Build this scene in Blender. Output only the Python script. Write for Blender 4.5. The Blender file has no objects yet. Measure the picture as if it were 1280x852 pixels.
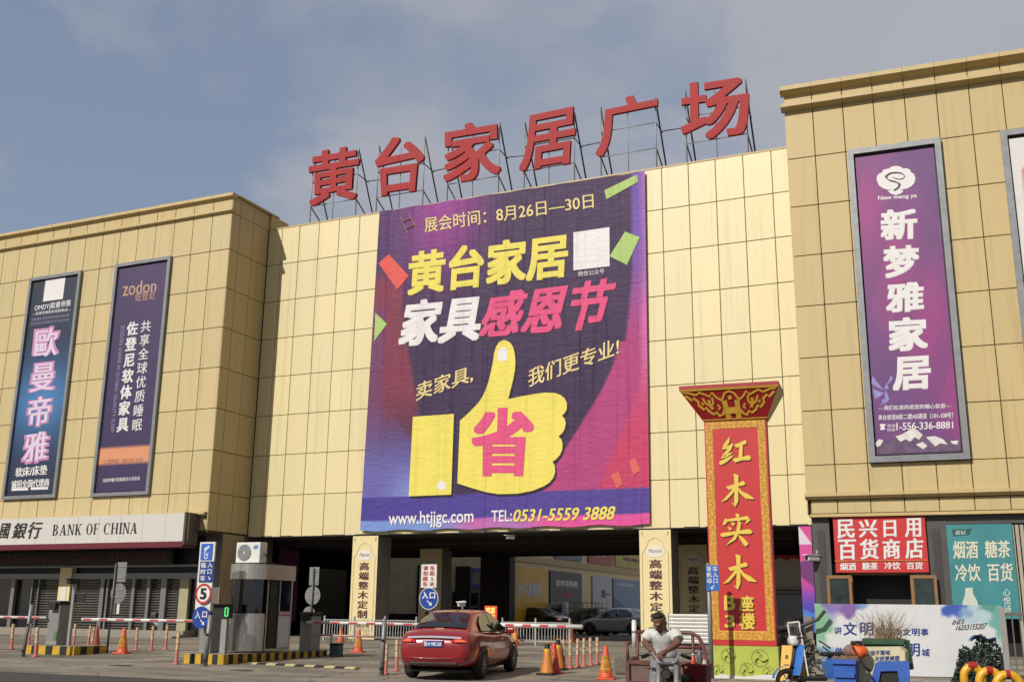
import bpy, bmesh, math, random
from mathutils import Vector, Matrix, noise
random.seed(7)
SC = bpy.context.scene
COL = SC.collection
R = math.radians

# ------------------------------------------------------------------ camera
HCAM = 1.45
MR = ((0.9132328499699798, 0.40727737650327583, 0.011441167961239706),
      (-0.0906555528097271, 0.23049233402820657, -0.9688420174099555),
      (-0.3972245366042626, 0.8837411513236433, 0.24741512681461147))
FPX = 1339.483
cam_d = bpy.data.cameras.new('camera')
cam_d.sensor_width = 36.0
cam_d.lens = FPX / 1280 * 36
cam_d.clip_end = 3000
cam = bpy.data.objects.new('camera', cam_d)
COL.objects.link(cam)
rx, ry, rz_ = Vector(MR[0]), Vector(MR[1]), Vector(MR[2])
cam.matrix_world = Matrix(((rx.x, -ry.x, -rz_.x, 0), (rx.y, -ry.y, -rz_.y, 0),
                           (rx.z, -ry.z, -rz_.z, HCAM), (0, 0, 0, 1)))
SC.camera = cam

# ------------------------------------------------------------------ light
SUN_AZ, SUN_EL = 19.0, 37.0          # degrees left of the facade normal, height
w = bpy.data.worlds.new('World'); SC.world = w; w.use_nodes = True
nt = w.node_tree; N = nt.nodes; L = nt.links
N.clear()
out = N.new('ShaderNodeOutputWorld'); bg = N.new('ShaderNodeBackground')
sky = N.new('ShaderNodeTexSky'); sky.sky_type = 'NISHITA'; sky.sun_disc = False
sky.sun_elevation = R(SUN_EL); sky.sun_rotation = R(180 + SUN_AZ)
sky.air_density = 1.4; sky.dust_density = 1.6; sky.ozone_density = 2.0
tc = N.new('ShaderNodeTexCoord')
mp = N.new('ShaderNodeMapping'); mp.inputs['Scale'].default_value = (1.0, 1.0, 2.2)
mp.inputs['Location'].default_value = (0.35, 0.1, 0.0)
nz = N.new('ShaderNodeTexNoise'); nz.inputs['Scale'].default_value = 2.3
nz.inputs['Detail'].default_value = 7; nz.inputs['Roughness'].default_value = 0.55
nz.inputs['Distortion'].default_value = 0.35
sep = N.new('ShaderNodeSeparateXYZ')
L.new(tc.outputs['Generated'], mp.inputs['Vector']); L.new(mp.outputs['Vector'], nz.inputs['Vector'])
L.new(tc.outputs['Generated'], sep.inputs['Vector'])
ma = N.new('ShaderNodeMath'); ma.operation = 'MULTIPLY_ADD'; ma.inputs[1].default_value = 0.62; ma.inputs[2].default_value = 0.40
L.new(sep.outputs['X'], ma.inputs[0])           # the cloud bank lies to the right
mb_ = N.new('ShaderNodeMath'); mb_.operation = 'ADD'
mc_ = N.new('ShaderNodeMath'); mc_.operation = 'MULTIPLY_ADD'; mc_.inputs[1].default_value = 2.2; mc_.inputs[2].default_value = -0.62
L.new(nz.outputs['Fac'], mc_.inputs[0])
L.new(ma.outputs[0], mb_.inputs[0]); L.new(mc_.outputs[0], mb_.inputs[1])
rmp = N.new('ShaderNodeMapRange'); rmp.interpolation_type = 'SMOOTHSTEP'
rmp.inputs['From Min'].default_value = 0.46; rmp.inputs['From Max'].default_value = 0.90
rmp.inputs['To Min'].default_value = 0.0; rmp.inputs['To Max'].default_value = 0.92
L.new(mb_.outputs[0], rmp.inputs['Value'])
mx = N.new('ShaderNodeMix'); mx.data_type = 'RGBA'
L.new(rmp.outputs['Result'], mx.inputs['Factor'])
bl_ = N.new('ShaderNodeMix'); bl_.data_type = 'RGBA'; bl_.inputs['Factor'].default_value = 0.62
bl_.inputs[7].default_value = (1.85, 2.1, 2.85, 1)          # thin summer haze over the blue
L.new(sky.outputs['Color'], bl_.inputs[6]); L.new(bl_.outputs[2], mx.inputs[6])
cl = N.new('ShaderNodeMix'); cl.data_type = 'RGBA'
nz2 = N.new('ShaderNodeTexNoise'); nz2.inputs['Scale'].default_value = 4.0; nz2.inputs['Detail'].default_value = 6
L.new(mp.outputs['Vector'], nz2.inputs['Vector']); L.new(nz2.outputs['Fac'], cl.inputs['Factor'])
cl.inputs[6].default_value = (2.7, 2.85, 3.25, 1); cl.inputs[7].default_value = (3.65, 3.7, 3.95, 1)
L.new(cl.outputs[2], mx.inputs[7])
L.new(mx.outputs[2], bg.inputs['Color'])
bg.inputs['Strength'].default_value = 0.13
L.new(bg.outputs[0], out.inputs['Surface'])

sun_d = bpy.data.lights.new('sun', 'SUN'); sun_d.energy = 5.0; sun_d.angle = R(0.5)
sun_d.color = (1.0, 0.94, 0.845)
sun = bpy.data.objects.new('sun', sun_d); COL.objects.link(sun)
sv = Vector((-math.sin(R(SUN_AZ)) * math.cos(R(SUN_EL)), -math.cos(R(SUN_AZ)) * math.cos(R(SUN_EL)), math.sin(R(SUN_EL))))
sun.rotation_euler = sv.to_track_quat('Z', 'Y').to_euler()
sun.location = (-20, -30, 40)
SC.view_settings.view_transform = 'Standard'
SC.view_settings.look = 'None'
SC.view_settings.exposure = 0.0
SC.view_settings.gamma = 1.0
SC.render.engine = 'CYCLES'
SC.cycles.max_bounces = 6
SC.cycles.use_denoising = True

# ------------------------------------------------------------------ pixel -> place
def ray(x, y):
    a, b = (x - 640) / FPX, (y - 426) / FPX
    return rx * a + ry * b + rz_
def atY(x, y, Y):
    d = ray(x, y); return Vector((0, 0, HCAM)) + d * (Y / d.y)
SLOPE0, SLOPE = 19.4, 0.0183
def gz(Y): return 0.0 if Y < SLOPE0 else SLOPE * (min(Y, 42.0) - SLOPE0)
def G(x, y):
    d = ray(x, y); Y = 6.0
    while Y < 120:
        p = Vector((0, 0, HCAM)) + d * (Y / d.y)
        if p.z <= gz(Y): break
        Y += 0.02
    return p
def mpp(p): return (p - Vector((0, 0, HCAM))).dot(rz_) / FPX       # metres per pixel at a place
class Plane:
    """an upright plane; loc() gives (along, up) of what a pixel shows on it"""
    def __init__(s, X, Y, th=0.0):
        s.o = Vector((X, Y, 0)); s.th = th
        s.u = Vector((math.cos(th), math.sin(th), 0)); s.n = Vector((-math.sin(th), math.cos(th), 0))
    def pt(s, x, y, off=0.0):
        d = ray(x, y); c = Vector((0, 0, HCAM)); o = s.o + s.n * off
        return c + d * ((o - c).dot(s.n) / d.dot(s.n))
    def loc(s, x, y, off=0.0):
        p = s.pt(x, y, off); return ((p - s.o).dot(s.u), p.z)
    def world(s, a, z, off=0.0):
        p = s.o + s.u * a + s.n * off; return Vector((p.x, p.y, z))

# ------------------------------------------------------------------ materials
KA = 0.67          # printed or sunlit sRGB value -> surface albedo under this sun
def lin(c):
    def f(v):
        v /= 255.0
        return v / 12.92 if v <= 0.04045 else ((v + 0.055) / 1.055) ** 2.4
    return (f(c[0]) * KA, f(c[1]) * KA, f(c[2]) * KA)
MATS = {}
def mat(name, rgb, rough=0.6, metal=0.0, var=0.12, scale=6.0, bump=0.0, bscale=30.0, streak=False,
        attr=False, emit=0.0, coat=0.0, spec=0.5, cloth=False, trans=0.0, stretch=None, run=False):
    if name in MATS: return MATS[name]
    m = bpy.data.materials.new(name); m.use_nodes = True
    t = m.node_tree; n = t.nodes; l = t.links
    b = n['Principled BSDF']
    b.inputs['Roughness'].default_value = rough; b.inputs['Metallic'].default_value = metal
    b.inputs['Specular IOR Level'].default_value = spec
    if coat: b.inputs['Coat Weight'].default_value = coat; b.inputs['Coat Roughness'].default_value = 0.06
    if trans: b.inputs['Transmission Weight'].default_value = trans
    c = lin(rgb)
    geo = n.new('ShaderNodeNewGeometry')
    if attr:
        a = n.new('ShaderNodeVertexColor'); a.layer_name = 'Col'; src = a.outputs['Color']
    else:
        a = n.new('ShaderNodeRGB'); a.outputs[0].default_value = (*c, 1); src = a.outputs[0]
    if var:
        mpn = n.new('ShaderNodeMapping')
        if streak: mpn.inputs['Scale'].default_value = (3.0, 3.0, 0.25)
        if stretch: mpn.inputs['Scale'].default_value = stretch
        l.new(geo.outputs['Position'], mpn.inputs['Vector'])
        nn = n.new('ShaderNodeTexNoise'); nn.inputs['Scale'].default_value = scale; nn.inputs['Detail'].default_value = 5
        nn.inputs['Roughness'].default_value = 0.6
        l.new(mpn.outputs['Vector'], nn.inputs['Vector'])
        mr = n.new('ShaderNodeMapRange'); mr.inputs['From Min'].default_value = 0.3; mr.inputs['From Max'].default_value = 0.7
        mr.inputs['To Min'].default_value = 1 - var; mr.inputs['To Max'].default_value = 1 + var * 0.7
        l.new(nn.outputs['Fac'], mr.inputs['Value'])
        mm = n.new('ShaderNodeMix'); mm.data_type = 'RGBA'; mm.blend_type = 'MULTIPLY'; mm.inputs['Factor'].default_value = 1
        l.new(src, mm.inputs[6]); l.new(mr.outputs['Result'], mm.inputs[7]); src = mm.outputs[2]
        rr = n.new('ShaderNodeMapRange'); rr.inputs['To Min'].default_value = max(0.02, rough - 0.12 * min(1, var * 6)); rr.inputs['To Max'].default_value = min(1, rough + 0.12 * min(1, var * 6))
        l.new(nn.outputs['Fac'], rr.inputs['Value']); l.new(rr.outputs['Result'], b.inputs['Roughness'])
    if run:            # rain runs: rare tall soft streaks of dirt
        m3 = n.new('ShaderNodeMapping'); m3.inputs['Scale'].default_value = (3.2, 3.2, 0.10)
        l.new(geo.outputs['Position'], m3.inputs['Vector'])
        n3 = n.new('ShaderNodeTexNoise'); n3.inputs['Scale'].default_value = 1.6; n3.inputs['Detail'].default_value = 3; n3.inputs['Roughness'].default_value = 0.55
        l.new(m3.outputs['Vector'], n3.inputs['Vector'])
        r3 = n.new('ShaderNodeMapRange'); r3.interpolation_type = 'SMOOTHSTEP'; r3.inputs['From Min'].default_value = .52; r3.inputs['From Max'].default_value = .74
        r3.inputs['To Min'].default_value = 1.0; r3.inputs['To Max'].default_value = .87
        l.new(n3.outputs['Fac'], r3.inputs['Value'])
        m4 = n.new('ShaderNodeMix'); m4.data_type = 'RGBA'; m4.blend_type = 'MULTIPLY'; m4.inputs['Factor'].default_value = 1
        l.new(src, m4.inputs[6]); l.new(r3.outputs['Result'], m4.inputs[7]); src = m4.outputs[2]
    l.new(src, b.inputs['Base Color'])
    if emit:
        l.new(src, b.inputs['Emission Color']); b.inputs['Emission Strength'].default_value = emit
    if cloth:          # hanging folds: tall soft pleats and small slack ripples, the same on cloth and print
        m1 = n.new('ShaderNodeMapping'); m1.inputs['Scale'].default_value = (1.0, 1.0, 0.06)
        l.new(geo.outputs['Position'], m1.inputs['Vector'])
        w1 = n.new('ShaderNodeTexNoise'); w1.inputs['Scale'].default_value = 1.6; w1.inputs['Detail'].default_value = 2; w1.inputs['Distortion'].default_value = 0.3
        l.new(m1.outputs['Vector'], w1.inputs['Vector'])
        m2 = n.new('ShaderNodeMapping'); m2.inputs['Scale'].default_value = (0.6, 0.6, 1.6); m2.inputs['Rotation'].default_value = (0, R(14), 0)
        l.new(geo.outputs['Position'], m2.inputs['Vector'])
        w2 = n.new('ShaderNodeTexNoise'); w2.inputs['Scale'].default_value = 2.2; w2.inputs['Detail'].default_value = 3; w2.inputs['Distortion'].default_value = 1.2
        l.new(m2.outputs['Vector'], w2.inputs['Vector'])
        ad = n.new('ShaderNodeMath'); ad.operation = 'MULTIPLY_ADD'; ad.inputs[1].default_value = 0.12
        l.new(w2.outputs['Fac'], ad.inputs[0]); l.new(w1.outputs['Fac'], ad.inputs[2])
        bp = n.new('ShaderNodeBump'); bp.inputs['Strength'].default_value = 1.0; bp.inputs['Distance'].default_value = cloth
        l.new(ad.outputs[0], bp.inputs['Height']); l.new(bp.outputs['Normal'], b.inputs['Normal'])
    elif bump:
        nb = n.new('ShaderNodeTexNoise'); nb.inputs['Scale'].default_value = bscale; nb.inputs['Detail'].default_value = 4
        l.new(geo.outputs['Position'], nb.inputs['Vector'])
        bp = n.new('ShaderNodeBump'); bp.inputs['Strength'].default_value = bump; bp.inputs['Distance'].default_value = 0.02
        l.new(nb.outputs['Fac'], bp.inputs['Height']); l.new(bp.outputs['Normal'], b.inputs['Normal'])
    MATS[name] = m
    return m

# ------------------------------------------------------------------ mesh builder
class MB:
    def __init__(s): s.v = []; s.f = []; s.c = []; s.smooth = []; s.use_c = False
    def add(s, vs, fs, col=None, smooth=False):
        o = len(s.v); s.v += [tuple(v) for v in vs]
        for f in fs:
            s.f.append([i + o for i in f]); s.smooth.append(smooth)
        if col is None: col = (1, 1, 1)
        else: s.use_c = True
        s.c += ([col] * len(vs)) if not isinstance(col, list) else col
        return s
    def box(s, x0, x1, y0, y1, z0, z1, col=None, bev=0.0):
        if bev:
            return s._bbox(x0, x1, y0, y1, z0, z1, bev, col)
        return s.add([(x0, y0, z0), (x1, y0, z0), (x1, y1, z0), (x0, y1, z0), (x0, y0, z1), (x1, y0, z1), (x1, y1, z1), (x0, y1, z1)],
                     [(0, 3, 2, 1), (4, 5, 6, 7), (0, 1, 5, 4), (1, 2, 6, 5), (2, 3, 7, 6), (3, 0, 4, 7)], col)
    def _bbox(s, x0, x1, y0, y1, z0, z1, b, col):
        bm = bmesh.new(); bmesh.ops.create_cube(bm, size=1)
        for v in bm.verts:
            v.co = Vector(((x0 + x1) / 2 + v.co.x * (x1 - x0), (y0 + y1) / 2 + v.co.y * (y1 - y0), (z0 + z1) / 2 + v.co.z * (z1 - z0)))
        bmesh.ops.bevel(bm, geom=bm.edges[:], offset=b, segments=2, affect='EDGES', profile=0.5)
        bm.verts.index_update()
        s.add([v.co.copy() for v in bm.verts], [[v.index for v in f.verts] for f in bm.faces], col); bm.free(); return s
    def tube(s, pts, r, n=8, col=None, cap=True):
        """tube through points; r a number or list"""
        pts = [Vector(p) for p in pts]; k = len(pts)
        rs = r if isinstance(r, (list, tuple)) else [r] * k
        vs = []; fs = []; prev = None
        for i, p in enumerate(pts):
            t = (pts[min(i + 1, k - 1)] - pts[max(i - 1, 0)]).normalized()
            if prev is None:
                a = Vector((0, 0, 1)) if abs(t.z) < 0.9 else Vector((1, 0, 0))
                nrm = t.cross(a).normalized()
            else:
                nrm = (prev - t * prev.dot(t)).normalized()
            prev = nrm; bn = t.cross(nrm)
            for j in range(n):
                an = 2 * math.pi * j / n
                vs.append(p + (nrm * math.cos(an) + bn * math.sin(an)) * rs[i])
        for i in range(k - 1):
            for j in range(n):
                fs.append((i * n + j, i * n + (j + 1) % n, (i + 1) * n + (j + 1) % n, (i + 1) * n + j))
        if cap: fs.append(tuple(range(n))[::-1]); fs.append(tuple((k - 1) * n + j for j in range(n)))
        return s.add(vs, fs, col, smooth=n > 5)
    def bar(s, a, b, wd, dp=None, col=None):
        a, b = Vector(a), Vector(b); t = (b - a).normalized(); dp = dp or wd
        up = Vector((0, 0, 1)) if abs(t.z) < 0.95 else Vector((0, 1, 0))
        n1 = t.cross(up).normalized() * wd / 2; n2 = t.cross(n1).normalized() * dp / 2
        vs = [a + n1 + n2, a - n1 + n2, a - n1 - n2, a + n1 - n2, b + n1 + n2, b - n1 + n2, b - n1 - n2, b + n1 - n2]
        return s.add(vs, [(0, 1, 2, 3), (7, 6, 5, 4), (0, 4, 5, 1), (1, 5, 6, 2), (2, 6, 7, 3), (3, 7, 4, 0)], col)
    def lathe(s, prof, n=20, cx=0, cy=0, col=None, cap=True):
        vs = []; fs = []
        for (r, z) in prof:
            for j in range(n):
                a = 2 * math.pi * j / n; vs.append((cx + r * math.cos(a), cy + r * math.sin(a), z))
        for i in range(len(prof) - 1):
            for j in range(n):
                fs.append((i * n + j, i * n + (j + 1) % n, (i + 1) * n + (j + 1) % n, (i + 1) * n + j))
        if cap: fs.append(tuple(range(n))[::-1]); fs.append(tuple((len(prof) - 1) * n + j for j in range(n)))
        return s.add(vs, fs, col, smooth=True)
    def prism(s, poly, y0, y1, col=None):
        """polygon in x,z (list), pulled from y0 to y1"""
        k = len(poly)
        vs = [(p[0], y0, p[1]) for p in poly] + [(p[0], y1, p[1]) for p in poly]
        ar = sum(poly[i][0] * poly[(i + 1) % k][1] - poly[(i + 1) % k][0] * poly[i][1] for i in range(k))
        fr = tuple(range(k)); bk = tuple(range(k, 2 * k))[::-1]
        fs = [fr, bk] + [(i, i + k, (i + 1) % k + k, (i + 1) % k) for i in range(k)]
        if ar < 0: fs = [f[::-1] for f in fs]
        return s.add(vs, fs, col)
    def disc(s, cx, cz, r, y0, y1, n=28, col=None):
        return s.prism([(cx + r * math.cos(2 * math.pi * i / n), cz + r * math.sin(2 * math.pi * i / n)) for i in range(n)], y0, y1, col)
    def ring(s, cx, cz, r0, r1, y0, y1, n=28, col=None):
        for i in range(n):
            a, b = 2 * math.pi * i / n, 2 * math.pi * (i + 1) / n
            s.prism([(cx + r0 * math.cos(a), cz + r0 * math.sin(a)), (cx + r1 * math.cos(a), cz + r1 * math.sin(a)),
                     (cx + r1 * math.cos(b), cz + r1 * math.sin(b)), (cx + r0 * math.cos(b), cz + r0 * math.sin(b))], y0, y1, col)
        return s
    def grid(s, fn, nu, nv, colfn=None, smooth=True):
        vs = []; fs = []; cs = []
        for j in range(nv + 1):
            for i in range(nu + 1):
                vs.append(fn(i / nu, j / nv))
                if colfn: cs.append(lin(colfn(i / nu, j / nv)))
        for j in range(nv):
            for i in range(nu):
                a = j * (nu + 1) + i; fs.append((a, a + 1, a + nu + 2, a + nu + 1))
        return s.add(vs, fs, cs if colfn else None, smooth)
    def build(s, name, m, parent=None, loc=None, rz=None):
        me = bpy.data.meshes.new(name); me.from_pydata(s.v, [], s.f)
        me.polygons.foreach_set('use_smooth', s.smooth)
        if s.use_c:
            at = me.color_attributes.new('Col', 'FLOAT_COLOR', 'POINT')
            fl = []
            for c in s.c: fl += [c[0], c[1], c[2], 1.0]
            at.data.foreach_set('color', fl)
        me.materials.append(m); me.update()
        o = bpy.data.objects.new(name, me); COL.objects.link(o)
        if parent is not None: o.parent = parent
        if loc is not None: o.location = loc
        if rz is not None: o.rotation_euler.z = rz
        return o
def tag(o, label=None, cat=None, group=None, kind=None):
    if label: o['label'] = label
    if cat: o['category'] = cat
    if group: o['group'] = group
    if kind: o['kind'] = kind
    return o
def thing(name, label, cat, loc=(0, 0, 0), rz=0.0, group=None):
    o = bpy.data.objects.new(name, None); COL.objects.link(o)
    o.location = loc; o.rotation_euler.z = rz; o.empty_display_size = 0.3
    return tag(o, label, cat, group)
def kids(o): return [c for c in bpy.data.objects if c.parent == o]
def copy_tree(o, parent=None):
    c = o.copy(); COL.objects.link(c)
    if parent is not None: c.parent = parent
    for ch in kids(o): copy_tree(ch, c)
    return c

# ------------------------------------------------------------------ lettering
GL = {}
def glyphs(txt):
    if txt in GL: return GL[txt]
    cu = bpy.data.curves.new('t', 'FONT'); cu.body = txt; cu.resolution_u = 4
    ob = bpy.data.objects.new('t', cu); COL.objects.link(ob)
    dg = bpy.context.evaluated_depsgraph_get()
    me = bpy.data.meshes.new_from_object(ob.evaluated_get(dg))
    vs = [(v.co.x, v.co.y) for v in me.vertices]; fs = [tuple(p.vertices) for p in me.polygons]
    bpy.data.objects.remove(ob); bpy.data.curves.remove(cu); bpy.data.meshes.remove(me)
    GL[txt] = (vs, fs); return GL[txt]
def letters(mb, txt, quad, y, bold=(0, 0), vertical=False, pitch=1.0, slant=0.0, depth=0.0):
    """put txt inside the quad TL,TR,BR,BL of (x,z) pairs; bold = stroke growth in em"""
    if vertical:
        vs = []; fs = []
        for i, ch in enumerate(txt):
            g, f = glyphs(ch); o = len(vs)
            if not g: continue
            cx = (min(p[0] for p in g) + max(p[0] for p in g)) / 2
            vs += [(p[0] - cx, p[1] - i * pitch) for p in g]; fs += [tuple(k + o for k in q) for q in f]
    else:
        vs, fs = glyphs(txt)
    if slant: vs = [(p[0] + slant * p[1], p[1]) for p in vs]
    x0, x1 = min(p[0] for p in vs), max(p[0] for p in vs); z0, z1 = min(p[1] for p in vs), max(p[1] for p in vs)
    TL, TR, BR, BL = quad
    def mapp(x, z):
        u = (x - x0) / (x1 - x0); t = (z - z0) / (z1 - z0)
        a = (BL[0] + (BR[0] - BL[0]) * u, BL[1] + (BR[1] - BL[1]) * u)
        b = (TL[0] + (TR[0] - TL[0]) * u, TL[1] + (TR[1] - TL[1]) * u)
        return (a[0] + (b[0] - a[0]) * t, a[1] + (b[1] - a[1]) * t)
    bx, bz = bold
    offs = [(0, 0)]
    if bx or bz:
        offs = []
        for i, (a, b) in enumerate([(-1, -1), (0, -1), (1, -1), (-1, 0), (0, 0), (1, 0), (-1, 1), (0, 1), (1, 1)]):
            o = (a * bx, b * bz)
            if o not in offs: offs.append(o)
        if max(bx, bz) > 0.03: offs += [(a * .5 * bx, b * .5 * bz) for a in (-1, 1) for b in (-1, 1)]
    for k, (ox, oz) in enumerate(offs):
        P = [mapp(x + ox, z + oz) for x, z in vs]
        yy = y - k * 0.0005
        if not depth:
            mb.add([(p[0], yy, p[1]) for p in P], fs)
        else:
            n = len(P); ed = {}
            for f in fs:
                for i in range(len(f)):
                    e = (f[i], f[(i + 1) % len(f)]); ed[e] = ed.get(e, 0) + 1
            rim = [e for e in ed if (e[1], e[0]) not in ed]
            mb.add([(p[0], yy, p[1]) for p in P] + [(p[0], y + depth, p[1]) for p in P],
                   list(fs) + [tuple(i + n for i in f[::-1]) for f in fs] + [(a, b, b + n, a + n) for a, b in rim])
    return mb
def text(parent, name, txt, quad, m, y, **kw):
    mb = MB(); letters(mb, txt, quad, y, **kw); return mb.build(name, m, parent)
def rect(x0, x1, z0, z1): return ((x0, z1), (x1, z1), (x1, z0), (x0, z0))
# serif capitals drawn by hand, cell 1 x 1.4
def serif(mb, ch, x, z, w_, h, y):
    def q(a, b, c, d): mb.add([(x + p[0] * w_, y, z + p[1] * h) for p in (a, b, c, d)], [(0, 1, 2, 3)])
    def st(cx, z0=0.0, z1=1.0, t=.24, feet=(1, 1)):
        q((cx - t / 2, z0), (cx + t / 2, z0), (cx + t / 2, z1), (cx - t / 2, z1))
        if feet[0]: mb.add([(x + p[0] * w_, y - .001, z + p[1] * h) for p in ((cx - .19, z0), (cx + .19, z0), (cx + .19, z0 + .06), (cx - .19, z0 + .06))], [(0, 1, 2, 3)])
        if feet[1]: mb.add([(x + p[0] * w_, y - .001, z + p[1] * h) for p in ((cx - .19, z1 - .06), (cx + .19, z1 - .06), (cx + .19, z1), (cx - .19, z1))], [(0, 1, 2, 3)])
    def arc(cx, cz, rx_, rz2, a0, a1, t0=.08, t1=.25, n=18):
        vs = []
        for i in range(n + 1):
            a = R(a0 + (a1 - a0) * i / n); th = t0 + (t1 - t0) * abs(math.cos(a))
            for k in (0, 1):
                rr = (rx_ - th * k, rz2 - (.06 + .02 * abs(math.cos(a))) * k)
                vs.append((x + (cx + rr[0] * math.cos(a)) * w_, y - .002, z + (cz + rr[1] * math.sin(a)) * h))
        mb.add(vs, [(2 * i, 2 * i + 2, 2 * i + 3, 2 * i + 1) for i in range(n)])
    if ch == 'B': st(.2); arc(.3, .75, .5, .25, -90, 90); arc(.3, .26, .56, .26, -90, 90)
    elif ch == 'A':
        q((.03, 0), (.14, 0), (.54, 1), (.44, 1)); q((.62, 0), (.92, 0), (.58, 1), (.40, 1)); q((.25, .3), (.75, .3), (.75, .37), (.25, .37))
        q((-.05, 0), (.25, 0), (.25, .06), (-.05, .06)); q((.6, 0), (1, 0), (1, .06), (.6, .06))
    elif ch == 'N': st(.15, t=.12); st(.85, t=.12, feet=(0, 1)); q((.74, 0), (.91, 0), (.3, 1), (.04, 1))
    elif ch == 'K':
        st(.2); q((.28, .42), (.38, .42), (.86, 1), (.76, 1)); q((.68, 0), (.92, 0), (.5, .62), (.38, .5)); q((.6, .94), (1, .94), (1, 1), (.6, 1)); q((.6, 0), (1, 0), (1, .06), (.6, .06))
    elif ch == 'O': arc(.5, .5, .5, .52, 0, 360)
    elif ch == 'F': st(.22); q((.22, .94), (.85, .94), (.85, 1), (.22, 1)); q((.8, .75), (.86, .75), (.86, 1), (.8, 1)); q((.22, .48), (.62, .48), (.62, .54), (.22, .54)); q((.58, .4), (.63, .4), (.63, .62), (.58, .62))
    elif ch == 'C': arc(.52, .5, .5, .52, 50, 310); q((.8, .66), (.87, .66), (.87, 1), (.83, 1))
    elif ch == 'H': st(.17); st(.83); q((.17, .48), (.83, .48), (.83, .54), (.17, .54))
    elif ch == 'I': st(.5)
# brush strokes: polyline with a width at each point
def brush(mb, pts, y, sx, sz, ox, oz):
    pts = [(p[0] * sx + ox, p[1] * sz + oz, p[2] * sx) for p in pts]
    L_, R_ = [], []
    k = len(pts)
    for i, (x, z, wd) in enumerate(pts):
        a, b = pts[max(0, i - 1)], pts[min(k - 1, i + 1)]
        dx, dz = b[0] - a[0], b[1] - a[1]; d = math.hypot(dx, dz) or 1
        L_.append((x - dz / d * wd / 2, y, z + dx / d * wd / 2)); R_.append((x + dz / d * wd / 2, y, z - dx / d * wd / 2))
    mb.add(L_ + R_, [(i, i + k, i + 1 + k, i + 1) for i in range(k - 1)])

# ------------------------------------------------------------------ shared materials
M_asph = mat('asphalt', (66, 63, 62), .85, var=.25, scale=1.5, bump=.5, bscale=60)
M_conc = mat('concrete_paving', (158, 148, 132), .85, var=.22, scale=.55, bump=.25, bscale=25)
M_dirt = mat('far_ground', (120, 112, 100), .95, var=.2, scale=.2)
M_gold = mat('cream_metal_panel', (238, 219, 168), .50, attr=True, var=.02, scale=.8, streak=True, spec=.7, run=True)
M_tan = mat('tan_metal_panel', (212, 188, 132), .55, attr=True, var=.022, scale=.8, streak=True, spec=.4, run=True)
M_trim = mat('tan_trim', (206, 180, 122), .55, var=.08, scale=2)
def jointed(name, off, pitch):
    m = mat(name, (204, 180, 126), .55, var=.08, scale=2); t = m.node_tree; n = t.nodes; l = t.links; b = n['Principled BSDF']
    c = n.new('ShaderNodeTexCoord'); sx = n.new('ShaderNodeSeparateXYZ'); l.new(c.outputs['Object'], sx.inputs['Vector'])
    a = n.new('ShaderNodeMath'); a.operation = 'SUBTRACT'; a.inputs[1].default_value = off - 40 * pitch - .008; l.new(sx.outputs['X'], a.inputs[0])
    d = n.new('ShaderNodeMath'); d.operation = 'MODULO'; d.inputs[1].default_value = pitch; l.new(a.outputs[0], d.inputs[0])
    g_ = n.new('ShaderNodeMath'); g_.operation = 'GREATER_THAN'; g_.inputs[1].default_value = .018; l.new(d.outputs[0], g_.inputs[0])
    r = n.new('ShaderNodeMapRange'); r.inputs['To Min'].default_value = .3; l.new(g_.outputs[0], r.inputs['Value'])
    x = n.new('ShaderNodeMix'); x.data_type = 'RGBA'; x.blend_type = 'MULTIPLY'; x.inputs['Factor'].default_value = 1
    l.new(b.inputs['Base Color'].links[0].from_socket, x.inputs[6]); l.new(r.outputs['Result'], x.inputs[7]); l.new(x.outputs[2], b.inputs['Base Color'])
    return m
M_corl = jointed('left_cornice_panel', 0.0, 1.118); M_corr = jointed('right_cornice_panel', .985, 1.053)
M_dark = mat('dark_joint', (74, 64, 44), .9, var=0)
M_black = mat('matt_black', (18, 18, 19), .6, var=.1)
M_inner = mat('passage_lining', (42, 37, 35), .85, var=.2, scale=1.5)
M_steel = mat('brushed_steel', (222, 218, 210), .3, metal=.8, var=.12, scale=3, stretch=(40, 40, 1))
M_galv = mat('galvanised_grey', (140, 141, 142), .5, metal=.35, var=.15, scale=8)
M_grey = mat('grey_paint', (150, 149, 145), .5, var=.1)
M_frame = mat('billboard_frame_metal', (150, 153, 156), .4, metal=.4, var=.12, scale=3)
M_white = mat('white_paint', (228, 226, 222), .5, var=.06)
M_print = mat('printed_vinyl', (255, 255, 255), .5, attr=True, var=.05, scale=3)
M_cloth = mat('printed_banner_cloth', (255, 255, 255), .62, attr=True, var=.06, scale=.8, cloth=.2, spec=.3)
def cloth_ink(name, rgb): return mat(name, rgb, .62, var=.05, scale=.8, cloth=.18, spec=.3)
def ink(name, rgb, **k): return mat('ink_' + name, rgb, .5, var=.03, **k)
I_white = ink('white', (235, 233, 232)); I_black = ink('black', (22, 20, 22)); I_red = ink('red', (190, 40, 45))
I_gold = ink('gold', (240, 205, 92)); I_maroon = ink('maroon', (92, 32, 38)); I_blue = ink('blue', (38, 58, 130))
M_red = mat('red_print', (205, 42, 44), .5, var=.06)
M_signblue = mat('sign_blue', (24, 66, 158), .4, var=.06)
M_cream = mat('cream_print', (236, 219, 164), .55, var=.05)
M_orange = mat('cone_orange', (222, 84, 36), .55, var=.12)
M_yellow = mat('safety_yellow', (226, 172, 28), .5, var=.15, scale=9)
M_rubber = mat('black_rubber', (24, 23, 23), .8, var=.15)
M_glass = mat('dark_glass', (20, 23, 27), .06, var=0, spec=.8)
M_stone = mat('pale_grey_stone', (150, 142, 128), .7, var=.15, scale=4)

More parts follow.
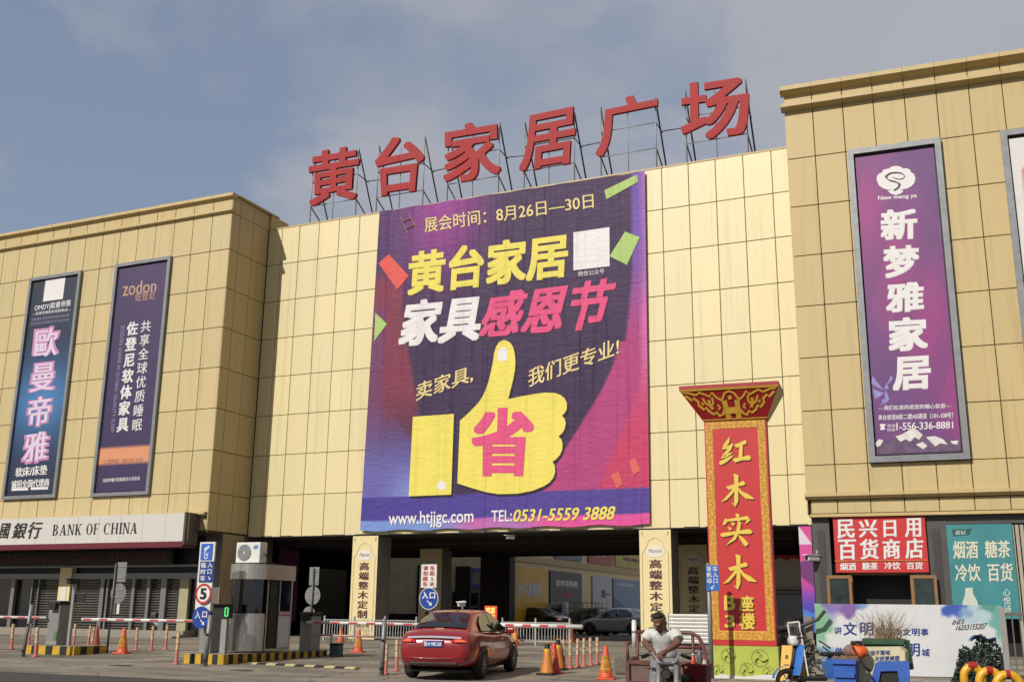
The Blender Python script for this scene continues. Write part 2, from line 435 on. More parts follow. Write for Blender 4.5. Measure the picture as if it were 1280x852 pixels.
# ------------------------------------------------------------------ ground
def struct(o): return tag(o, kind='structure')
g = MB(); g.add([(-700, -500, -.06), (700, -500, -.06), (700, 900, -.06), (-700, 900, -.06)], [(0, 1, 2, 3)])
struct(g.build('ground', M_dirt))
g = MB(); g.add([(-150, -14, 0), (150, -14, 0), (150, SLOPE0 + .02, 0), (-150, SLOPE0 + .02, 0)], [(0, 1, 2, 3)])
struct(g.build('road', M_asph))
pav = MB()
ys = [SLOPE0, 22.5, 26, 30, 34, 38, 42, 110]
for i in range(len(ys) - 1):
    pav.add([(-150, ys[i], gz(ys[i]) + .004), (150, ys[i], gz(ys[i]) + .004), (150, ys[i + 1], gz(ys[i + 1]) + .004), (-150, ys[i + 1], gz(ys[i + 1]) + .004)], [(0, 1, 2, 3)])
plaza = struct(pav.build('pavement', M_conc))
# cracks, joints and stains of the concrete as part of its own material
t = M_conc.node_tree; n = t.nodes; l = t.links; b = n['Principled BSDF']
geo = n.new('ShaderNodeNewGeometry')
bt = n.new('ShaderNodeTexBrick'); bt.inputs['Scale'].default_value = 1; bt.inputs['Brick Width'].default_value = 4.2; bt.inputs['Row Height'].default_value = 3.4
bt.inputs['Mortar Size'].default_value = .018; bt.offset = 0
bt.inputs['Color1'].default_value = (1, 1, 1, 1); bt.inputs['Color2'].default_value = (.84, .83, .82, 1); bt.inputs['Mortar'].default_value = (.35, .33, .3, 1)
l.new(geo.outputs['Position'], bt.inputs['Vector'])
vn = n.new('ShaderNodeTexNoise'); vn.inputs['Scale'].default_value = .32; vn.inputs['Detail'].default_value = 8; vn.inputs['Distortion'].default_value = 1.5
mpn = n.new('ShaderNodeMapping'); mpn.inputs['Scale'].default_value = (.5, 1.6, 1)
l.new(geo.outputs['Position'], mpn.inputs['Vector']); l.new(mpn.outputs['Vector'], vn.inputs['Vector'])
rr = n.new('ShaderNodeMapRange'); rr.inputs['From Min'].default_value = .38; rr.inputs['From Max'].default_value = .62; rr.inputs['To Min'].default_value = .52; rr.inputs['To Max'].default_value = 1.14
l.new(vn.outputs['Fac'], rr.inputs['Value'])
m1 = n.new('ShaderNodeMix'); m1.data_type = 'RGBA'; m1.blend_type = 'MULTIPLY'; m1.inputs['Factor'].default_value = 1
m2 = n.new('ShaderNodeMix'); m2.data_type = 'RGBA'; m2.blend_type = 'MULTIPLY'; m2.inputs['Factor'].default_value = 1
old = b.inputs['Base Color'].links[0].from_socket
l.new(old, m1.inputs[6]); l.new(bt.outputs['Color'], m1.inputs[7]); l.new(m1.outputs[2], m2.inputs[6]); l.new(rr.outputs['Result'], m2.inputs[7])
sn = n.new('ShaderNodeTexNoise'); sn.inputs['Scale'].default_value = 1.1; sn.inputs['Detail'].default_value = 9; sn.inputs['Roughness'].default_value = .72
l.new(geo.outputs['Position'], sn.inputs['Vector'])
sr = n.new('ShaderNodeMapRange'); sr.interpolation_type = 'SMOOTHSTEP'; sr.inputs['From Min'].default_value = .56; sr.inputs['From Max'].default_value = .68; sr.inputs['To Min'].default_value = 1.0; sr.inputs['To Max'].default_value = .5
l.new(sn.outputs['Fac'], sr.inputs['Value'])
vc = n.new('ShaderNodeTexVoronoi'); vc.feature = 'DISTANCE_TO_EDGE'; vc.inputs['Scale'].default_value = .28
dn = n.new('ShaderNodeTexNoise'); dn.inputs['Scale'].default_value = 1.3; dn.inputs['Detail'].default_value = 6
l.new(geo.outputs['Position'], dn.inputs['Vector'])
mxv = n.new('ShaderNodeMix'); mxv.data_type = 'RGBA'; mxv.blend_type = 'ADD'; mxv.inputs['Factor'].default_value = .9
l.new(geo.outputs['Position'], mxv.inputs[6]); l.new(dn.outputs['Color'], mxv.inputs[7]); l.new(mxv.outputs[2], vc.inputs['Vector'])
cr = n.new('ShaderNodeMapRange'); cr.inputs['From Min'].default_value = .0; cr.inputs['From Max'].default_value = .012; cr.inputs['To Min'].default_value = .4
l.new(vc.outputs['Distance'], cr.inputs['Value'])
m5 = n.new('ShaderNodeMix'); m5.data_type = 'RGBA'; m5.blend_type = 'MULTIPLY'; m5.inputs['Factor'].default_value = 1
m6 = n.new('ShaderNodeMix'); m6.data_type = 'RGBA'; m6.blend_type = 'MULTIPLY'; m6.inputs['Factor'].default_value = 1
l.new(m2.outputs[2], m5.inputs[6]); l.new(sr.outputs['Result'], m5.inputs[7]); l.new(m5.outputs[2], m6.inputs[6]); l.new(cr.outputs['Result'], m6.inputs[7]); l.new(m6.outputs[2], b.inputs['Base Color'])

# ------------------------------------------------------------------ the three blocks of the shopping centre
def cladding(parent, name, xs, zs, m, base, y=0.0, gap=.016, holes=(), jit=.05, axis='x', x_at=0.0):
    mb = MB(); base = lin(base)
    for i in range(len(xs) - 1):
        for j in range(len(zs) - 1):
            x0, x1, z0, z1 = xs[i] + gap / 2, xs[i + 1] - gap / 2, zs[j] + gap / 2, zs[j + 1] - gap / 2
            if x1 - x0 < .03: continue
            k = 1 + random.uniform(-jit, jit); h = random.uniform(-.02, .02)
            c = (base[0] * k * (1 + h), base[1] * k, base[2] * k * (1 - h))
            d = [random.uniform(-.003, .003) for _ in range(4)]; e = .012
            if axis == 'x':
                f = [(x0 + e, y + d[0], z0 + e), (x1 - e, y + d[1], z0 + e), (x1 - e, y + d[2], z1 - e), (x0 + e, y + d[3], z1 - e)]
                bk = [(x0, y + .03, z0), (x1, y + .03, z0), (x1, y + .03, z1), (x0, y + .03, z1)]
            else:      # wall that faces +x, running along y
                f = [(x_at + d[0], x0 + e, z0 + e), (x_at + d[1], x1 - e, z0 + e), (x_at + d[2], x1 - e, z1 - e), (x_at + d[3], x0 + e, z1 - e)]
                bk = [(x_at - .03, x0, z0), (x_at - .03, x1, z0), (x_at - .03, x1, z1), (x_at - .03, x0, z1)]
            mb.add(f + bk, [(0, 1, 2, 3), (4, 5, 1, 0), (5, 6, 2, 1), (6, 7, 3, 2), (7, 4, 0, 3)], c)
    return mb.build(name, m, parent)
YC, YW = 40.0, 37.2
ZS, ZT = 4.70, 19.42
# --- middle block
mid = thing('main_building', 'cream panelled middle block of the shopping centre, raised over an open ground floor passage', 'building', (-18.5, YC, 0))
cx0 = -30.98
xs = [-30.98, -30.2] + [-29.19 + 1.118 * k for k in range(0, 24)]
xs = [x - (-18.5) for x in xs if x < -4.9]
zs = [ZS + (ZT - ZS) / 8 * k for k in range(9)]
cladding(mid, 'cladding', xs, zs, M_gold, (230, 214, 162), jit=.035)
mb = MB(); mb.box(cx0 + 18.5, 13.6, .032, 5, ZS + .05, ZT - .03); mb.build('wall_core', M_dark, mid)
mb = MB(); mb.box(cx0 + 18.5, 13.6, 5.01, 13, ZS + .05, ZS + .9); mb.build('added_low_roof', M_galv, mid)  # unseen low roof, made up to let more sky light into the court
mb = MB(); mb.box(cx0 + 18.5, 13.6, -.02, 5.02, ZT - .03, ZT + .03); mb.build('coping', M_trim, mid)
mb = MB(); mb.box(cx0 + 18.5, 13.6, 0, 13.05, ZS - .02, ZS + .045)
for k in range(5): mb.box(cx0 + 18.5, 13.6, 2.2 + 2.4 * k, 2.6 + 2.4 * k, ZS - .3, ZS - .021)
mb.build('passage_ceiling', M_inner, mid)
# unseen far side of the block, set shallow so the court gets more light
mb = MB(); mb.box(cx0 + 18.5, 13.6, 5.0, 5.06, ZS + .9, ZT - .05); mb.build('rear_wall', M_trim, mid)

def ledge(mb, x0, x1, yf, z0, z1, out, ret=0.0):
    """moulding that stands out from the wall by `out`, leaning under-side"""
    mb.add([(x0, yf - out, z1), (x1, yf - out, z1), (x1, yf - out, z1 - (z1 - z0) * .55), (x0, yf - out, z1 - (z1 - z0) * .55),
            (x0, yf + .02, z0), (x1, yf + .02, z0), (x0, yf + .3, z1), (x1, yf + .3, z1)],
           [(0, 3, 2, 1), (3, 4, 5, 2), (0, 1, 7, 6), (0, 6, 4, 3), (1, 2, 5, 7), (4, 6, 7, 5)])
# --- left wing
lw = thing('left_wing', 'tan panelled left wing of the shopping centre with two tall billboards and the bank below', 'building', (-31.0, YW, 0))
sp = 1.118
lx = [-.0 - sp * k for k in range(0, 36)][::-1]
lx = [x for x in lx]; lx[-1] = 0.0
lz = [5.58, 6.45] + [6.45 + 1.853 * k for k in range(1, 7)] + [19.36]
cladding(lw, 'cladding', lx, lz, M_tan, (210, 190, 140), jit=.03)
cladding(lw, 'lower_band_cladding', lx[:-1] + [-.12], [4.82, 5.42], M_tan, (208, 188, 138), y=.12, jit=.03)
cladding(lw, 'upper_band_cladding', lx, [19.5, 20.02], M_tan, (206, 184, 132), jit=.03)
cladding(lw, 'return_cladding', [.0, .62, 1.62, 2.79], [4.82] + lz[1:-1] + [19.36, 20.2], M_tan, (206, 184, 132), axis='y', jit=.03, x_at=0.0)
mb = MB(); mb.box(-39, -.032, .15, 8, 4.80, 20.2); mb.build('wall_core', M_dark, lw)
for a_ in ((.10, 19.33, 19.5, .16), (-.10, 5.42, 5.60, .14)):
    mb = MB(); ledge(mb, -39, a_[0], 0, *a_[1:]); mb.build('cornice', M_corl, lw)
mb = MB(); ledge(mb, -39, .10, 0, 20.0, 20.27, .18)
mb.box(-.06, .12, .3, 3.4, 20.2, 20.28); mb.build('cornice', M_corl, lw)
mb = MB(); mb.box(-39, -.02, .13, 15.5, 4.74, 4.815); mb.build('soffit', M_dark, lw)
# parapet end that runs on over the middle roof
mb = MB(); mb.box(-.3, .09, 2.81, 4.2, 19.46, 20.19); mb.build('parapet', M_trim, lw)
# ground floor of the left wing
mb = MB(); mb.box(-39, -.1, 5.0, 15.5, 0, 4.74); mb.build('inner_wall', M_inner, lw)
PL = Plane(-31.0, 38.4)
def lw_rect(x0, x1, y0, y1, off=0.0):
    a, z1 = PL.loc(x0, y0, off); b_, z0 = PL.loc(x1, y1, off); return a, b_, z0, z1
yf = 1.2
mb = MB(); mb.box(-.95, -.03, yf - .05, yf + 3.6, .2, 4.74); mb.build('corner_pier', mat('grey_pier', (112, 104, 92), .7, var=.15, scale=3), lw)
mb = MB(); mb.box(-.028, -.0, yf - .052, yf + 1.4, .2, 4.742); mb.build('pier_cladding', mat('tan_pier_stone', (176, 156, 118), .7, var=.15, scale=3), lw)
mb = MB(); mb.box(-39, -1.4, yf - .5, yf + 4.0, .15, .62); mb.box(-39, -1.4, yf - .85, yf - .5, .15, .46); mb.box(-39, -1.4, yf - 1.2, yf - .85, .15, .4)
mb.build('entrance_step', M_stone, lw)
# shop front of the bank
gl = MB(); gl.box(-39, -.96, yf + .22, yf + .26, .62, 3.0); gl.build('shop_glass', M_glass, lw)
for (a0, a1) in ((-11.3, -2.3), (-24, -17.0)):
    sh = MB(); z = .66
    while z < 2.82:
        sh.add([(a0, yf + .16, z), (a1, yf + .16, z), (a1, yf + .11, z + .035), (a0, yf + .11, z + .035), (a0, yf + .16, z + .07), (a1, yf + .16, z + .07)], [(0, 1, 2, 3), (3, 2, 5, 4)])
        z += .115
    tag(sh.build('roller_shutter', mat('shutter_grey', (118, 116, 110), .5, metal=.3, var=.15), lw))
fr = MB()
fr.box(-39, -.96, yf - .02, yf + .2, 2.84, 3.09); fr.box(-39, -.96, yf + .05, yf + .3, 3.36, 3.46)
for px_, wd in ((14, .22), (126, .22), (132.5, .1), (165, .16), (184, .16), (203, .3), (38, .06), (46, .06)):
    a, z = PL.loc(px_, 750); fr.box(a - wd / 2, a + wd / 2, yf + .0, yf + .18, .62, 2.838)
for k in range(5): fr.box(-25 - 2.6 * k, -24.8 - 2.6 * k, yf, yf + .18, .62, 2.838)
fr.build('shop_front_frame', mat('aluminium_frame', (138, 138, 136), .4, metal=.4, var=.08), lw)
mb = MB(); a, z = PL.loc(80, 740); mb.box(a - .3, a + .42, yf - .08, yf + .21, .5, 3.35); mb.build('cream_pier', M_cream, lw)
mb = MB(); mb.box(a - .08, a + .22, yf - .1, yf - .085, 1.75, 2.45); mb.build('pier_notice', M_white, lw)
mb = MB(); mb.box(-2.25, -1.75, yf + .02, yf + .2, .62, 2.838); mb.build('side_panel', mat('pale_green_stone', (172, 164, 128), .6, var=.1), lw)
mb = MB(); mb.box(-39, -.96, yf + .28, yf + .32, 3.0, 4.74); mb.build('transom_panel', M_black, lw)

# --- right wing, turned three degrees
TH = R(3.0)
PR = Plane(-5.75, 37.1, TH)
rw = thing('right_wing', 'tan panelled right wing of the shopping centre with tall purple billboard and corner shop below', 'building', (PR.o.x, PR.o.y, 0), TH)
rx_ = [0.0, .985] + [.985 + 1.053 * k for k in range(1, 22)]
rz = [5.50, 6.46] + [6.46 + 1.862 * k for k in range(1, 7)] + [19.5]
cladding(rw, 'cladding', rx_, rz, M_tan, (206, 184, 132), jit=.03)
cladding(rw, 'lower_band_cladding', [.12] + rx_[1:], [4.84, 5.3], M_tan, (206, 186, 136), y=.10, jit=.03)
cladding(rw, 'upper_band_cladding', rx_, [19.7, 20.14], M_tan, (206, 184, 132), jit=.03)
mb = MB(); mb.box(.032, 23.1, .14, 9, 4.82, 20.2); mb.build('wall_core', M_dark, rw)
mb = MB(); mb.box(-.01, .03, .0, 9, 4.84, 20.1); mb.build('side_wall', M_trim, rw)
for a_ in ((-.12, 19.48, 19.72, .3), (-.12, 20.12, 20.42, .3), (-.04, 5.3, 5.52, .14)):
    mb = MB(); ledge(mb, a_[0], 23.1, 0, *a_[1:]); mb.build('cornice', M_corr, rw)
mb = MB(); mb.box(.05, 23.1, .12, 24, 4.74, 4.838); mb.build('soffit', M_trim, rw)
# shop on its ground floor
PS = Plane(PR.world(0, 0, .35).x, PR.world(0, 0, .35).y, TH)
def ps(x, y, off=0): return PS.loc(x, y, off)
M_char = mat('charcoal_panel', (78, 77, 76), .5, var=.1, scale=2)
yo = .35
a0 = ps(1017, 700)[0]; a1 = ps(1039, 700)[0]; a2 = ps(1158, 700)[0]; a3 = ps(1187, 700)[0]
mb = MB(); mb.box(a3, 23, yo + .01, yo + .5, 4.45, 4.74); mb.build('shop_lintel', M_char, rw)
for (c0, c1) in ((a0, a1), (a2, a3)): MB().box(c0, c1, yo, yo + .5, .2, 4.74).build('pilaster', M_char, rw)
mb = MB()
for (c0, c1) in ((a0, a1), (a2, a3)):
    m_ = c0 + (c1 - c0) * .5; MB().box(m_ - .12, m_ + .12, yo - .02, yo - .001, .3, 4.3).build('pilaster_strip', mat('charcoal_dark', (58, 57, 57), .5, var=.1), rw)

mb = MB(); mb.box(a0 + .02, 23, yo + .9, yo + 6, .2, 4.74); mb.build('shop_interior', M_black, rw)
mb = MB(); mb.box(a0 + .05, a1 - .0, yo + .5, 20, .2, 4.73); mb.build('inner_side_wall', M_inner, rw)
# door: wooden frame, two leaves opened outwards
wood = mat('door_wood', (150, 108, 62), .5, var=.2, scale=10)
zl = ps(1100, 718)[1]
d0, d1 = ps(1066, 730)[0], ps(1138, 730)[0]
mb = MB(); mb.box(d0 - .1, d0, yo + .05, yo + .3, .36, zl); mb.box(d1, d1 + .1, yo + .05, yo + .3, .36, zl); mb.box(d0 - .1, d1 + .1, yo + .05, yo + .3, zl, zl + .13)
df = mb.build('door_frame', wood, rw)
for (h, sgn) in ((d0 - .02, -1), (d1 + .02, 1)):
    fr = MB(); wdt = .78; ex = h + sgn * wdt; x0, x1 = min(h, ex), max(h, ex); zt = zl - .02
    fr.box(x0, x0 + .09, yo - .25, yo - .2, .4, zt); fr.box(x1 - .09, x1, yo - .25, yo - .2, .4, zt)
    fr.box(x0 + .09, x1 - .09, yo - .25, yo - .2, zt - .1, zt); fr.box(x0 + .09, x1 - .09, yo - .25, yo - .2, .4, .75)
    lf = fr.build('door_leaf', wood, rw)
    MB().box(x0 + .09, x1 - .09, yo - .23, yo - .22, .75, zt - .1).build('pane', mat('door_glass', (54, 66, 66), .12, var=.4, scale=3), lf)
for (c0, c1) in ((d1 + .1, a2), (a1, d0 - .1)): MB().box(c0, c1, yo + .1, yo + .3, .3, 3.2).build('side_light', M_glass, rw)
# roller shutter housing right of the teal poster
mb = MB()
for k in range(4):
    s0 = ps(1267, 700)[0] + k * .14
    mb.box(s0, s0 + .1, yo + .05, yo + .25, .3, 4.4)
mb.build('corner_rib', mat('pale_rib', (176, 168, 152), .5, var=.1), rw)
mb = MB(); mb.box(ps(1285, 700)[0], 23, yo + .2, yo + .3, .3, 4.45); mb.build('shop_window', M_glass, rw)

# ------------------------------------------------------------------ columns of the passage, wrapped in advertising
def column(x0, x1, Y, label):
    base = gz(Y); h = ZS - .03 - base; wd = x1 - x0
    t = thing('advert_column', label, 'column', ((x0 + x1) / 2, Y, base), 0, 'wrapped columns of the passage')
    MB().box(-wd / 2 + .02, wd / 2 - .02, .03, wd * .9, 0, h).build('shaft', M_stone, t)
    MB().box(-wd / 2, wd / 2, -.01, .028, .02, h - .01).build('wrap', M_cream, t)
    # printed cartouche line
    c = MB(); o_ = .11
    pts = [(-wd / 2 + o_, .35), (-wd / 2 + o_, h - .9), (-wd * .30, h - .72), (-wd * .2, h - .42), (0, h - .3), (wd * .2, h - .42), (wd * .30, h - .72), (wd / 2 - o_, h - .9), (wd / 2 - o_, .35)]
    for a, b_ in zip(pts[:-1], pts[1:]): c.bar((a[0], -.014, a[1]), (b_[0], -.014, b_[1]), .018, .006)
    for sx in (-1, 1):
        for q in range(4): c.bar((sx * (wd / 2 - .12), -.014, h - .15 - .04 * q), (sx * (wd / 2 - .05 - .03 * q), -.014, h - .1), .012, .006)
    for q in range(5): c.bar((-.38 + .02 * q, -.014, .1), (-.2 + .1 * q, -.014, .75 - .04 * q), .016, .006); c.bar((.38 - .02 * q, -.014, .1), (.25 - .1 * q, -.014, .75 - .04 * q), .016, .006)
    c.build('cartouche', mat('cartouche_brown', (150, 126, 84), .6, var=0), t)
    b2 = MB(); b2.prism([(.36 * math.cos(a * .2618) * (1 + .06 * math.cos(a * 1.57)), h - .82 + .23 * math.sin(a * .2618) * (1 + .06 * math.cos(a * 1.57))) for a in range(24)], -.02, -.011)
    b2.build('badge', mat('badge_white', (232, 226, 214), .5, var=0), t)
    text(t, 'badge_lettering', 'Mannini', rect(-.26, .26, h - .87, h - .73), mat('badge_grey', (110, 100, 100), .6, var=0), -.025, slant=.25)
    text(t, 'lettering', '高端整木定制', rect(-.24, .24, h - 3.42, h - 1.12), I_maroon, -.02, vertical=True, pitch=1.12, bold=(.035, .008))
    text(t, 'floor_lettering', 'C座二楼', rect(-.36, .36, h - 3.78, h - 3.58), I_maroon, -.02, bold=(.01, .01))
    return t
column(-25.39, -24.13, 40.02, 'cream advertising column at the front edge of the passage, lower left of the big purple banner')
column(-12.54, -11.30, 40.02, 'sunlit cream advertising column at the front edge of the passage, behind the seated man')
column(-25.48, -24.3, 46.2, 'shaded cream advertising column deep inside the passage, behind the round blue entrance sign')
column(-12.74, -11.45, 46.2, 'shaded cream advertising column inside the passage beside the red pylon')

# ------------------------------------------------------------------ the court behind the passage
XA = -23.85
court = thing('rear_building', 'long beige building with poster panels seen through the passage', 'building', (XA, 52.6, 0))
M_rear = mat('rear_beige', (250, 226, 178), .7, var=.12, scale=1.5, streak=True)
mb = MB(); mb.box(-1.6, 0, .7, 46, 0, 6.3); mb.build('wall', M_rear, court)
mb = MB(); mb.box(-1.45, .25, -.05, .68, 0, 4.8); mb.build('end_pier', mat('dark_pier', (60, 46, 42), .7, var=.15), court)
mb = MB(); mb.box(0, .08, .9, 46, 4.28, 4.6); mb.build('string_course', M_trim, court)
def yon(px_):
    d = ray(px_, 720); return XA * d.y / d.x - 52.6
def panel(px0, px1, z0, z1, rgb, nm='poster', words=(), wc=I_white):
    y0, y1 = yon(px0), yon(px1)
    p = MB().box(.02, .10, y0, y1, z0, z1).build(nm, mat('poster_%d_%d_%d' % rgb, rgb, .45, var=.2, scale=.8), court)
    for (u0, u1, v0, v1, s, m_) in words:
        mb = MB(); letters(mb, s, rect(y0 + (y1 - y0) * u0, y0 + (y1 - y0) * u1, z0 + (z1 - z0) * v0, z0 + (z1 - z0) * v1), 0, bold=(.03, .03))
        mb.v = [(.104 - v[1], v[0], v[2]) for v in mb.v]
        mb.build('lettering', m_, p)
    return p
panel(640, 682.5, .9, 3.98, (246, 190, 40), words=((.12, .8, .5, .74, '新中源陶瓷', I_white),))
panel(686, 725.5, .9, 3.98, (62, 58, 64), words=((.18, .85, .72, .84, '欧神诺陶瓷', I_white), (.35, .72, .52, .62, '全国免费', I_red)))
pp = panel(739, 762.5, .9, 3.95, (196, 200, 206), words=((.45, .9, .55, .72, '简一', I_blue),))
pp2 = panel(765, 800, .7, 3.9, (122, 150, 184), words=((.1, .7, .86, .92, '大理石瓷砖', I_white),))
panel(692, 726, 4.72, 5.9, (96, 124, 142)); panel(734, 765, 4.72, 5.9, (186, 74, 66), words=((.1, .6, .4, .6, '木门', I_white),)); panel(768, 810, 4.72, 5.9, (202, 180, 62), words=((.2, .7, .4, .6, '地板', I_maroon),))
# white mountain and stripes on the two right-hand posters
mb = MB(); y0, y1 = yon(765), yon(800)
mb.add([(.108, y0, 1.0), (.108, y1, 1.0), (.108, y1, 1.9), (.108, y0 + (y1 - y0) * .6, 1.5), (.108, y0 + (y1 - y0) * .25, 2.3), (.108, y0, 2.7)], [(0, 1, 2, 3, 4, 5)])
mb.build('poster_picture', mat('poster_grey_blue', (92, 112, 150), .5, var=.2), pp2)
mb = MB(); y0, y1 = yon(739), yon(762.5)
for z in (1.0, 1.4, 1.8): mb.box(.102, .108, y0 + .3, y0 + (y1 - y0) * .75, z, z + .2)
mb.build('poster_picture', mat('poster_stripe', (176, 84, 88), .5, var=.1), pp)
# shop front at the end of the court, left of the end pier
sf = thing('rear_shop', 'dim shop front with purple fascia sign at the far end of the passage', 'building', (-30.5, 58.0, 0))
mb = MB(); mb.box(-6, 5.2, .1, 8, 0, 4.9); mb.build('wall', mat('rear_shop_wall', (252, 236, 200), .7, var=.15, scale=1.5), sf)
mb = MB(); mb.box(1.55, 4.6, -.05, .08, 2.9, 4.1); q = mb.build('fascia', mat('fascia_purple', (140, 120, 205), .5, var=.15), sf)
text(sf, 'lettering', '家居中心', rect(2.1, 4.4, 3.15, 3.85), ink('pale', (196, 190, 170)), -.06, bold=(.03, .03))
mb = MB(); mb.box(-1.6, .55, -.1, .08, 1.5, 4.3); mb.build('poster', mat('poster_navy', (34, 36, 78), .5, var=.3, scale=1), sf)
mb = MB(); mb.box(1.0, 1.9, -.15, .08, 2.0, 4.2); mb.box(-6, .5, .02, .09, 0, 1.45); mb.box(.7, 5.1, .02, .09, 0, 2.75); mb.build('dark_opening', M_black, sf)
mb = MB()
for a in (.7, 1.9, 2.5, 3.1, 3.7, 4.3, 5.0): mb.box(a, a + .08, -.04, .015, 0, 2.75)
mb.box(.7, 5.1, -.04, .015, 1.85, 1.95); mb.box(.7, 5.1, -.045, .014, 2.68, 2.76); mb.build('window_frame', M_grey, sf)
mb = MB()
for k in range(9): mb.box(1.0 + .42 * k, 1.3 + .42 * k, -.02, .012, .7, .7 + random.uniform(.5, 1.1))
mb.build('window_display', mat('window_goods', (120, 96, 84), .6, var=.5, scale=4), sf)
# dark side shops of the passage
ls = thing('passage_shop', 'dark shop front along the left side of the passage', 'building', (-31.1, 41, 0))
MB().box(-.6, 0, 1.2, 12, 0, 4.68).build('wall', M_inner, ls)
mb = MB(); mb.box(.01, .05, 1.6, 3.2, 1.0, 4.4); mb.build('poster', mat('poster_deep_purple', (92, 22, 78), .5, var=.3), ls)
mb = MB(); mb.box(.01, .05, 4.2, 7.5, .4, 3.6); mb.build('shop_glass', M_glass, ls)
mb = MB(); mb.box(.01, .06, 7.9, 11, .4, 4.2); mb.build('panel', mat('panel_maroon', (74, 34, 34), .5, var=.3), ls)
rs = thing('passage_kiosk', 'shop with white fascia board seen between the red pylon and the pink banner', 'building', (-8.0, 48.0, 0))
MB().box(-2.4, 4.0, .3, 6, 0, 4.66).build('wall', M_inner, rs)
mb = MB(); mb.box(-2.3, 3.9, .0, .28, 2.62, 4.05); mb.build('fascia', mat('fascia_white', (226, 216, 196), .6, var=.08, stretch=(1, 1, 6)), rs)
mb = MB(); mb.prism([(-2.25, 4.1), (3.85, 4.1)] + [(3.85 - .305 * k, 3.86 + .12 * (k % 2)) for k in range(21)], -.03, -.003); mb.build('red_fringe', I_red, rs)
mb = MB(); mb.box(-2.3, 3.9, -.5, .27, 2.45, 2.58); mb.build('awning_box', M_grey, rs)
mb = MB(); mb.box(-2.3, 3.9, .2, .29, .4, 2.44); mb.build('shop_glass', M_glass, rs)
mb = MB(); mb.box(1.6, 2.0, .1, .19, 1.1, 2.2); mb.build('notice', M_white, rs)

# ------------------------------------------------------------------ roof letters on steel frames
M_rletter = mat('weathered_red_letter', (178, 50, 52), .6, var=.25, scale=3, streak=True, spec=.2)
t_ = M_rletter.node_tree          # rows of small lamp holes in the letter faces
_b = t_.nodes['Principled BSDF']; _g = t_.nodes.new('ShaderNodeNewGeometry'); _m = t_.nodes.new('ShaderNodeMapping')
_m.inputs['Scale'].default_value = (9, 0.001, 9); _v = t_.nodes.new('ShaderNodeTexVoronoi'); _v.inputs['Randomness'].default_value = 0
_v.inputs['Scale'].default_value = 1
t_.links.new(_g.outputs['Position'], _m.inputs['Vector']); t_.links.new(_m.outputs['Vector'], _v.inputs['Vector'])
_r = t_.nodes.new('ShaderNodeMapRange'); _r.inputs['From Min'].default_value = .22; _r.inputs['From Max'].default_value = .3; _r.inputs['To Min'].default_value = .62
t_.links.new(_v.outputs['Distance'], _r.inputs['Value'])
_x = t_.nodes.new('ShaderNodeMix'); _x.data_type = 'RGBA'; _x.blend_type = 'MULTIPLY'; _x.inputs['Factor'].default_value = 1
t_.links.new(_b.inputs['Base Color'].links[0].from_socket, _x.inputs[6]); t_.links.new(_r.outputs['Result'], _x.inputs[7]); t_.links.new(_x.outputs[2], _b.inputs['Base Color'])
M_fsteel = mat('dark_frame_steel', (52, 50, 50), .6, metal=.2, var=.2)
M_lsteel = mat('pale_frame_steel', (158, 158, 160), .5, metal=.2, var=.2)
PRF = Plane(0, 40.5)
RL = [('黄', (387, 192), (448.5, 182), (444, 247), (387.5, 256), 'leftmost red rooftop character, its two feet splayed below a small square grid'),
      ('台', (468.5, 177), (531.5, 166), (524, 236.5), (473, 244), 'red rooftop character made of a peak above one open box'),
      ('家', (556, 160), (622.5, 149), (624, 218), (555.5, 229), 'red rooftop character with a roof stroke above splayed curving legs'),
      ('居', (656, 147), (719, 134), (715.5, 202), (650, 213), 'red rooftop character with a flag like top and an enclosed box at its foot'),
      ('广', (751, 129), (820.5, 114), (819, 183), (746, 195), 'red rooftop character that is one roof stroke with a single long left leg'),
      ('场', (852, 107), (933.5, 94), (935, 165), (853, 176), 'rightmost red rooftop character, nearest the right wing')]
ROOFZ = ZT + .03
prevx = None
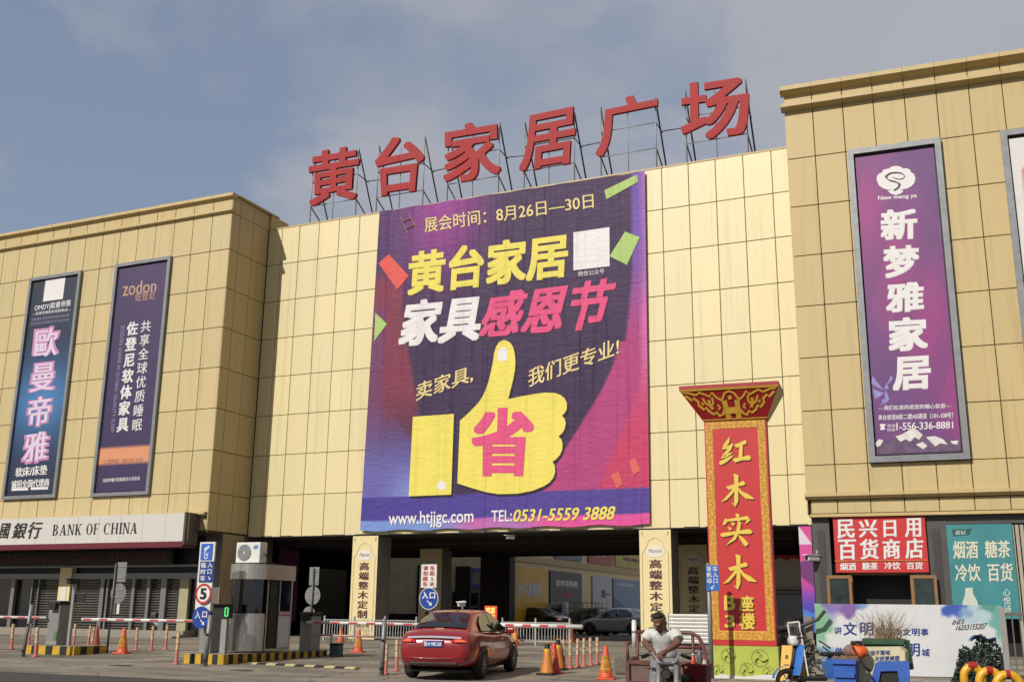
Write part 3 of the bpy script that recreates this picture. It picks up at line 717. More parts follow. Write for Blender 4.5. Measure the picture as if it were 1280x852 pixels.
for ch, a, b_, c, d, lab in RL:
    q = [PRF.loc(*p) for p in (a, b_, c, d)]
    xm = (q[0][0] + q[1][0] + q[2][0] + q[3][0]) / 4
    t = thing('rooftop_character', lab, 'sign letter', (xm, 40.5, ROOFZ), 0, 'red characters standing on the roof')
    ql = [(p[0] - xm, p[1] - ROOFZ) for p in q]
    mb = MB(); letters(mb, ch, ql, 0, bold=(.022, .019), depth=.16); mb.build('letter', M_rletter, t)
    zb = min(ql[2][1], ql[3][1]); zt = max(ql[0][1], ql[1][1]) - .15
    x0, x1 = min(ql[0][0], ql[3][0]) + .12, max(ql[1][0], ql[2][0]) - .12
    fr = MB()
    for x in (x0, x1):
        fr.tube([(x, .2, 0), (x, .2, zt)], .028, 6)
    for z in (zb + .02, (zb + zt) / 2): fr.tube([(x0, .2, z), (x1, .2, z)], .022, 6)
    fr.tube([((x0 + x1) / 2, .2, 0), ((x0 + x1) / 2, .2, zt - .3)], .02, 6)
    fr.build('front_frame', M_lsteel, t)
    bk = MB()
    for x in (x0, x1):
        bk.tube([(x, .22, zt), (x, 2.2, 0)], .038, 6); bk.tube([(x, .22, zb), (x, 2.1, .1)], .032, 6)
        bk.tube([(x, .22, (zb + zt) / 2), (x, 1.2, (zb + zt) / 2 - .05)], .024, 6)
        bk.tube([(x, 2.2, 0), (x, .22, 0)], .028, 6)
    bk.tube([(x0, 2.15, .07), (x1, 2.15, .07)], .028, 6)
    bk.build('back_brace', M_fsteel, t)
    if prevx is not None:
        rail = MB(); L0 = (x0 + xm) - prevx[0]
        rail.tube([(0, 0, 0), (L0, 0, (zb + zt) / 2 - prevx[1])], .022, 6)
        rail.tube([(0, 1.0, .18 - prevx[1]), (L0, 1.0, .18 - prevx[1])], .028, 6)
        rail.build('tie_rail', M_fsteel, t, loc=(prevx[0] - xm, 1.15, prevx[1]))
    prevx = (x1 + xm, (zb + zt) / 2)

# ------------------------------------------------------------------ the great purple banner
PB = Plane(0, 39.86)
def B(x, y): return PB.loc(x, y)
bq = [B(474.5, 264), B(806, 213.5), B(812, 655), B(450, 663.5)]
bx0 = -18.4
def bl(p): return (p[0] - bx0, p[1])
banner = thing('hanging_banner', 'huge purple and magenta promotional banner with a yellow thumbs up hung on the cream wall', 'banner', (bx0, 39.86, 0))
def sst(a, b_, x): 
    x = max(0, min(1, (x - a) / (b_ - a))); return x * x * (3 - 2 * x)
def mixc(a, b_, t): return tuple(a[i] + (b_[i] - a[i]) * t for i in range(3))
def ban_col(u, v):       # u right, v down
    c = mixc((68, 44, 84), (56, 38, 74), v)
    c = mixc(c, (168, 64, 160), .85 * (1 - sst(0, .3, math.hypot((u - .25) * 1.0, (v - .02) * .8))))
    c = mixc(c, (96, 58, 116), .6 * (1 - sst(0, .22, u)) * (1 - sst(.1, .4, v)))
    e = .17 - .05 * math.sin(v * 6)
    c = mixc(c, (142, 54, 78), .85 * (1 - sst(e - .015, e + .005, u)) * sst(.18, .25, v) * (1 - sst(.55, .85, v)))
    c = mixc(c, (112, 62, 108), .8 * (1 - sst(.05, .06, u)) * sst(.3, .34, v) * (1 - sst(.6, .9, v)))
    d = u - (v - .58) * .95          # lower-left diagonal fan
    c = mixc(c, (112, 108, 186), .9 * (1 - sst(-.02, .02, d - .03)) * sst(.6, .85, v))
    d2 = u - (v - .70) * 2.1
    c = mixc(c, (140, 168, 224), .8 * (1 - sst(-.02, .03, d2)) * sst(.78, .93, v) * sst(.05, .2, u) * (1 - sst(.3, .36, u)))
    c = mixc(c, (120, 56, 126), .75 * sst(0, .012, v - (.84 + (u - .42) * .18)) * sst(.4, .44, u))
    r1 = u - (.93 - .10 * sst(.25, 1, v) - .20 * sst(.5, 1, v))
    c = mixc(c, mixc((120, 88, 184), (186, 66, 128), sst(.15, .55, v)), .95 * sst(-.003, .01, r1 - (.02 if v < .5 else 0)))
    r2 = u - (.975 - .16 * sst(.55, 1, v))
    c = mixc(c, mixc((170, 110, 190), (206, 62, 100), sst(.3, .8, v)), .8 * sst(-.003, .02, r2))
    c = mixc(c, (232, 116, 176), .6 * sst(0, .02, u - .97) * sst(.25, .45, v) * (1 - sst(.5, .7, v)))
    if .905 < v < .972: c = mixc((72, 58, 150), (84, 66, 150), u)
    if v >= .972: c = mixc((120, 150, 216), (226, 84, 160), sst(.15, .75, u + .1 * math.sin(u * 19)))
    return c
def ban_pt(u, v):
    TL, TR, BR, BL = [bl(p) for p in bq]
    wav = .035 * math.sin(u * 37 + 2 * v) * v if v > .97 else 0
    a = (TL[0] + (TR[0] - TL[0]) * u, TL[1] + (TR[1] - TL[1]) * u); b2 = (BL[0] + (BR[0] - BL[0]) * u, BL[1] + (BR[1] - BL[1]) * u)
    sag = .10 * math.sin(math.pi * ((u * 7) % 1)) ** 2 * (1 - v) ** 8
    return (a[0] + (b2[0] - a[0]) * v, 0.0, a[1] + (b2[1] - a[1]) * v - sag * .35 + wav)
mb = MB(); mb.grid(lambda u, v: ban_pt(u, 1 - v), 150, 190, lambda u, v: ban_col(u, 1 - v)); mb.build('cloth', M_cloth, banner)
K_yel = cloth_ink('banner_yellow', (240, 224, 104)); K_pale = cloth_ink('banner_pale', (236, 214, 150)); K_wht = cloth_ink('banner_white', (238, 234, 236))
K_pink = cloth_ink('banner_pink', (228, 84, 134)); K_grn = cloth_ink('banner_green', (176, 206, 120)); K_red = cloth_ink('banner_red', (228, 92, 84)); K_org = cloth_ink('banner_orange', (224, 104, 96))
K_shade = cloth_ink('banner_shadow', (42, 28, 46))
def bt(name, s, pts, m, y=-.022, **k): return text(banner, name, s, [bl(B(*p)) for p in pts], m, y, **k)
bt('date_lettering', '展会时间：8月26日—30日', [(530.5, 272.5), (741.5, 241.5), (742.5, 260), (531.5, 291)], K_pale, bold=(.012, .008))
bt('title_lettering', '黄台家居', [(512, 317), (708.7, 291.5), (708.7, 344.5), (511, 368)], K_yel, bold=(.034, .03), slant=.05)
bt('subtitle_lettering', '家具', [(505, 378), (602, 369), (598, 423.5), (499.4, 432)], K_wht, bold=(.038, .032), slant=.12)
bt('festival_lettering', '感恩节', [(607, 369), (770, 348), (759, 409), (600, 421)], K_pink, bold=(.034, .026), slant=.12)
bt('small_lettering', '微信公众号', [(722.7, 339.3), (755.5, 335.5), (755.5, 342), (722.7, 346)], K_wht)
bt('slogan_lettering', '卖家具,', [(519.5, 479.5), (590, 456), (591.5, 477), (520.5, 502)], K_pale, bold=(.014, .01), slant=.1)
bt('slogan_lettering', '我们更专业!', [(660, 462), (773, 421.5), (775, 443), (661.5, 484)], K_pale, bold=(.014, .01), slant=.1)
bt('web_lettering', 'www.htjjgc.com', [(486.4, 640), (592, 636.5), (592, 657), (486.4, 660.5)], K_wht, bold=(.012, .012))
bt('phone_lettering', 'TEL:', [(614.6, 638), (640, 637), (640, 651), (614.6, 652)], K_wht, bold=(.012, .012))
bt('phone_number', '0531-5559 3888', [(643, 637), (769.5, 632.5), (768, 648.5), (642, 651.5)], K_yel, slant=.16, bold=(.02, .016))
def bpoly(name, pts, m, y, y2=None):
    mb = MB(); mb.prism([bl(B(*p)) for p in pts], y, y + .003 if y2 is None else y2); return mb.build(name, m, banner)
def c7(p): return (440 + p[0] / 3.368, 200 + p[1] / 3.368)
def c8(p): return (440 + p[0] / 3.276, 420 + p[1] / 3.276)
HAND = [(443, 345), (470, 322), (500, 292), (520, 270), (535, 248), (550, 215), (560, 185), (570, 145), (578, 105), (583, 70), (590, 45), (602, 26), (618, 17), (632, 17), (650, 28), (660, 45), (667, 70), (670, 105), (668, 140), (660, 180), (650, 220), (640, 258), (680, 249), (740, 238), (790, 231), (830, 232), (855, 241), (872, 255), (881, 275), (880, 298), (872, 314), (860, 325),
        (872, 338), (876, 356), (872, 378), (862, 396), (846, 410), (858, 422), (863, 442), (861, 466), (852, 486), (838, 502), (822, 514), (831, 530), (833, 555), (826, 578), (810, 598), (788, 613), (740, 632), (680, 644), (600, 646), (550, 638), (500, 624), (432, 602)]
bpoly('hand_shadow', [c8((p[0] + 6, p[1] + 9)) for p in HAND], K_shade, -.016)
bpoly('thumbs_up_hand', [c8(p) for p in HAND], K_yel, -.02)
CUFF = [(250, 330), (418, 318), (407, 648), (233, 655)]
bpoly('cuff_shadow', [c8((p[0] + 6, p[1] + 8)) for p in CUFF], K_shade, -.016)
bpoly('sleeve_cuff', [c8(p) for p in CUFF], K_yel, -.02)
bpoly('thumbnail', [c8(p) for p in [(598, 62), (606, 51), (618, 47), (630, 50), (638, 60), (637, 90), (632, 100), (603, 103), (597, 96)]], K_wht, -.024)
bpoly('cuff_button', [c8((368 + 19 * math.cos(a * .4), 612 + 18 * math.sin(a * .4))) for a in range(16)], K_wht, -.024)
bt('hand_lettering', '省', [(592, 511.5), (666.5, 511.5), (660.5, 593), (592.5, 593)], K_pink, -.025, bold=(.04, .024))
bpoly('blank_card', [(717, 290.6), (762, 284), (762.2, 332.7), (717, 338)], K_wht, -.02)
for pts, m in (([(112, 435), (155, 397), (240, 488), (192, 545)], K_red), ([(1085, 405), (1150, 302), (1212, 325), (1158, 442)], K_grn), ([(1063, 128), (1200, 62), (1206, 92), (1072, 166)], K_grn)):
    bpoly('confetti', [c7(p) for p in pts], m, -.02)
bpoly('confetti', [c7(p) for p in [(99, 643), (148, 690), (94, 762)]], K_grn, -.02)
bpoly('confetti', [c8(p) for p in [(1060, 568), (1092, 551), (1110, 606), (1086, 622)]], K_org, -.02)
bpoly('confetti', [c8(p) for p in [(1134, 512), (1160, 497), (1182, 550), (1153, 568)]], K_org, -.02)
for a, b_ in (((205, 240), (238, 310)), ((240, 222), (272, 288)), ((212, 262), (252, 244)), ((228, 292), (266, 272))):
    p0, p1 = bl(B(*c7(a))), bl(B(*c7(b_))); mb = MB(); mb.bar((p0[0], -.02, p0[1]), (p1[0], -.02, p1[1]), .07, .006); mb.build('ladder_mark', K_pale, banner)

# ------------------------------------------------------------------ framed billboards
def billboard(plane, quad_px, label, colfn, name='framed_billboard', grp='framed billboards on the wings', fw=.16, fd=.16, zfix=None, x1=None):
    pts = [plane.loc(*p) for p in quad_px]
    xa = (pts[0][0] + pts[3][0]) / 2; xb = x1 if x1 else (pts[1][0] + pts[2][0]) / 2
    zt = (pts[0][1] + pts[1][1]) / 2; zb = (pts[2][1] + pts[3][1]) / 2
    xm = (xa + xb) / 2; wl = plane.world(xm, zb)
    t = thing(name, label, 'billboard', wl, plane.th, grp)
    hw, h = (xb - xa) / 2, zt - zb
    fr = MB()
    for (p, q_) in (((-hw, -hw + fw), (0, h)), ((hw - fw, hw), (0, h))): fr.box(p[0], p[1], -fd, -.015, q_[0], q_[1])
    fr.box(-hw + fw, hw - fw, -fd + .002, -.015, h - fw, h); fr.box(-hw + fw, hw - fw, -fd + .002, -.015, 0, fw)
    fr.build('frame', M_frame, t)
    MB().box(-hw + fw, hw - fw, -.03, -.016, fw, h - fw).build('back_panel', M_black, t)
    x0, x1_, z0, z1 = -hw + fw + .045, hw - fw - .045, fw + .05, h - fw - .09
    mb = MB(); mb.grid(lambda u, v: (x0 + (x1_ - x0) * u, -.055, z0 + (z1 - z0) * v), 24, 72, colfn); mb.build('poster', M_print, t)
    def lc(x, y):
        s_, z = plane.loc(x, y, -.06); return (s_ - xm, z - zb)
    return t, lc, (x0, x1_, z0, z1)
PLW = Plane(-31.0, YW)
def z25(p): return (p[0] / 2.504, 300 + p[1] / 2.504)
def bbA(u, v):
    c = mixc((20, 36, 66), (62, 128, 186), math.exp(-((v - .42) / .2) ** 2) * (.75 + .25 * math.sin(u * 3)))
    return mixc(c, (36, 46, 58), sst(.72, 1, v) * .8)
A, la, ra = billboard(PLW, [(40, 348.7), (104.6, 338.7), (71, 621.9), (4.8, 624.3)], 'blue framed billboard with pink characters and a white square at its top, leftmost', bbA)
def at_(par, lc, name, s, pts, m, y=-.0575, **k): return text(par, name, s, [lc(*p) for p in pts], m, y, **k)
K_pk = ink('mid_pink', (206, 136, 188)); K_or = ink('dull_gold', (196, 152, 118)); K_lav = ink('lavender_grey', (150, 138, 170))
mb = MB(); mb.prism([la(*z25(p)) for p in [(143, 125), (205, 116), (196, 184), (134, 192)]], -.0575, -.056); mb.build('white_square', I_white, A)
at_(A, la, 'brand_lettering', 'OMDY|歐曼帝雅', [z25(p) for p in [(110, 203), (222, 186), (220, 209), (107, 225)]], I_white, bold=(.01, .01))
at_(A, la, 'tagline', '—歐曼帝雅国际家居集团—', [z25(p) for p in [(103, 226), (222, 211), (221, 221), (101, 236)]], I_white)
at_(A, la, 'tagline', '中国驰名商标软体家居专家品牌', [z25(p) for p in [(100, 244), (218, 229), (217, 239), (98, 254)]], K_lav)
at_(A, la, 'tagline', '欧式软床床垫布艺沙发专卖', [z25(p) for p in [(98, 258), (216, 244), (215, 253), (96, 267)]], K_lav)
at_(A, la, 'title_outline', '歐曼帝雅', [z25(p) for p in [(110, 276), (190, 268), (147, 690), (68, 702)]], K_pk, vertical=True, pitch=1.12, bold=(.055, .03))
at_(A, la, 'title_lettering', '歐曼帝雅', [z25(p) for p in [(114, 281), (186, 273), (144, 686), (72, 697)]], mat('pale_pink_ink', (226, 210, 232), .5, var=0), -.066, vertical=True, pitch=1.12, bold=(.02, .004))
at_(A, la, 'product_lettering', '软床/床垫', [z25(p) for p in [(50, 712), (149, 702), (146, 733), (47, 741)]], I_white, bold=(.03, .012))
at_(A, la, 'footer_lettering', '诚招全国代理商', [z25(p) for p in [(37, 752), (155, 745), (153, 769), (35, 776)]], I_white, bold=(.03, .015))
for a in ((36, 776, 88), (96, 773, 150)):
    mb = MB(); mb.prism([la(*z25(p)) for p in [(a[0], a[1]), (a[2], a[1] - 2), (a[2], a[1] + 6), (a[0], a[1] + 8)]], -.0575, -.056); mb.build('footer_bar', I_white, A)
Bb, lb, rb = billboard(PLW, [(147, 331), (216.9, 320.8), (187, 618.3), (115.8, 620.7)], 'dark purple framed billboard with white vertical lettering and an orange band, nearest the wing corner',
                       lambda u, v: mixc((52, 36, 84), (66, 44, 92), v) if not (.122 < v < .19) else (222, 150, 110))
at_(Bb, lb, 'brand_lettering', 'zodon', [z25(p) for p in [(386, 130), (490, 124), (488, 160), (384, 176)]], K_or, bold=(.012, .0))
at_(Bb, lb, 'brand_characters', '佐登尼', [z25(p) for p in [(423, 166), (486, 158), (484, 184), (421, 192)]], K_or)
at_(Bb, lb, 'title_lettering', '佐登尼软体家具', [z25(p) for p in [(400, 258), (433, 254), (400, 596), (365, 600)]], I_white, vertical=True, pitch=1.1, bold=(.034, .024))
at_(Bb, lb, 'slogan_lettering', '共享全球优质睡眠', [z25(p) for p in [(442, 254), (474, 250), (444, 594), (412, 598)]], I_white, vertical=True, pitch=1.12, bold=(.006, .006))
mb = MB(); letters(mb, 'ZODON SHARE IN GLOBAL QUALITY SLEEP', ((0, 1), (1, 1), (1, 0), (0, 0)), 0)
q = [lb(*z25(p)) for p in [(390, 266), (356, 600), (344, 601), (377, 267)]]      # TL TR BR BL of the turned line
vv = []
for (u, _y, v) in mb.v:
    a = (q[3][0] + (q[2][0] - q[3][0]) * u, q[3][1] + (q[2][1] - q[3][1]) * u); b2 = (q[0][0] + (q[1][0] - q[0][0]) * u, q[0][1] + (q[1][1] - q[0][1]) * u)
    vv.append((a[0] + (b2[0] - a[0]) * v, -.0575, a[1] + (b2[1] - a[1]) * v))
mb.v = vv; mb.build('latin_lettering', K_lav, Bb)
at_(Bb, lb, 'phone_lettering', '订货热线：400-019-2676', [z25(p) for p in [(326, 686), (448, 678), (446, 692), (324, 700)]], mat('brown_ink', (110, 70, 60), .5, var=0))
at_(Bb, lb, 'footer_lettering', '深圳罗曼丹家具股份公司出品', [z25(p) for p in [(322, 746), (438, 738), (437, 750), (321, 758)]], I_white, bold=(.01, .01))

def bbC(u, v):
    c = mixc((150, 50, 128), (104, 58, 124), .5 + .5 * math.sin(3.2 * u + 5.5 * v))
    k = (u * 1.4 + v * 3.1) % 1.0; k2 = (u * 1.7 - v * 2.3 + 5) % 1.0
    c = mixc(c, (176, 60, 140), .45 * sst(.5, .52, k) * (1 - k)); c = mixc(c, (84, 54, 112), .5 * sst(.55, .57, k2) * (k2 - .3))
    return mixc(c, (70, 38, 80), sst(.05, .0, v) if v < .05 else 0)
PRW = Plane(-5.75, 37.1, TH)
def z96(p): return (970 + p[0] / 3.548, 60 + p[1] / 3.548)
def z98(p): return (980 + p[0] / 2.3667, 300 + p[1] / 2.3667)
Cb, lcc, rc = billboard(PRW, [(1059.6, 188.8), (1175.2, 174.7), (1213.2, 573.8), (1086.5, 578.8)], 'tall magenta framed billboard with five white characters and a snowy mountain, on right wing', bbC, fw=.2, fd=.18)
# flower emblem: scalloped white shape with an S curve cut into it
def sc(p): return (1040 + p[0] / 3.55, 160 + p[1] / 3.55)
FL = [(198, 230), (200, 212), (212, 200), (222, 198), (226, 186), (240, 182), (254, 180), (262, 172), (284, 168), (304, 172), (316, 180), (332, 178), (346, 186), (352, 198), (364, 204), (370, 222), (366, 242), (352, 258), (334, 268), (314, 272), (302, 276), (318, 278), (306, 290), (284, 298), (262, 292), (246, 278), (262, 276), (272, 274), (250, 274), (228, 268), (208, 254)]
mb = MB(); mb.prism([lcc(*sc(p)) for p in FL], -.0575, -.056); mb.build('flower_emblem', I_white, Cb)
mb = MB(); S = [(322, 212), (308, 200), (284, 197), (258, 200), (242, 210), (240, 222), (254, 232), (280, 238), (298, 246), (300, 256), (290, 266), (274, 276)]
for k in range(len(S) - 1):
    p0, p1 = lcc(*sc(S[k])), lcc(*sc(S[k + 1])); mb.bar((p0[0], -.0625 - .0003 * k, p0[1]), (p1[0], -.0625 - .0003 * k, p1[1]), .09, .006)
p_ = [(322, 212), (318, 222), (300, 228), (280, 224), (268, 218)]
for k in range(len(p_) - 1):
    p0, p1 = lcc(*sc(p_[k])), lcc(*sc(p_[k + 1])); mb.bar((p0[0], -.063 - .0003 * k, p0[1]), (p1[0], -.063 - .0003 * k, p1[1]), .05, .006)
mb.build('emblem_curve', mat('emblem_purple', (128, 52, 120), .5, var=0), Cb)
at_(Cb, lcc, 'brand_lettering', 'New meng ya', [sc(p) for p in [(205, 302), (376, 290), (376, 312), (205, 326)]], I_white, bold=(.02, .02))
for k, (ch, pts) in enumerate((('新', [(222, 368), (372, 360), (372, 486), (222, 496)]), ('梦', [(232, 530), (382, 522), (380, 652), (236, 662)]), ('雅', [(246, 694), (402, 684), (402, 806), (246, 818)]))):
    at_(Cb, lcc, 'title_lettering', ch, [sc(p) for p in pts], I_white, bold=(.04, .034))
for ch, pts in (('家', [(312, 234), (420, 228), (422, 320), (314, 328)]), ('居', [(327, 350), (430, 344), (430, 436), (326, 442)])):
    at_(Cb, lcc, 'title_lettering', ch, [z98(p) for p in pts], I_white, bold=(.04, .034))
at_(Cb, lcc, 'slogan_lettering', '—我们在意的是您的顺心如意—', [z98(p) for p in [(280, 490), (494, 482), (494, 496), (280, 503)]], I_white, bold=(.016, .012))
at_(Cb, lcc, 'address_lettering', '黄台家居B座二楼AB通道（101-108号）', [z98(p) for p in [(279, 517), (500, 508), (500, 526), (279, 532)]], I_white, bold=(.014, .012))
at_(Cb, lcc, 'hotline_lettering', '咨询', [z98(p) for p in [(305, 544), (329, 543), (329, 553), (305, 554)]], I_white)
at_(Cb, lcc, 'hotline_lettering', '热线', [z98(p) for p in [(305, 556), (329, 555), (329, 565), (305, 566)]], I_white)
at_(Cb, lcc, 'phone_number', '1-556-336-8881', [z98(p) for p in [(333, 540), (500, 536), (500, 556), (333, 562)]], I_white, bold=(.014, .012))
mb = MB(); mb.prism([lcc(*z98(p)) for p in [(282, 548), (286, 543), (298, 543), (302, 548), (296, 549), (299, 560), (284, 561), (287, 550)]], -.0575, -.056); mb.build('phone_symbol', I_white, Cb)
MT = [(268, 632), (268, 600), (282, 586), (296, 590), (304, 603), (318, 592), (330, 578), (346, 574), (364, 568), (380, 556), (394, 560), (412, 574), (428, 580), (446, 578), (470, 586), (500, 592), (520, 590), (522, 622)]
mb = MB(); mb.prism([lcc(*z98(p)) for p in MT], -.0575, -.056); mb.build('mountain', mat('mountain_rock', (104, 78, 112), .5, var=.5, scale=3), Cb)
mb = MB()
for P_ in ([(330, 580), (346, 575), (380, 557), (394, 561), (410, 575), (400, 590), (386, 582), (374, 596), (360, 588), (344, 596)], [(420, 582), (446, 579), (470, 588), (484, 604), (462, 600), (448, 610), (436, 598)], [(270, 600), (282, 588), (294, 592), (286, 606), (276, 612)], [(390, 604), (410, 596), (424, 608), (412, 618)], [(492, 594), (516, 592), (512, 604), (498, 602)]):
    mb.prism([lcc(*z98(p)) for p in P_], -.0595, -.058)
tag(mb.build('snow', mat('snow_print', (226, 224, 222), .5, var=.15, scale=4), Cb))
mb = MB()
for P_ in (((296, 440), (304, 420), (310, 440)), ((296, 445), (262, 402), (258, 425)), ((298, 452), (270, 470), (262, 440)), ((300, 440), (312, 470), (296, 486)), ((304, 430), (322, 410), (316, 400)), ((300, 470), (286, 492), (292, 470))):
    mb.prism([lcc(*z98(p)) for p in P_], -.0575, -.056)
mb.build('dancer_sketch', mat('pale_lilac', (150, 140, 208), .5, var=.2), Cb)
Db, ldd, rd = billboard(PRW, [(1258, 164.3), (1300, 160), (1300, 570), (1285, 571)], 'white framed billboard with a pink block, cut off by the right edge', lambda u, v: (206, 108, 124) if .62 < v < .9 and u > .1 else (226, 222, 220), fw=.2, fd=.18, x1=10.4)

# ------------------------------------------------------------------ bank sign and its neighbours
PBK = Plane(-31.0, 36.35)
def bk(x, y): return PBK.loc(x, y)
bxr, bzt = bk(231, 640.5); bzb = bk(231, 676)[1]; bzm = bk(231, 683)[1]; bxc = bxr - 6
bank = thing('bank_sign', 'long white bank fascia sign with black English lettering and maroon lower edge', 'sign', (PBK.o.x + bxc, 36.35, bzm))
hh = bzt - bzm
mb = MB(); mb.box(-16, 6, 0, .8, .24, hh); mb.build('sign_box', mat('bank_white', (216, 212, 206), .4, var=.05), bank)
mb = MB(); mb.box(-16.02, 6.02, -.02, .82, 0, .238); mb.build('maroon_band', mat('bank_maroon', (108, 28, 48), .4, var=.06), bank)
mb = MB(); mb.box(6.001, 6.1, -.01, .81, .1, hh + .03); mb.build('end_cap', mat('end_cap_grey', (84, 80, 74), .5, var=.1), bank)
mb = MB()
for k in range(18): mb.box(-15 + 1.25 * k, -14.99 + 1.25 * k, -.004, 0, .26, hh - .02)
tag(mb.build('panel_joint', mat('joint_grey', (170, 166, 160), .5, var=0), bank))
mb = MB(); zl0 = bk(66, 669)[1] - bzm; zl1 = bk(66, 655.5)[1] - bzm
words = [('BANK', 66, 103.5), ('OF', 108, 126), ('CHINA', 129.5, 173)]
for wd, p0, p1 in words:
    x0, x1 = bk(p0, 662)[0] - bxc, bk(p1, 660)[0] - bxc; n_ = len(wd); tot = sum(.5 if c == 'I' else 1 for c in wd); cw = (x1 - x0) / tot; x = x0
    for c in wd:
        k = .5 if c == 'I' else 1
        serif(mb, c, x - (cw * .22 if c == 'I' else 0), zl0, cw * .88, zl1 - zl0, -.006); x += cw * k
mb.build('lettering', I_black, bank)
for ch, p0, p1, y0, y1 in (('行', 37, 51, 652, 672.5), ('銀', 17.5, 32, 653.5, 672.5), ('國', 1, 11.5, 654, 672.5), ('中', -20, -6, 655, 674)):
    x0, z1 = bk(p0, y0); x1, z0 = bk(p1, y1)
    text(bank, 'brush_lettering', ch, rect(x0 - bxc, x1 - bxc, z0 - bzm, z1 - bzm), I_black, -.006, bold=(.03, .012), slant=.18)
# LED strip under it
led = thing('led_display', 'long dark LED ticker strip with dull red dots above the bank windows', 'display', (PL.o.x - 8.2, 38.2, 3.47))
mb = MB(); mb.box(-14, 5.6, 0, .2, 0, .62); mb.build('housing', M_black, led)
mb = MB()
rd = random.Random(3); x = -11.5
while x < 5.2:
    if rd.random() < .86:
        for r_ in range(5):
            for c_ in range(5):
                if rd.random() < .52: mb.box(x + c_ * .07, x + c_ * .07 + .06, -.01, -.002, .13 + r_ * .075, .13 + r_ * .075 + .062)
    x += .46
o_ = mb.build('dot_matrix', mat('led_dull_red', (120, 34, 28), .6, var=.3), led); o_['kind'] = 'stuff'
# security cameras
def cctv(loc, label, s=1.0, rz=0.0, nm='security_camera'):
    t = thing(nm, label, 'camera', loc, rz, 'security cameras')
    m = MB(); m.tube([(0, 0, 0), (0, 0, -.12 * s)], .03 * s, 8); m.tube([(0, .0, -.12 * s), (0, -.08 * s, -.16 * s)], .025 * s, 8); m.build('bracket', M_grey, t)
    m = MB(); m.box(-.06 * s, .06 * s, -.34 * s, .02 * s, -.24 * s, -.12 * s, bev=.02 * s); m.box(-.075 * s, .075 * s, -.4 * s, .04 * s, -.118 * s, -.1 * s); m.build('housing', M_white, t)
    m = MB(); m.tube([(0, -.335 * s, -.18 * s), (0, -.352 * s, -.18 * s)], .042 * s, 12); m.build('lens', M_glass, t)
    return t
p = atY(222, 682, 36.6); cctv((p.x, 36.9, p.z + .35), 'white security camera hanging under the end of the bank sign', 1.5, .5)
p = atY(641.5, 665, 40.2); cctv((p.x, 40.25, ZS - .02), 'white dome bracket camera under the edge of the middle block, below the banner', 1.1, -.5)
p = PS.pt(1022, 697, .0); cctv((p.x, p.y - .02, p.z + .25), 'white security camera on the charcoal pilaster beside the pink banner', 1.5, -.6)

# ------------------------------------------------------------------ shop signs on the right
def flat_sign(plane, quad, name, label, cat, m, th=.06, off=0.0, group=None):
    P_ = [plane.loc(*p, off) for p in quad]
    xa = (P_[0][0] + P_[3][0]) / 2; xb = (P_[1][0] + P_[2][0]) / 2; zt = (P_[0][1] + P_[1][1]) / 2; zb = (P_[2][1] + P_[3][1]) / 2; xm = (xa + xb) / 2
    t = thing(name, label, cat, plane.world(xm, zb, off), plane.th, group)
    MB().box(-(xb - xa) / 2, (xb - xa) / 2, 0, th, 0, zt - zb).build('board', m, t)
    def lc(x, y):
        s_, z = plane.loc(x, y, off - .01); return (s_ - xm, z - zb)
    return t, lc, ((xb - xa) / 2, zt - zb)
def z67(p): return (980 + p[0] / 3.673, 620 + p[1] / 3.673)
ss, lss, _ = flat_sign(PS, [z67(p) for p in [(224, 90), (648, 85), (662, 345), (238, 352)]], 'shop_sign', 'red corner shop sign with two rows of large white characters over the door', 'sign', M_red, off=-.12)
for ch, q_ in (('民', (246, 108, 320, 190)), ('兴', (345, 108, 424, 186)), ('日', (458, 112, 512, 184)), ('用', (556, 102, 626, 184)), ('百', (250, 200, 328, 288)), ('货', (350, 198, 430, 286)), ('商', (454, 198, 530, 284)), ('店', (558, 194, 636, 282))):
    text(ss, 'lettering', ch, [lss(*z67(p)) for p in ((q_[0], q_[1]), (q_[2], q_[1] - 2), (q_[2] + 3, q_[3]), (q_[0] + 2, q_[3] + 2))], I_white, -.01, bold=(.03, .014))
for s_, q_ in (('烟酒', (258, 306, 330, 338)), ('糖茶', (360, 304, 430, 336)), ('冷饮', (462, 302, 534, 334)), ('百货', (564, 302, 636, 334))):
    text(ss, 'small_lettering', s_, [lss(*z67(p)) for p in ((q_[0], q_[1]), (q_[2], q_[1] - 1), (q_[2], q_[3]), (q_[0], q_[3]))], I_white, -.01, bold=(.03, .02))
mb = MB(); a, b2 = lss(*z67((232, 297))), lss(*z67((660, 292))); mb.bar((a[0], -.006, a[1]), (b2[0], -.006, b2[1]), .05, .01); mb.build('gold_rule', I_gold, ss)
tp, ltp, _ = flat_sign(PS, [z67(p) for p in [(752, 130), (1046, 124), (1085, 560), (772, 560)]], 'window_poster', 'teal window poster with white characters and a white bottle beside the corner shop', 'poster', mat('teal_print', (66, 142, 148), .4, var=.12, scale=1.2), off=-.02)
for s_, q_ in (('烟酒', (776, 206, 888, 284)), ('糖茶', (922, 204, 1036, 280)), ('冷饮', (786, 312, 900, 388)), ('百货', (934, 308, 1048, 388))):
    text(tp, 'lettering', s_, [ltp(*z67(p)) for p in ((q_[0], q_[1]), (q_[2], q_[1] - 2), (q_[2] + 3, q_[3]), (q_[0] + 3, q_[3] + 2))], ink('warm_white', (226, 222, 200)), -.01, bold=(.02, .012))
mb = MB(); mb.prism([ltp(*z67(p)) for p in [(818, 500), (820, 485), (832, 448), (832, 420), (866, 418), (868, 446), (888, 482), (892, 500)]], -.012, -.004); mb.build('bottle_print', ink('bottle_white', (206, 212, 200)), tp)
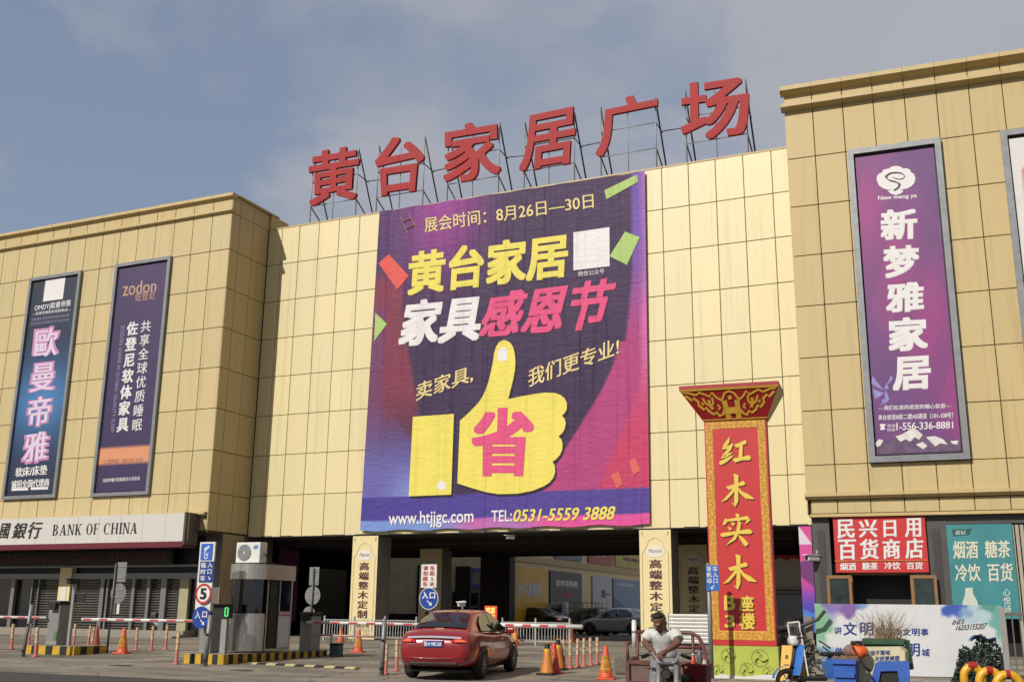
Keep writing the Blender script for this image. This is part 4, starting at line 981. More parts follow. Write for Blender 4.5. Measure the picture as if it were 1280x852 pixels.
text(tp, 'script_lettering', '心悦诗', [ltp(*z67(p)) for p in ((1004, 424), (1038, 422), (1044, 534), (1012, 536))], I_white, -.01, vertical=True)
mb = MB(); mb.prism([ltp(*z67(p)) for p in [(770, 152), (862, 148), (850, 176), (776, 182)]], -.008, -.002); mb.build('badge', mat('teal_dark', (44, 96, 84), .4, var=.05), tp)
text(tp, 'badge_lettering', '蓝钻', [ltp(*z67(p)) for p in ((788, 158), (836, 156), (832, 174), (786, 176))], I_white, -.012)
# pink faceted strip banner at the corner
PK = Plane(-6.2, 39.6)
pk, lpk, (hw, hz) = flat_sign(PK, [(998.5, 657.5), (1014.8, 657.5), (1020, 790), (1004.5, 790)], 'strip_banner', 'narrow pink purple and blue faceted banner at the passage corner beside the shop', 'banner', M_white, th=.08)
def strip(u, v):
    v = 1 - v
    if v < .17 and u < .1 + v * 5.2 and v > u * .17: return (226, 214, 224) if u < v * 6 else (206, 66, 150)
    if v < .34 - .04 * u: return (214, 70, 156)
    if v < .48 + .1 * u: return (112, 36, 118)
    if v < .62: return mixc((210, 64, 150), (170, 60, 170), sst(.5, .62, v))
    if v < .78 + .05 * u: return mixc((150, 60, 180), (70, 60, 176), sst(.62, .78, v))
    return (70, 122, 214)
mb = MB(); mb.grid(lambda u, v: (-hw + 2 * hw * u, -.006, hz * v), 16, 90, strip, smooth=False); mb.build('print', M_print, pk)

# ------------------------------------------------------------------ red pylon
pb = G(932, 848); PP = Plane(pb.x, pb.y, R(5.0))
def pp_(x, y): return PP.loc(x, y)
pyl = thing('sign_pylon', 'tall red advertising pylon with a flared gold patterned cap and golden brush characters', 'pylon', (pb.x, pb.y, gz(pb.y)), R(5.0))
z0 = gz(pb.y)
def pl(x, y): s_, z = PP.loc(x, y); return (s_, z - z0)
xl = (pl(878, 526)[0] + pl(893, 846)[0]) / 2; xr = (pl(958.5, 523)[0] + pl(971, 843)[0]) / 2
zc = (pl(878, 526)[1] + pl(958, 523)[1]) / 2; zt = (pl(852.5, 486)[1] + pl(975, 481)[1]) / 2
cxl, cxr = pl(852.5, 486)[0], pl(975, 481)[0]
M_pyl = mat('pylon_red', (204, 40, 44), .5, var=.05); M_ylg = mat('pylon_yellow', (226, 178, 62), .5, var=.08)
zy = pl(925, 806)[1]
mb = MB(); mb.box(xl, xr, 0.0, .42, zy, zc); mb.build('shaft', M_pyl, pyl)
mb = MB(); mb.box(xl - .03, xr + .03, .0, .44, .02, zy - .01); base = mb.build('base', mat('lime_print', (186, 196, 78), .55, var=.12, scale=4), pyl)
mb = MB(); mb.prism([(xl - .03, .01), (xl + .2, .09), (xl + .7, .05), (xl + 1.1, .1), (xr + .06, .12), (xr + .03, .0), (xl, -.04)], -.03, -.004); mb.build('torn_edge', M_white, pyl)
bo = mat('pattern_grey_olive', (150, 158, 76), .6, var=.2, scale=8)
for cx_, cz_, rr_ in ((xl + .38, .5, .17), (xl + 1.08, .46, .2), (xl + .78, .2, .16), (xr - .2, .16, .13), (xl + .14, .18, .12)):
    mb = MB(); mb.ring(cx_, cz_, rr_ * .88, rr_, -.006, -.002, 20)
    for k in range(3):
        a = k * 2.094 + .5; pts = [(cx_ + rr_ * q * math.cos(a + 1.8 * q), -.0055 - .0004 * k, cz_ + rr_ * q * math.sin(a + 1.8 * q)) for q in (.15, .4, .65, .85)]
        for u, v in zip(pts[:-1], pts[1:]): mb.bar(u, v, .1 * rr_ / .25, .003)
    mb.build('rosette', bo, base)
# patterned gold border
bw = .2
bd = MB()
for (a, b_, c, d) in ((xl + .03, xl + bw, zy + .12, zc - .03), (xr - bw, xr - .03, zy + .12, zc - .03), (xl + bw, xr - bw, zc - bw, zc - .03), (xl + bw, xr - bw, zy + .12, zy + .32)):
    bd.box(a, b_, -.008, -.001, c, d)
bd.build('gold_border', M_ylg, pyl)
fr = MB(); rdm = random.Random(5)
def key(cx_, cz_, s_):       # small fret marks printed on the border
    k = rdm.randrange(4); w_ = s_ * .16
    segs = [[(-.4, -.4), (-.4, .4), (.4, .4), (.4, -.1), (0, -.1)], [(.4, .4), (.4, -.4), (-.4, -.4), (-.4, .1), (0, .1)], [(-.4, .4), (.4, .4), (.4, -.4), (-.1, -.4), (-.1, 0)], [(.4, -.4), (-.4, -.4), (-.4, .4), (.1, .4), (.1, 0)]][k]
    for u, v in zip(segs[:-1], segs[1:]): fr.bar((cx_ + u[0] * s_, -.0105, cz_ + u[1] * s_), (cx_ + v[0] * s_, -.0105, cz_ + v[1] * s_), w_, .002)
st = .078
zz = zy + .17
while zz < zc - .05:
    for xx in (xl + .075, xl + .155, xr - .155, xr - .075): key(xx, zz, st)
    zz += .083
xx = xl + .24
while xx < xr - .22:
    for zz in (zc - .155, zc - .075, zy + .17, zy + .255): key(xx, zz, st)
    xx += .083
tag(fr.build('fret_pattern', mat('fret_orange', (206, 96, 40), .5, var=0), pyl), kind='stuff')
# brush characters
gd = mat('gold_letter', (240, 208, 84), .4, var=.06); gsh = mat('letter_edge', (92, 60, 20), .5, var=0)
HONG = [[(.36, .98, .02), (.30, .84, .09), (.2, .68, .09), (.12, .6, .05), (.3, .64, .08), (.42, .72, .03)], [(.44, .76, .05), (.34, .58, .09), (.18, .38, .08), (.08, .3, .05), (.24, .36, .08), (.42, .46, .03)], [(.02, .1, .04), (.06, .12, .11), (.24, .22, .1), (.44, .36, .03)],
        [(.5, .7, .05), (.56, .68, .1), (.74, .76, .09), (.84, .8, .12), (.86, .77, .03)], [(.7, .76, .09), (.68, .5, .1), (.66, .26, .1)], [(.44, .24, .06), (.5, .2, .12), (.72, .25, .09), (.92, .27, .14), (.97, .24, .03)]]
MU = [[(.2, .62, .05), (.26, .58, .11), (.5, .66, .08), (.72, .71, .12), (.76, .69, .03)], [(.42, .98, .04), (.5, .94, .12), (.49, .6, .1), (.47, .2, .11), (.42, .06, .08), (.34, .14, .02)], [(.46, .62, .07), (.34, .44, .08), (.16, .26, .07), (.02, .18, .01)], [(.52, .6, .03), (.62, .44, .08), (.8, .32, .14), (1.0, .24, .02)]]
SHI = [[(.5, 1.0, .03), (.56, .94, .11), (.55, .88, .04)], [(.2, .86, .03), (.2, .8, .1), (.14, .7, .07), (.1, .66, .02)], [(.22, .8, .06), (.5, .83, .08), (.84, .87, .1), (.88, .82, .1), (.78, .7, .02)], [(.36, .74, .03), (.42, .68, .08), (.4, .64, .03)], [(.26, .6, .03), (.32, .54, .08), (.3, .5, .03)],
       [(.02, .38, .05), (.08, .36, .11), (.5, .43, .08), (.9, .46, .13), (.97, .43, .02)], [(.56, .78, .05), (.6, .72, .09), (.54, .46, .09), (.42, .24, .08), (.18, .06, .01)], [(.56, .34, .03), (.68, .2, .11), (.78, .06, .12), (.8, .04, .03)]]
for ch, q_ in ((HONG, (203, 192, 306, 292)), (MU, (210, 312, 312, 424)), (SHI, (208, 442, 312, 550)), (MU, (216, 572, 320, 690))):
    def z86(a, b_): return pl(820 + a / 2.58, 470 + b_ / 2.58)
    (xa, za), (xb, zb2) = z86(q_[0], q_[3]), z86(q_[2], q_[1])
    for dx, dz, yy, m_, nm in ((.018, -.018, -.012, gsh, 'character_edge'), (0, 0, -.02, gd, 'brush_character')):
        mb = MB()
        for k, s_ in enumerate(ch): brush(mb, [(p[0], p[1], p[2] * 1.12) for p in s_], yy - .0008 * k, xb - xa, zb2 - za, xa + dx, za + dz)
        mb.build(nm, m_, pyl)
for s_, q_ in (('B', (222, 708, 254, 752)), ('3', (224, 770, 252, 808)), ('座', (270, 708, 314, 756)), ('楼', (270, 764, 318, 814))):
    def z86(a, b_): return pl(820 + a / 2.58, 470 + b_ / 2.58)
    q4 = [z86(q_[0], q_[1]), z86(q_[2], q_[1]), z86(q_[2], q_[3]), z86(q_[0], q_[3])]
    text(pyl, 'character_edge', s_, [(p[0] + .016, p[1] - .016) for p in q4], gsh, -.012, bold=(.03, .03))
    text(pyl, 'floor_lettering', s_, q4, gd, -.02, bold=(.03, .03))
# flared cap
def fr8(y_, f_):            # ring of the cap at height y_
    pass
cw0, cw1 = (xl, xr), (cxl, cxr); hcap = zt - zc
mb = MB(); yb0, yb1, yf0, yf1 = .45, .8, -.02, -.42
mb.add([(xl - .02, yf0, zc), (xr + .02, yf0, zc), (xr + .02, yb0, zc), (xl - .02, yb0, zc), (cxl, yf1, zt - .1), (cxr, yf1, zt - .1), (cxr, yb1, zt - .1), (cxl, yb1, zt - .1), (cxl, yf1, zt), (cxr, yf1, zt), (cxr, yb1, zt), (cxl, yb1, zt)],
       [(0, 3, 2, 1), (0, 1, 5, 4), (1, 2, 6, 5), (2, 3, 7, 6), (3, 0, 4, 7), (4, 5, 9, 8), (5, 6, 10, 9), (6, 7, 11, 10), (7, 4, 8, 11), (8, 9, 10, 11)])
capo = mb.build('flared_cap', mat('cap_red', (168, 26, 30), .5, var=.08), pyl)
mb = MB(); mb.add([(xr + .026, yf0 - .004, zc + .0), (xr + .026, yb0, zc), (cxr + .006, yb1, zt - .1), (cxr + .006, yf1 - .004, zt - .1)], [(0, 1, 2, 3)]); mb.build('cap_cheek', mat('cap_cream', (214, 190, 120), .5, var=.08), capo)
def cf(u, v, lift=.012):    # point on the sloping front of the cap, u -1..1
    wd = ((xr - xl) / 2 + .02) * (1 - v) + ((cxr - cxl) / 2) * v; mid_ = ((xl + xr) / 2) * (1 - v) + ((cxl + cxr) / 2) * v
    return (mid_ + u * wd, yf0 + (yf1 - yf0) * v - lift * .9, zc + (hcap - .1) * v - lift * .4)
om = MB()
def orn(pts, wd, lift=.012):
    P_ = [Vector(cf(u, v, lift)) for u, v in pts]; n_ = Vector((0, -hcap, -.4)).normalized()
    l_, r_ = [], []
    for i, q in enumerate(P_):
        t_ = (P_[min(i + 1, len(P_) - 1)] - P_[max(i - 1, 0)]).normalized(); s_ = t_.cross(n_) * wd / 2; l_.append(q + s_); r_.append(q - s_)
    k = len(P_); om.add(l_ + r_, [(i, i + 1, i + 1 + k, i + k) for i in range(k - 1)])
for sx in (-1, 1):
    S_ = lambda L_: [(sx * a, b_) for a, b_ in L_]
    orn(S_([(.2, .62), (.3, .72), (.36, .88), (.44, .76), (.54, .84), (.62, .9), (.72, .82), (.84, .9), (.97, .93)]), .05)
    orn(S_([(.96, .82), (.88, .66), (.82, .74), (.76, .62), (.80, .5), (.74, .36), (.66, .42), (.62, .28), (.54, .2), (.44, .26), (.4, .14), (.28, .2), (.2, .34)]), .06)
    orn(S_([(.5, .66), (.52, .5), (.5, .36)]), .07); orn(S_([(.4, .74), (.42, .56), (.5, .46)]), .05); orn(S_([(.62, .72), (.6, .54), (.5, .44)]), .05)
    orn(S_([(.34, .5), (.3, .4), (.36, .34)]), .05); orn(S_([(.64, .56), (.7, .5), (.68, .6)]), .04)
orn([(-.2, .62), (-.1, .84), (0, .9), (.1, .84), (.2, .62)], .05, .014)
orn([(-.15, .02), (-.15, .62)], .12, .018); orn([(.15, .02), (.15, .62)], .12, .018); orn([(-.15, .3), (.15, .3)], .16, .02); orn([(-.04, .7), (.04, .7)], .09, .016)
orn([(-1, .985), (1, .985)], .05, .016); orn([(-1, .03), (1, .03)], .03, .013)
om.build('cap_ornament', M_ylg, capo)

# ------------------------------------------------------------------ toll booth islands
def striped_block(name_parent, w_, l_, h, px='x', stripe=.28):
    """black and yellow painted kerb block; stripes are its own paint"""
    mb = MB(); Y_, K_ = lin((206, 162, 34)), lin((28, 27, 26))
    def wall(p0, p1, ln):
        n_ = max(2, round(ln / stripe)); 
        for i in range(n_):
            a = [p0[k] + (p1[k] - p0[k]) * i / n_ for k in (0, 1)]; b_ = [p0[k] + (p1[k] - p0[k]) * (i + 1) / n_ for k in (0, 1)]
            mb.add([(a[0], a[1], -.12), (b_[0], b_[1], -.12), (b_[0], b_[1], h), (a[0], a[1], h)], [(0, 1, 2, 3)], Y_ if i % 2 == 0 else K_)
    c = [(-w_ / 2, 0), (w_ / 2, 0), (w_ / 2, l_), (-w_ / 2, l_)]
    wall(c[0], c[1], w_); wall(c[1], c[2], l_); wall(c[2], c[3], w_); wall(c[3], c[0], l_)
    o1 = mb.build('striped_side', mat('kerb_paint', (255, 255, 255), .7, attr=True, var=.3, scale=7), name_parent)
    MB().box(-w_ / 2 + .002, w_ / 2 - .002, .002, l_ - .002, h - .02, h + .006).build('top_slab', M_stone, name_parent)
    return o1
ib = G(252, 829.5); il = 4.9; iz = gz(ib.y) + .0
isl = thing('traffic_island', 'long black and yellow striped kerb island carrying the steel toll booth', 'traffic island', (ib.x + .05, ib.y, iz))
striped_block(isl, 1.32, il, .26, stripe=.2)
Xi, Yi, Zi = ib.x + .05, ib.y, iz + .266
# booth: stainless, rounded front
bd_ = atY(311, 812, Yi + 2.0)
boo = thing('toll_booth', 'stainless steel toll booth with rounded front and dark windows on the striped island', 'booth', (Xi - .0, Yi + 1.3, Zi))
BW, BL = .56, 1.75         # half width, length
def bsec(z, o_=0.0):
    pts = []
    for k in range(15):
        a = math.pi + math.pi * k / 14; pts.append(((BW + o_) * math.cos(a), .5 + (.5 + o_) * math.sin(a), z))
    pts += [(BW + o_, BL + o_, z), (-BW - o_, BL + o_, z)]
    return pts
def bwall(i0, i1, z0, z1, o_=0.0, th=.02):
    a, b_ = bsec(z0, o_), bsec(z1, o_); n_ = len(a); mb = MB()
    idx = list(range(i0, i1 + 1))
    for u, v in zip(idx[:-1], idx[1:]):
        u %= n_; v %= n_
        mb.add([a[u], a[v], b_[v], b_[u]], [(0, 1, 2, 3)], smooth=True)
    return mb
bh = 2.42
bwall(0, 14, .04, 1.06).build('lower_shell', M_steel, boo)
bwall(0, 13, 1.06, 2.02, -.012).build('window', M_glass, boo)
mb = bwall(0, 17, 2.0, bh, .05); mb.add(bsec(bh, .05), [tuple(range(17))]); mb.add(bsec(2.0, .05), [tuple(range(17))[::-1]]); mb.build('roof_band', M_steel, boo)
mb = bwall(15, 17, .04, 2.02, -.002); mb.build('rear_shell', M_steel, boo)
# right-hand side: door opening, counter and white panel
mb = MB(); mb.box(BW - .5, BW - .03, .72, BL - .05, .05, 2.0); mb.build('dark_interior', M_black, boo)
mb = MB(); mb.box(BW - .02, BW + .012, .55, .6, .04, 2.02); mb.box(BW - .02, BW + .012, 1.13, 1.17, .04, 2.02); mb.box(BW - .02, BW + .012, BL - .06, BL, .04, 2.02); mb.box(BW - .02, BW + .011, .6, BL - .06, .04, .1)
mb.build('door_frame', M_steel, boo)
MB().box(BW - .015, BW + .008, 1.18, BL - .07, .12, 1.0).build('door_panel', mat('pale_panel', (206, 206, 208), .4, var=.06), boo)
MB().box(BW - .02, BW + .03, 1.14, BL - .05, 1.02, 1.12).build('counter_edge', mat('counter_pink', (206, 160, 166), .5, var=.3, scale=30), boo)
MB().box(BW - .012, BW + .004, 1.18, BL - .07, 1.16, 1.99).build('side_window', mat('side_glass', (26, 30, 46), .08, var=0), boo)
# air conditioner outdoor unit on the roof
ac = thing('air_conditioner', 'white outdoor air conditioner unit standing on the toll booth roof', 'air conditioner', (Xi - .02, Yi + 1.75, Zi + bh))
m = MB(); m.box(-.42, .42, -.16, .18, .04, .62, bev=.02); m.build('casing', M_white, ac)
m = MB(); m.ring(-.12, .33, .06, .23, -.18, -.162, 28); m.build('fan_surround', M_galv, ac)
m = MB(); m.disc(-.12, .33, .215, -.168, -.1612, 24); fan_ = m.build('fan_grille', mat('grille_dark', (92, 90, 86), .6, var=.1), ac)
m = MB()
for k in range(10):
    a = k * .628; m.bar((-.12, -.172, .33), (-.12 + .21 * math.cos(a), -.172, .33 + .21 * math.sin(a)), .012, .006)
for r_ in (.07, .12, .17): m.ring(-.12, .33, r_ - .005, r_ + .005, -.1745, -.173, 22)
m.build('grille_wire', M_galv, fan_)
m = MB(); m.disc(-.12, .33, .045, -.178, -.165, 14); m.build('fan_hub', M_white, fan_)
m = MB(); m.prism([(.19, .42), (.36, .44), (.34, .54), (.2, .53)], -.164, -.1602); m.build('badge', mat('badge_blue', (90, 140, 200), .5, var=0), ac)
m = MB(); m.box(-.34, -.24, -.14, .16, 0, .045); m.box(.24, .34, -.14, .16, 0, .045); m.box(-.24, .24, -.03, .03, .01, .03); m.build('foot', M_rubber, ac)
m = MB(); m.tube([(.43, .02, .3), (.5, .02, .28), (.52, .1, .12), (.6, .3, .02), (.58, .7, -.02)], .022, 7); m.build('pipe', M_black, ac)

def sign_post(name, label, cat, base, ht, r=.035, m=M_galv, group=None):
    t = thing(name, label, cat, base, 0, group); mb = MB(); mb.tube([(0, 0, 0), (0, 0, ht)], r, 10); mb.lathe([(r * 2.2, 0), (r * 2.2, .015), (r * 1.2, .05)], 10); mb.build('post', m, t); return t
def arrow(mb, x, z, s, y, ang):
    ca, sa = math.cos(ang), math.sin(ang)
    P_ = [(-.5, -.07), (.1, -.07), (.1, -.3), (.5, 0), (.1, .3), (.1, .07), (-.5, .07)]
    mb.prism([(x + (a * ca - b_ * sa) * s, z + (a * sa + b_ * ca) * s) for a, b_ in P_], y, y + .002)
# sign column at the head of the island
sc0 = Vector((Xi - .42, Yi + .32, Zi)); k_ = mpp(sc0)
def scl(x, y): p = atY(x, y, sc0.y - .1); return (p.x - sc0.x, p.z - sc0.z)
scn = thing('sign_column', 'pale sign column with blue panels, a red ringed speed limit disc and a round blue entrance disc', 'sign', tuple(sc0))
x0, z1 = scl(249, 677); x1, z0_ = scl(265.5, 705); 
lean = 0
m = MB(); m.box(x0, x1, -.05, .0, 1.0, z1); m.build('column', M_white, scn)
a0_, c0_ = scl(251, 679), scl(263.5, 699); m = MB(); m.box(a0_[0], c0_[0], -.07, -.052, c0_[1], a0_[1]); cp = m.build('camera_notice', mat('notice_blue', (52, 104, 206), .4, var=.05), scn)
m = MB(); cx_, cz_ = (a0_[0] + c0_[0]) / 2, (a0_[1] + c0_[1]) / 2
m.prism([(cx_ - .09, cz_ + .08), (cx_ + .08, cz_ + .17), (cx_ + .1, cz_ + .11), (cx_ - .06, cz_ + .03)], -.076, -.071); m.prism([(cx_ - .02, cz_ + .05), (cx_ + .02, cz_ + .07), (cx_ - .04, cz_ - .02), (cx_ - .09, cz_ - .02)], -.0755, -.0711)
m.ring(cx_, cz_ - .13, .045, .07, -.076, -.071, 16); m.box(cx_ - .11, cx_ + .11, -.075, -.071, cz_ - .05, cz_ - .04); m.build('camera_symbol', I_white, cp)
a0_, c0_ = scl(249.5, 701), scl(265, 727); m = MB(); m.box(a0_[0], c0_[0], -.07, -.052, c0_[1], a0_[1]); ep = m.build('entry_panel', mat('panel_blue', (28, 64, 140), .4, var=.05), scn)
wq = c0_[0] - a0_[0]; hq = a0_[1] - c0_[1]
text(ep, 'lettering', '临时车', rect(a0_[0] + wq * .1, a0_[0] + wq * .45, c0_[1] + hq * .06, a0_[1] - hq * .06), I_white, -.074, vertical=True, pitch=1.15, bold=(.02, .02))
text(ep, 'lettering', '入口', rect(a0_[0] + wq * .56, a0_[0] + wq * .9, c0_[1] + hq * .4, a0_[1] - hq * .06), I_white, -.074, vertical=True, pitch=1.15, bold=(.02, .02))
m = MB(); arrow(m, a0_[0] + wq * .73, c0_[1] + hq * .2, .13, -.0745, -.8); m.build('arrow', I_white, ep)
c5 = scl(254.3, 741.5); m = MB(); m.disc(c5[0], c5[1], .272, -.1, -.08, 36); d5 = m.build('speed_disc', I_white, scn)
m = MB(); m.ring(c5[0], c5[1], .215, .275, -.106, -.101, 36); m.build('red_ring', I_red, d5)
text(d5, 'speed_number', '5', rect(c5[0] - .09, c5[0] + .09, c5[1] - .14, c5[1] + .14), I_black, -.106, bold=(.05, .03))
c6 = scl(252, 771); m = MB(); m.disc(c6[0], c6[1], .292, -.13, -.11, 36); d6 = m.build('entrance_disc', M_signblue, scn)
text(d6, 'lettering', '入', rect(c6[0] - .2, c6[0] - .02, c6[1] - .03, c6[1] + .16), I_white, -.134, bold=(.02, .02)); text(d6, 'lettering', '口', rect(c6[0] + .05, c6[0] + .2, c6[1] - .0, c6[1] + .15), I_white, -.134, bold=(.03, .03))
m = MB(); arrow(m, c6[0] + .06, c6[1] - .13, .2, -.134, -.75); m.build('arrow', I_white, d6)
# cabinet below the column, LED number box, grey ticket post, steel bollard
def cabinet(name, label, cat, base, w_, d_, h, group=None, head=True, body=M_grey):
    t = thing(name, label, cat, base, 0, group)
    m = MB(); m.box(-w_ / 2, w_ / 2, 0, d_, 0, h, bev=.02); m.build('cabinet', body, t)
    m = MB(); m.box(-w_ / 2 + .04, w_ / 2 - .04, -.006, .004, .12, h - .2); m.build('cabinet_door', mat('cabinet_door', (136, 136, 134), .5, var=.1), t)
    if head: m = MB(); m.box(-w_ / 2 - .02, w_ / 2 + .02, -.05, d_ + .02, h, h + .12, bev=.03); m.box(-.1, .16, -.14, -.048, h - .16, h + .06, bev=.02); m.build('motor_head', M_black, t)
    return t
def arm(parent, x0, x1, z, r=.045, droop=0.0):
    m = MB(); m.tube([(x0, -.1, z), (x1, -.1, z + droop)], r, 10); a_ = m.build('arm', M_white, parent)
    n_ = int(abs(x1 - x0) / .62); sg = 1 if x1 > x0 else -1
    for k in range(n_):
        xa = x0 + sg * (.25 + .62 * k); zz = z + droop * (xa - x0) / (x1 - x0)
        m = MB(); m.box(min(xa, xa + sg * .3), max(xa, xa + sg * .3), -.1 - r - .003, -.1 + r + .003, zz - r * .55, zz + r * .55); m.build('red_band', mat('band_red', (196, 66, 66), .5, var=.1), a_)
    return a_
k0 = Vector((Xi - .45, Yi + .55, Zi))
cA = cabinet('barrier_gate', 'grey barrier gate cabinet with a striped arm reaching left from the booth island', 'barrier', (k0.x, k0.y, Zi), .38, .42, .98)
zz = atY(170, 774.5, k0.y - .1).z - Zi; xx = atY(103, 773, k0.y - .1).x - k0.x; arm(cA, -.1, xx, zz)
lp = atY(276, 764, Yi + .28); lb_ = thing('number_display', 'small black LED display box showing a green zero on a grey post', 'display', (lp.x, lp.y, Zi))
zl_ = lp.z - Zi; m = MB(); m.box(-.29, .29, 0, .16, zl_ - .17, zl_ + .19); m.box(-.27, .31, -.12, .0, zl_ + .19, zl_ + .21); m.build('housing', M_black, lb_)
m = MB(); m.box(.02, .2, .03, .14, 0, zl_ - .17); m.build('post', M_grey, lb_)
m = MB(); zb_ = zl_ - .09
for (a, b_, c, d) in ((.15, .24, -.03, -.01), (.15, .24, .19, .21), (.14, .16, -.01, .19), (.235, .255, -.01, .19)): m.box(a, b_, -.012, -.002, zb_ + c, zb_ + d)
m.build('lit_digit', mat('led_green', (70, 235, 110), .5, var=0, emit=1.6), lb_)
def bollard(px0, py0, py1, label, lean=0.0, r=.055, grp='grey steel bollards at the kerb'):
    b_ = G(px0, py0); h = (py0 - py1) * mpp(b_)
    t = thing('steel_bollard', label, 'bollard', (b_.x, b_.y, gz(b_.y)), 0, grp)
    m = MB(); m.tube([(0, 0, 0), (lean * .5, 0, h * .5), (lean, 0, h)], r, 12); m.build('post', M_galv, t)
    m = MB(); m.tube([(0, 0, .012), (0, 0, .02)], r * 2, 12); m.build('base_plate', M_galv, t)
    for q in (.12, .62): m = MB(); m.tube([(lean * q - .03, -r, h * q), (lean * q + .05, -r - .03, h * q)], .028, 6); m.build('chain_lug', M_black, t)
    return t
bollard(256, 832, 770, 'grey steel bollard in front of the round blue entrance disc', .06, r=.065)
bollard(28.5, 820.5, 757, 'grey steel bollard leaning right beside the left striped island', .12)
bollard(477, 843.5, 775, 'upright grey steel bollard left of the red car', .02)
# barrier right of the booth
q = atY(397, 810, Yi + 4.15); cB = cabinet('barrier_gate', 'dark topped barrier gate cabinet at the rear of the booth island, arm reaching right', 'barrier', (Xi + .35, Yi + 4.15, Zi), .42, .5, 1.0)
zz = atY(450, 778, Yi + 4.05).z - Zi; xx = atY(545, 780.5, Yi + 4.05).x - (Xi + .35); arm(cB, .1, xx, zz, droop=-.02)
m = MB(); m.tube([(.2, -.1, zz - .36), (xx * .55, -.1, zz - .38)], .03, 8); m.build('lower_rail', mat('faded_pink', (196, 150, 140), .6, var=.15), cB)
# backs of signs
def sign_back(px0, pyb, pyt, rects, disc_, label):
    b_ = G(px0, pyb); k = mpp(b_); t = thing('sign_seen_from_behind', label, 'road sign', (b_.x, b_.y, gz(b_.y)), 0, 'traffic signs seen from behind')
    h = (pyb - pyt) * k; m = MB(); m.tube([(0, 0, 0), (.02, 0, h)], .035, 10); m.build('post', mat('dark_post', (96, 95, 92), .5, metal=.3, var=.15), t)
    for (x0, x1, y0, y1) in rects:
        m = MB(); m.box((x0 - px0) * k, (x1 - px0) * k, .04, .055, (pyb - y1) * k, (pyb - y0) * k, bev=.006); m.build('plate', M_galv, t)
        m = MB(); m.box((x0 - px0) * k + .05, (x1 - px0) * k - .05, .02, .039, (pyb - y1) * k + .12, (pyb - y1) * k + .15); m.box((x0 - px0) * k + .05, (x1 - px0) * k - .05, .02, .039, (pyb - y0) * k - .15, (pyb - y0) * k - .12); m.build('bracket', M_grey, t)
    for (cx_, cy_, r_) in disc_:
        m = MB(); m.disc((cx_ - px0) * k, (pyb - cy_) * k, r_ * k, .04, .055, 28); m.build('disc', M_galv, t)
        m = MB(); m.box((cx_ - px0 - r_ * .7) * k, (cx_ - px0 + r_ * .7) * k, .02, .039, (pyb - cy_) * k + .1, (pyb - cy_) * k + .13); m.box((cx_ - px0 - r_ * .7) * k, (cx_ - px0 + r_ * .7) * k, .021, .039, (pyb - cy_) * k - .13, (pyb - cy_) * k - .1); m.build('bracket', M_grey, t)
    return t
sb = sign_back(133.5, 815.5, 706, [(135, 150.5, 704.5, 729)], [(141, 743, 12.5)], 'back of a traffic sign, plate above one disc, in front of the bank shutters')
m = MB(); k = mpp(G(133.5, 815.5)); m.box(-.03, .07, .06, .09, 1.2, 1.9); m.box(.17, .27, .06, .09, 1.2, 1.9); m.build('lower_strip', M_white, sb)
sign_back(386, 812, 712, [(379.5, 394, 710.5, 733)], [(386, 745.5, 11.5), (382, 768, 9)], 'back of a traffic sign, plate above two discs, right of the toll booth')

# left striped island with barrier and camera post
il_ = G(70, 817); li = thing('traffic_island', 'short black and yellow striped kerb island at the left edge', 'traffic island', (il_.x, il_.y - .3, gz(il_.y - .3) + .0))
striped_block(li, 2.05, 1.3, .26)
cz = li.location.z + .27
cC = cabinet('barrier_gate', 'grey barrier gate cabinet on the short left island with its arm reaching out of frame', 'barrier', (il_.x - .38, il_.y + .1, cz), .46, .5, 1.22)
zz = atY(20, 771, il_.y).z - cz; arm(cC, -.2, -9, zz, droop=.0)
m = MB(); m.box(.1, .22, -.012, -.006, .15, .42); m.build('green_sticker', mat('sticker_green', (80, 130, 80), .5, var=.1), cC)
pc = thing('camera_post', 'slim grey post with a dark plate camera on the short left island', 'camera', (il_.x + .22, il_.y + .2, cz))
m = MB(); m.box(-.05, .05, 0, .08, 0, 1.85); m.build('post', M_grey, pc)
m = MB(); m.box(-.08, .08, -.25, .05, 1.85, 2.0, bev=.03); m.box(-.09, .09, -.3, .06, 2.0, 2.02); m.build('camera_housing', M_black, pc)
m = MB(); m.box(-.22, .42, .085, .12, 1.28, 1.56); m.build('dark_board', M_black, pc)

# ------------------------------------------------------------------ delineator posts and cones
M_dpost = mat('delineator_red', (190, 104, 90), .6, var=.15); M_dband = mat('delineator_cream', (214, 190, 148), .6, var=.12)
def make_delin():
    t = thing('delineator_post', 'flexible faded red and cream delineator post standing on the pavement', 'post')
    m = MB(); m.lathe([(.1, 0), (.1, .02), (.06, .05), (.042, .08), (.042, .74), (.03, .76)], 12); m.build('post', M_dpost, t)
    for z0, z1 in ((.34, .47), (.5, .61), (.64, .745)):
        m = MB(); m.lathe([(.045, z0), (.045, z1)], 12, cap=False); m.build('reflective_band', M_dband, t)
    return t
proto = make_delin(); firstd = [True]
def delin(px_, yb, yt, label, group):
    b_ = G(px_, yb); o = proto if firstd[0] else copy_tree(proto); firstd[0] = False
    o.location = (b_.x, b_.y, gz(b_.y)); s_ = (yb - yt) * mpp(b_) / .76; o.scale = (min(1.15, s_), min(1.15, s_), s_)
    o.rotation_euler = (random.uniform(-.03, .03), random.uniform(-.04, .04), random.uniform(0, 3))
    o['label'] = label; o['group'] = group
gl_, gr_ = 'delineator posts between the left island and the booth', 'row of delineator posts between cones and tricycle'
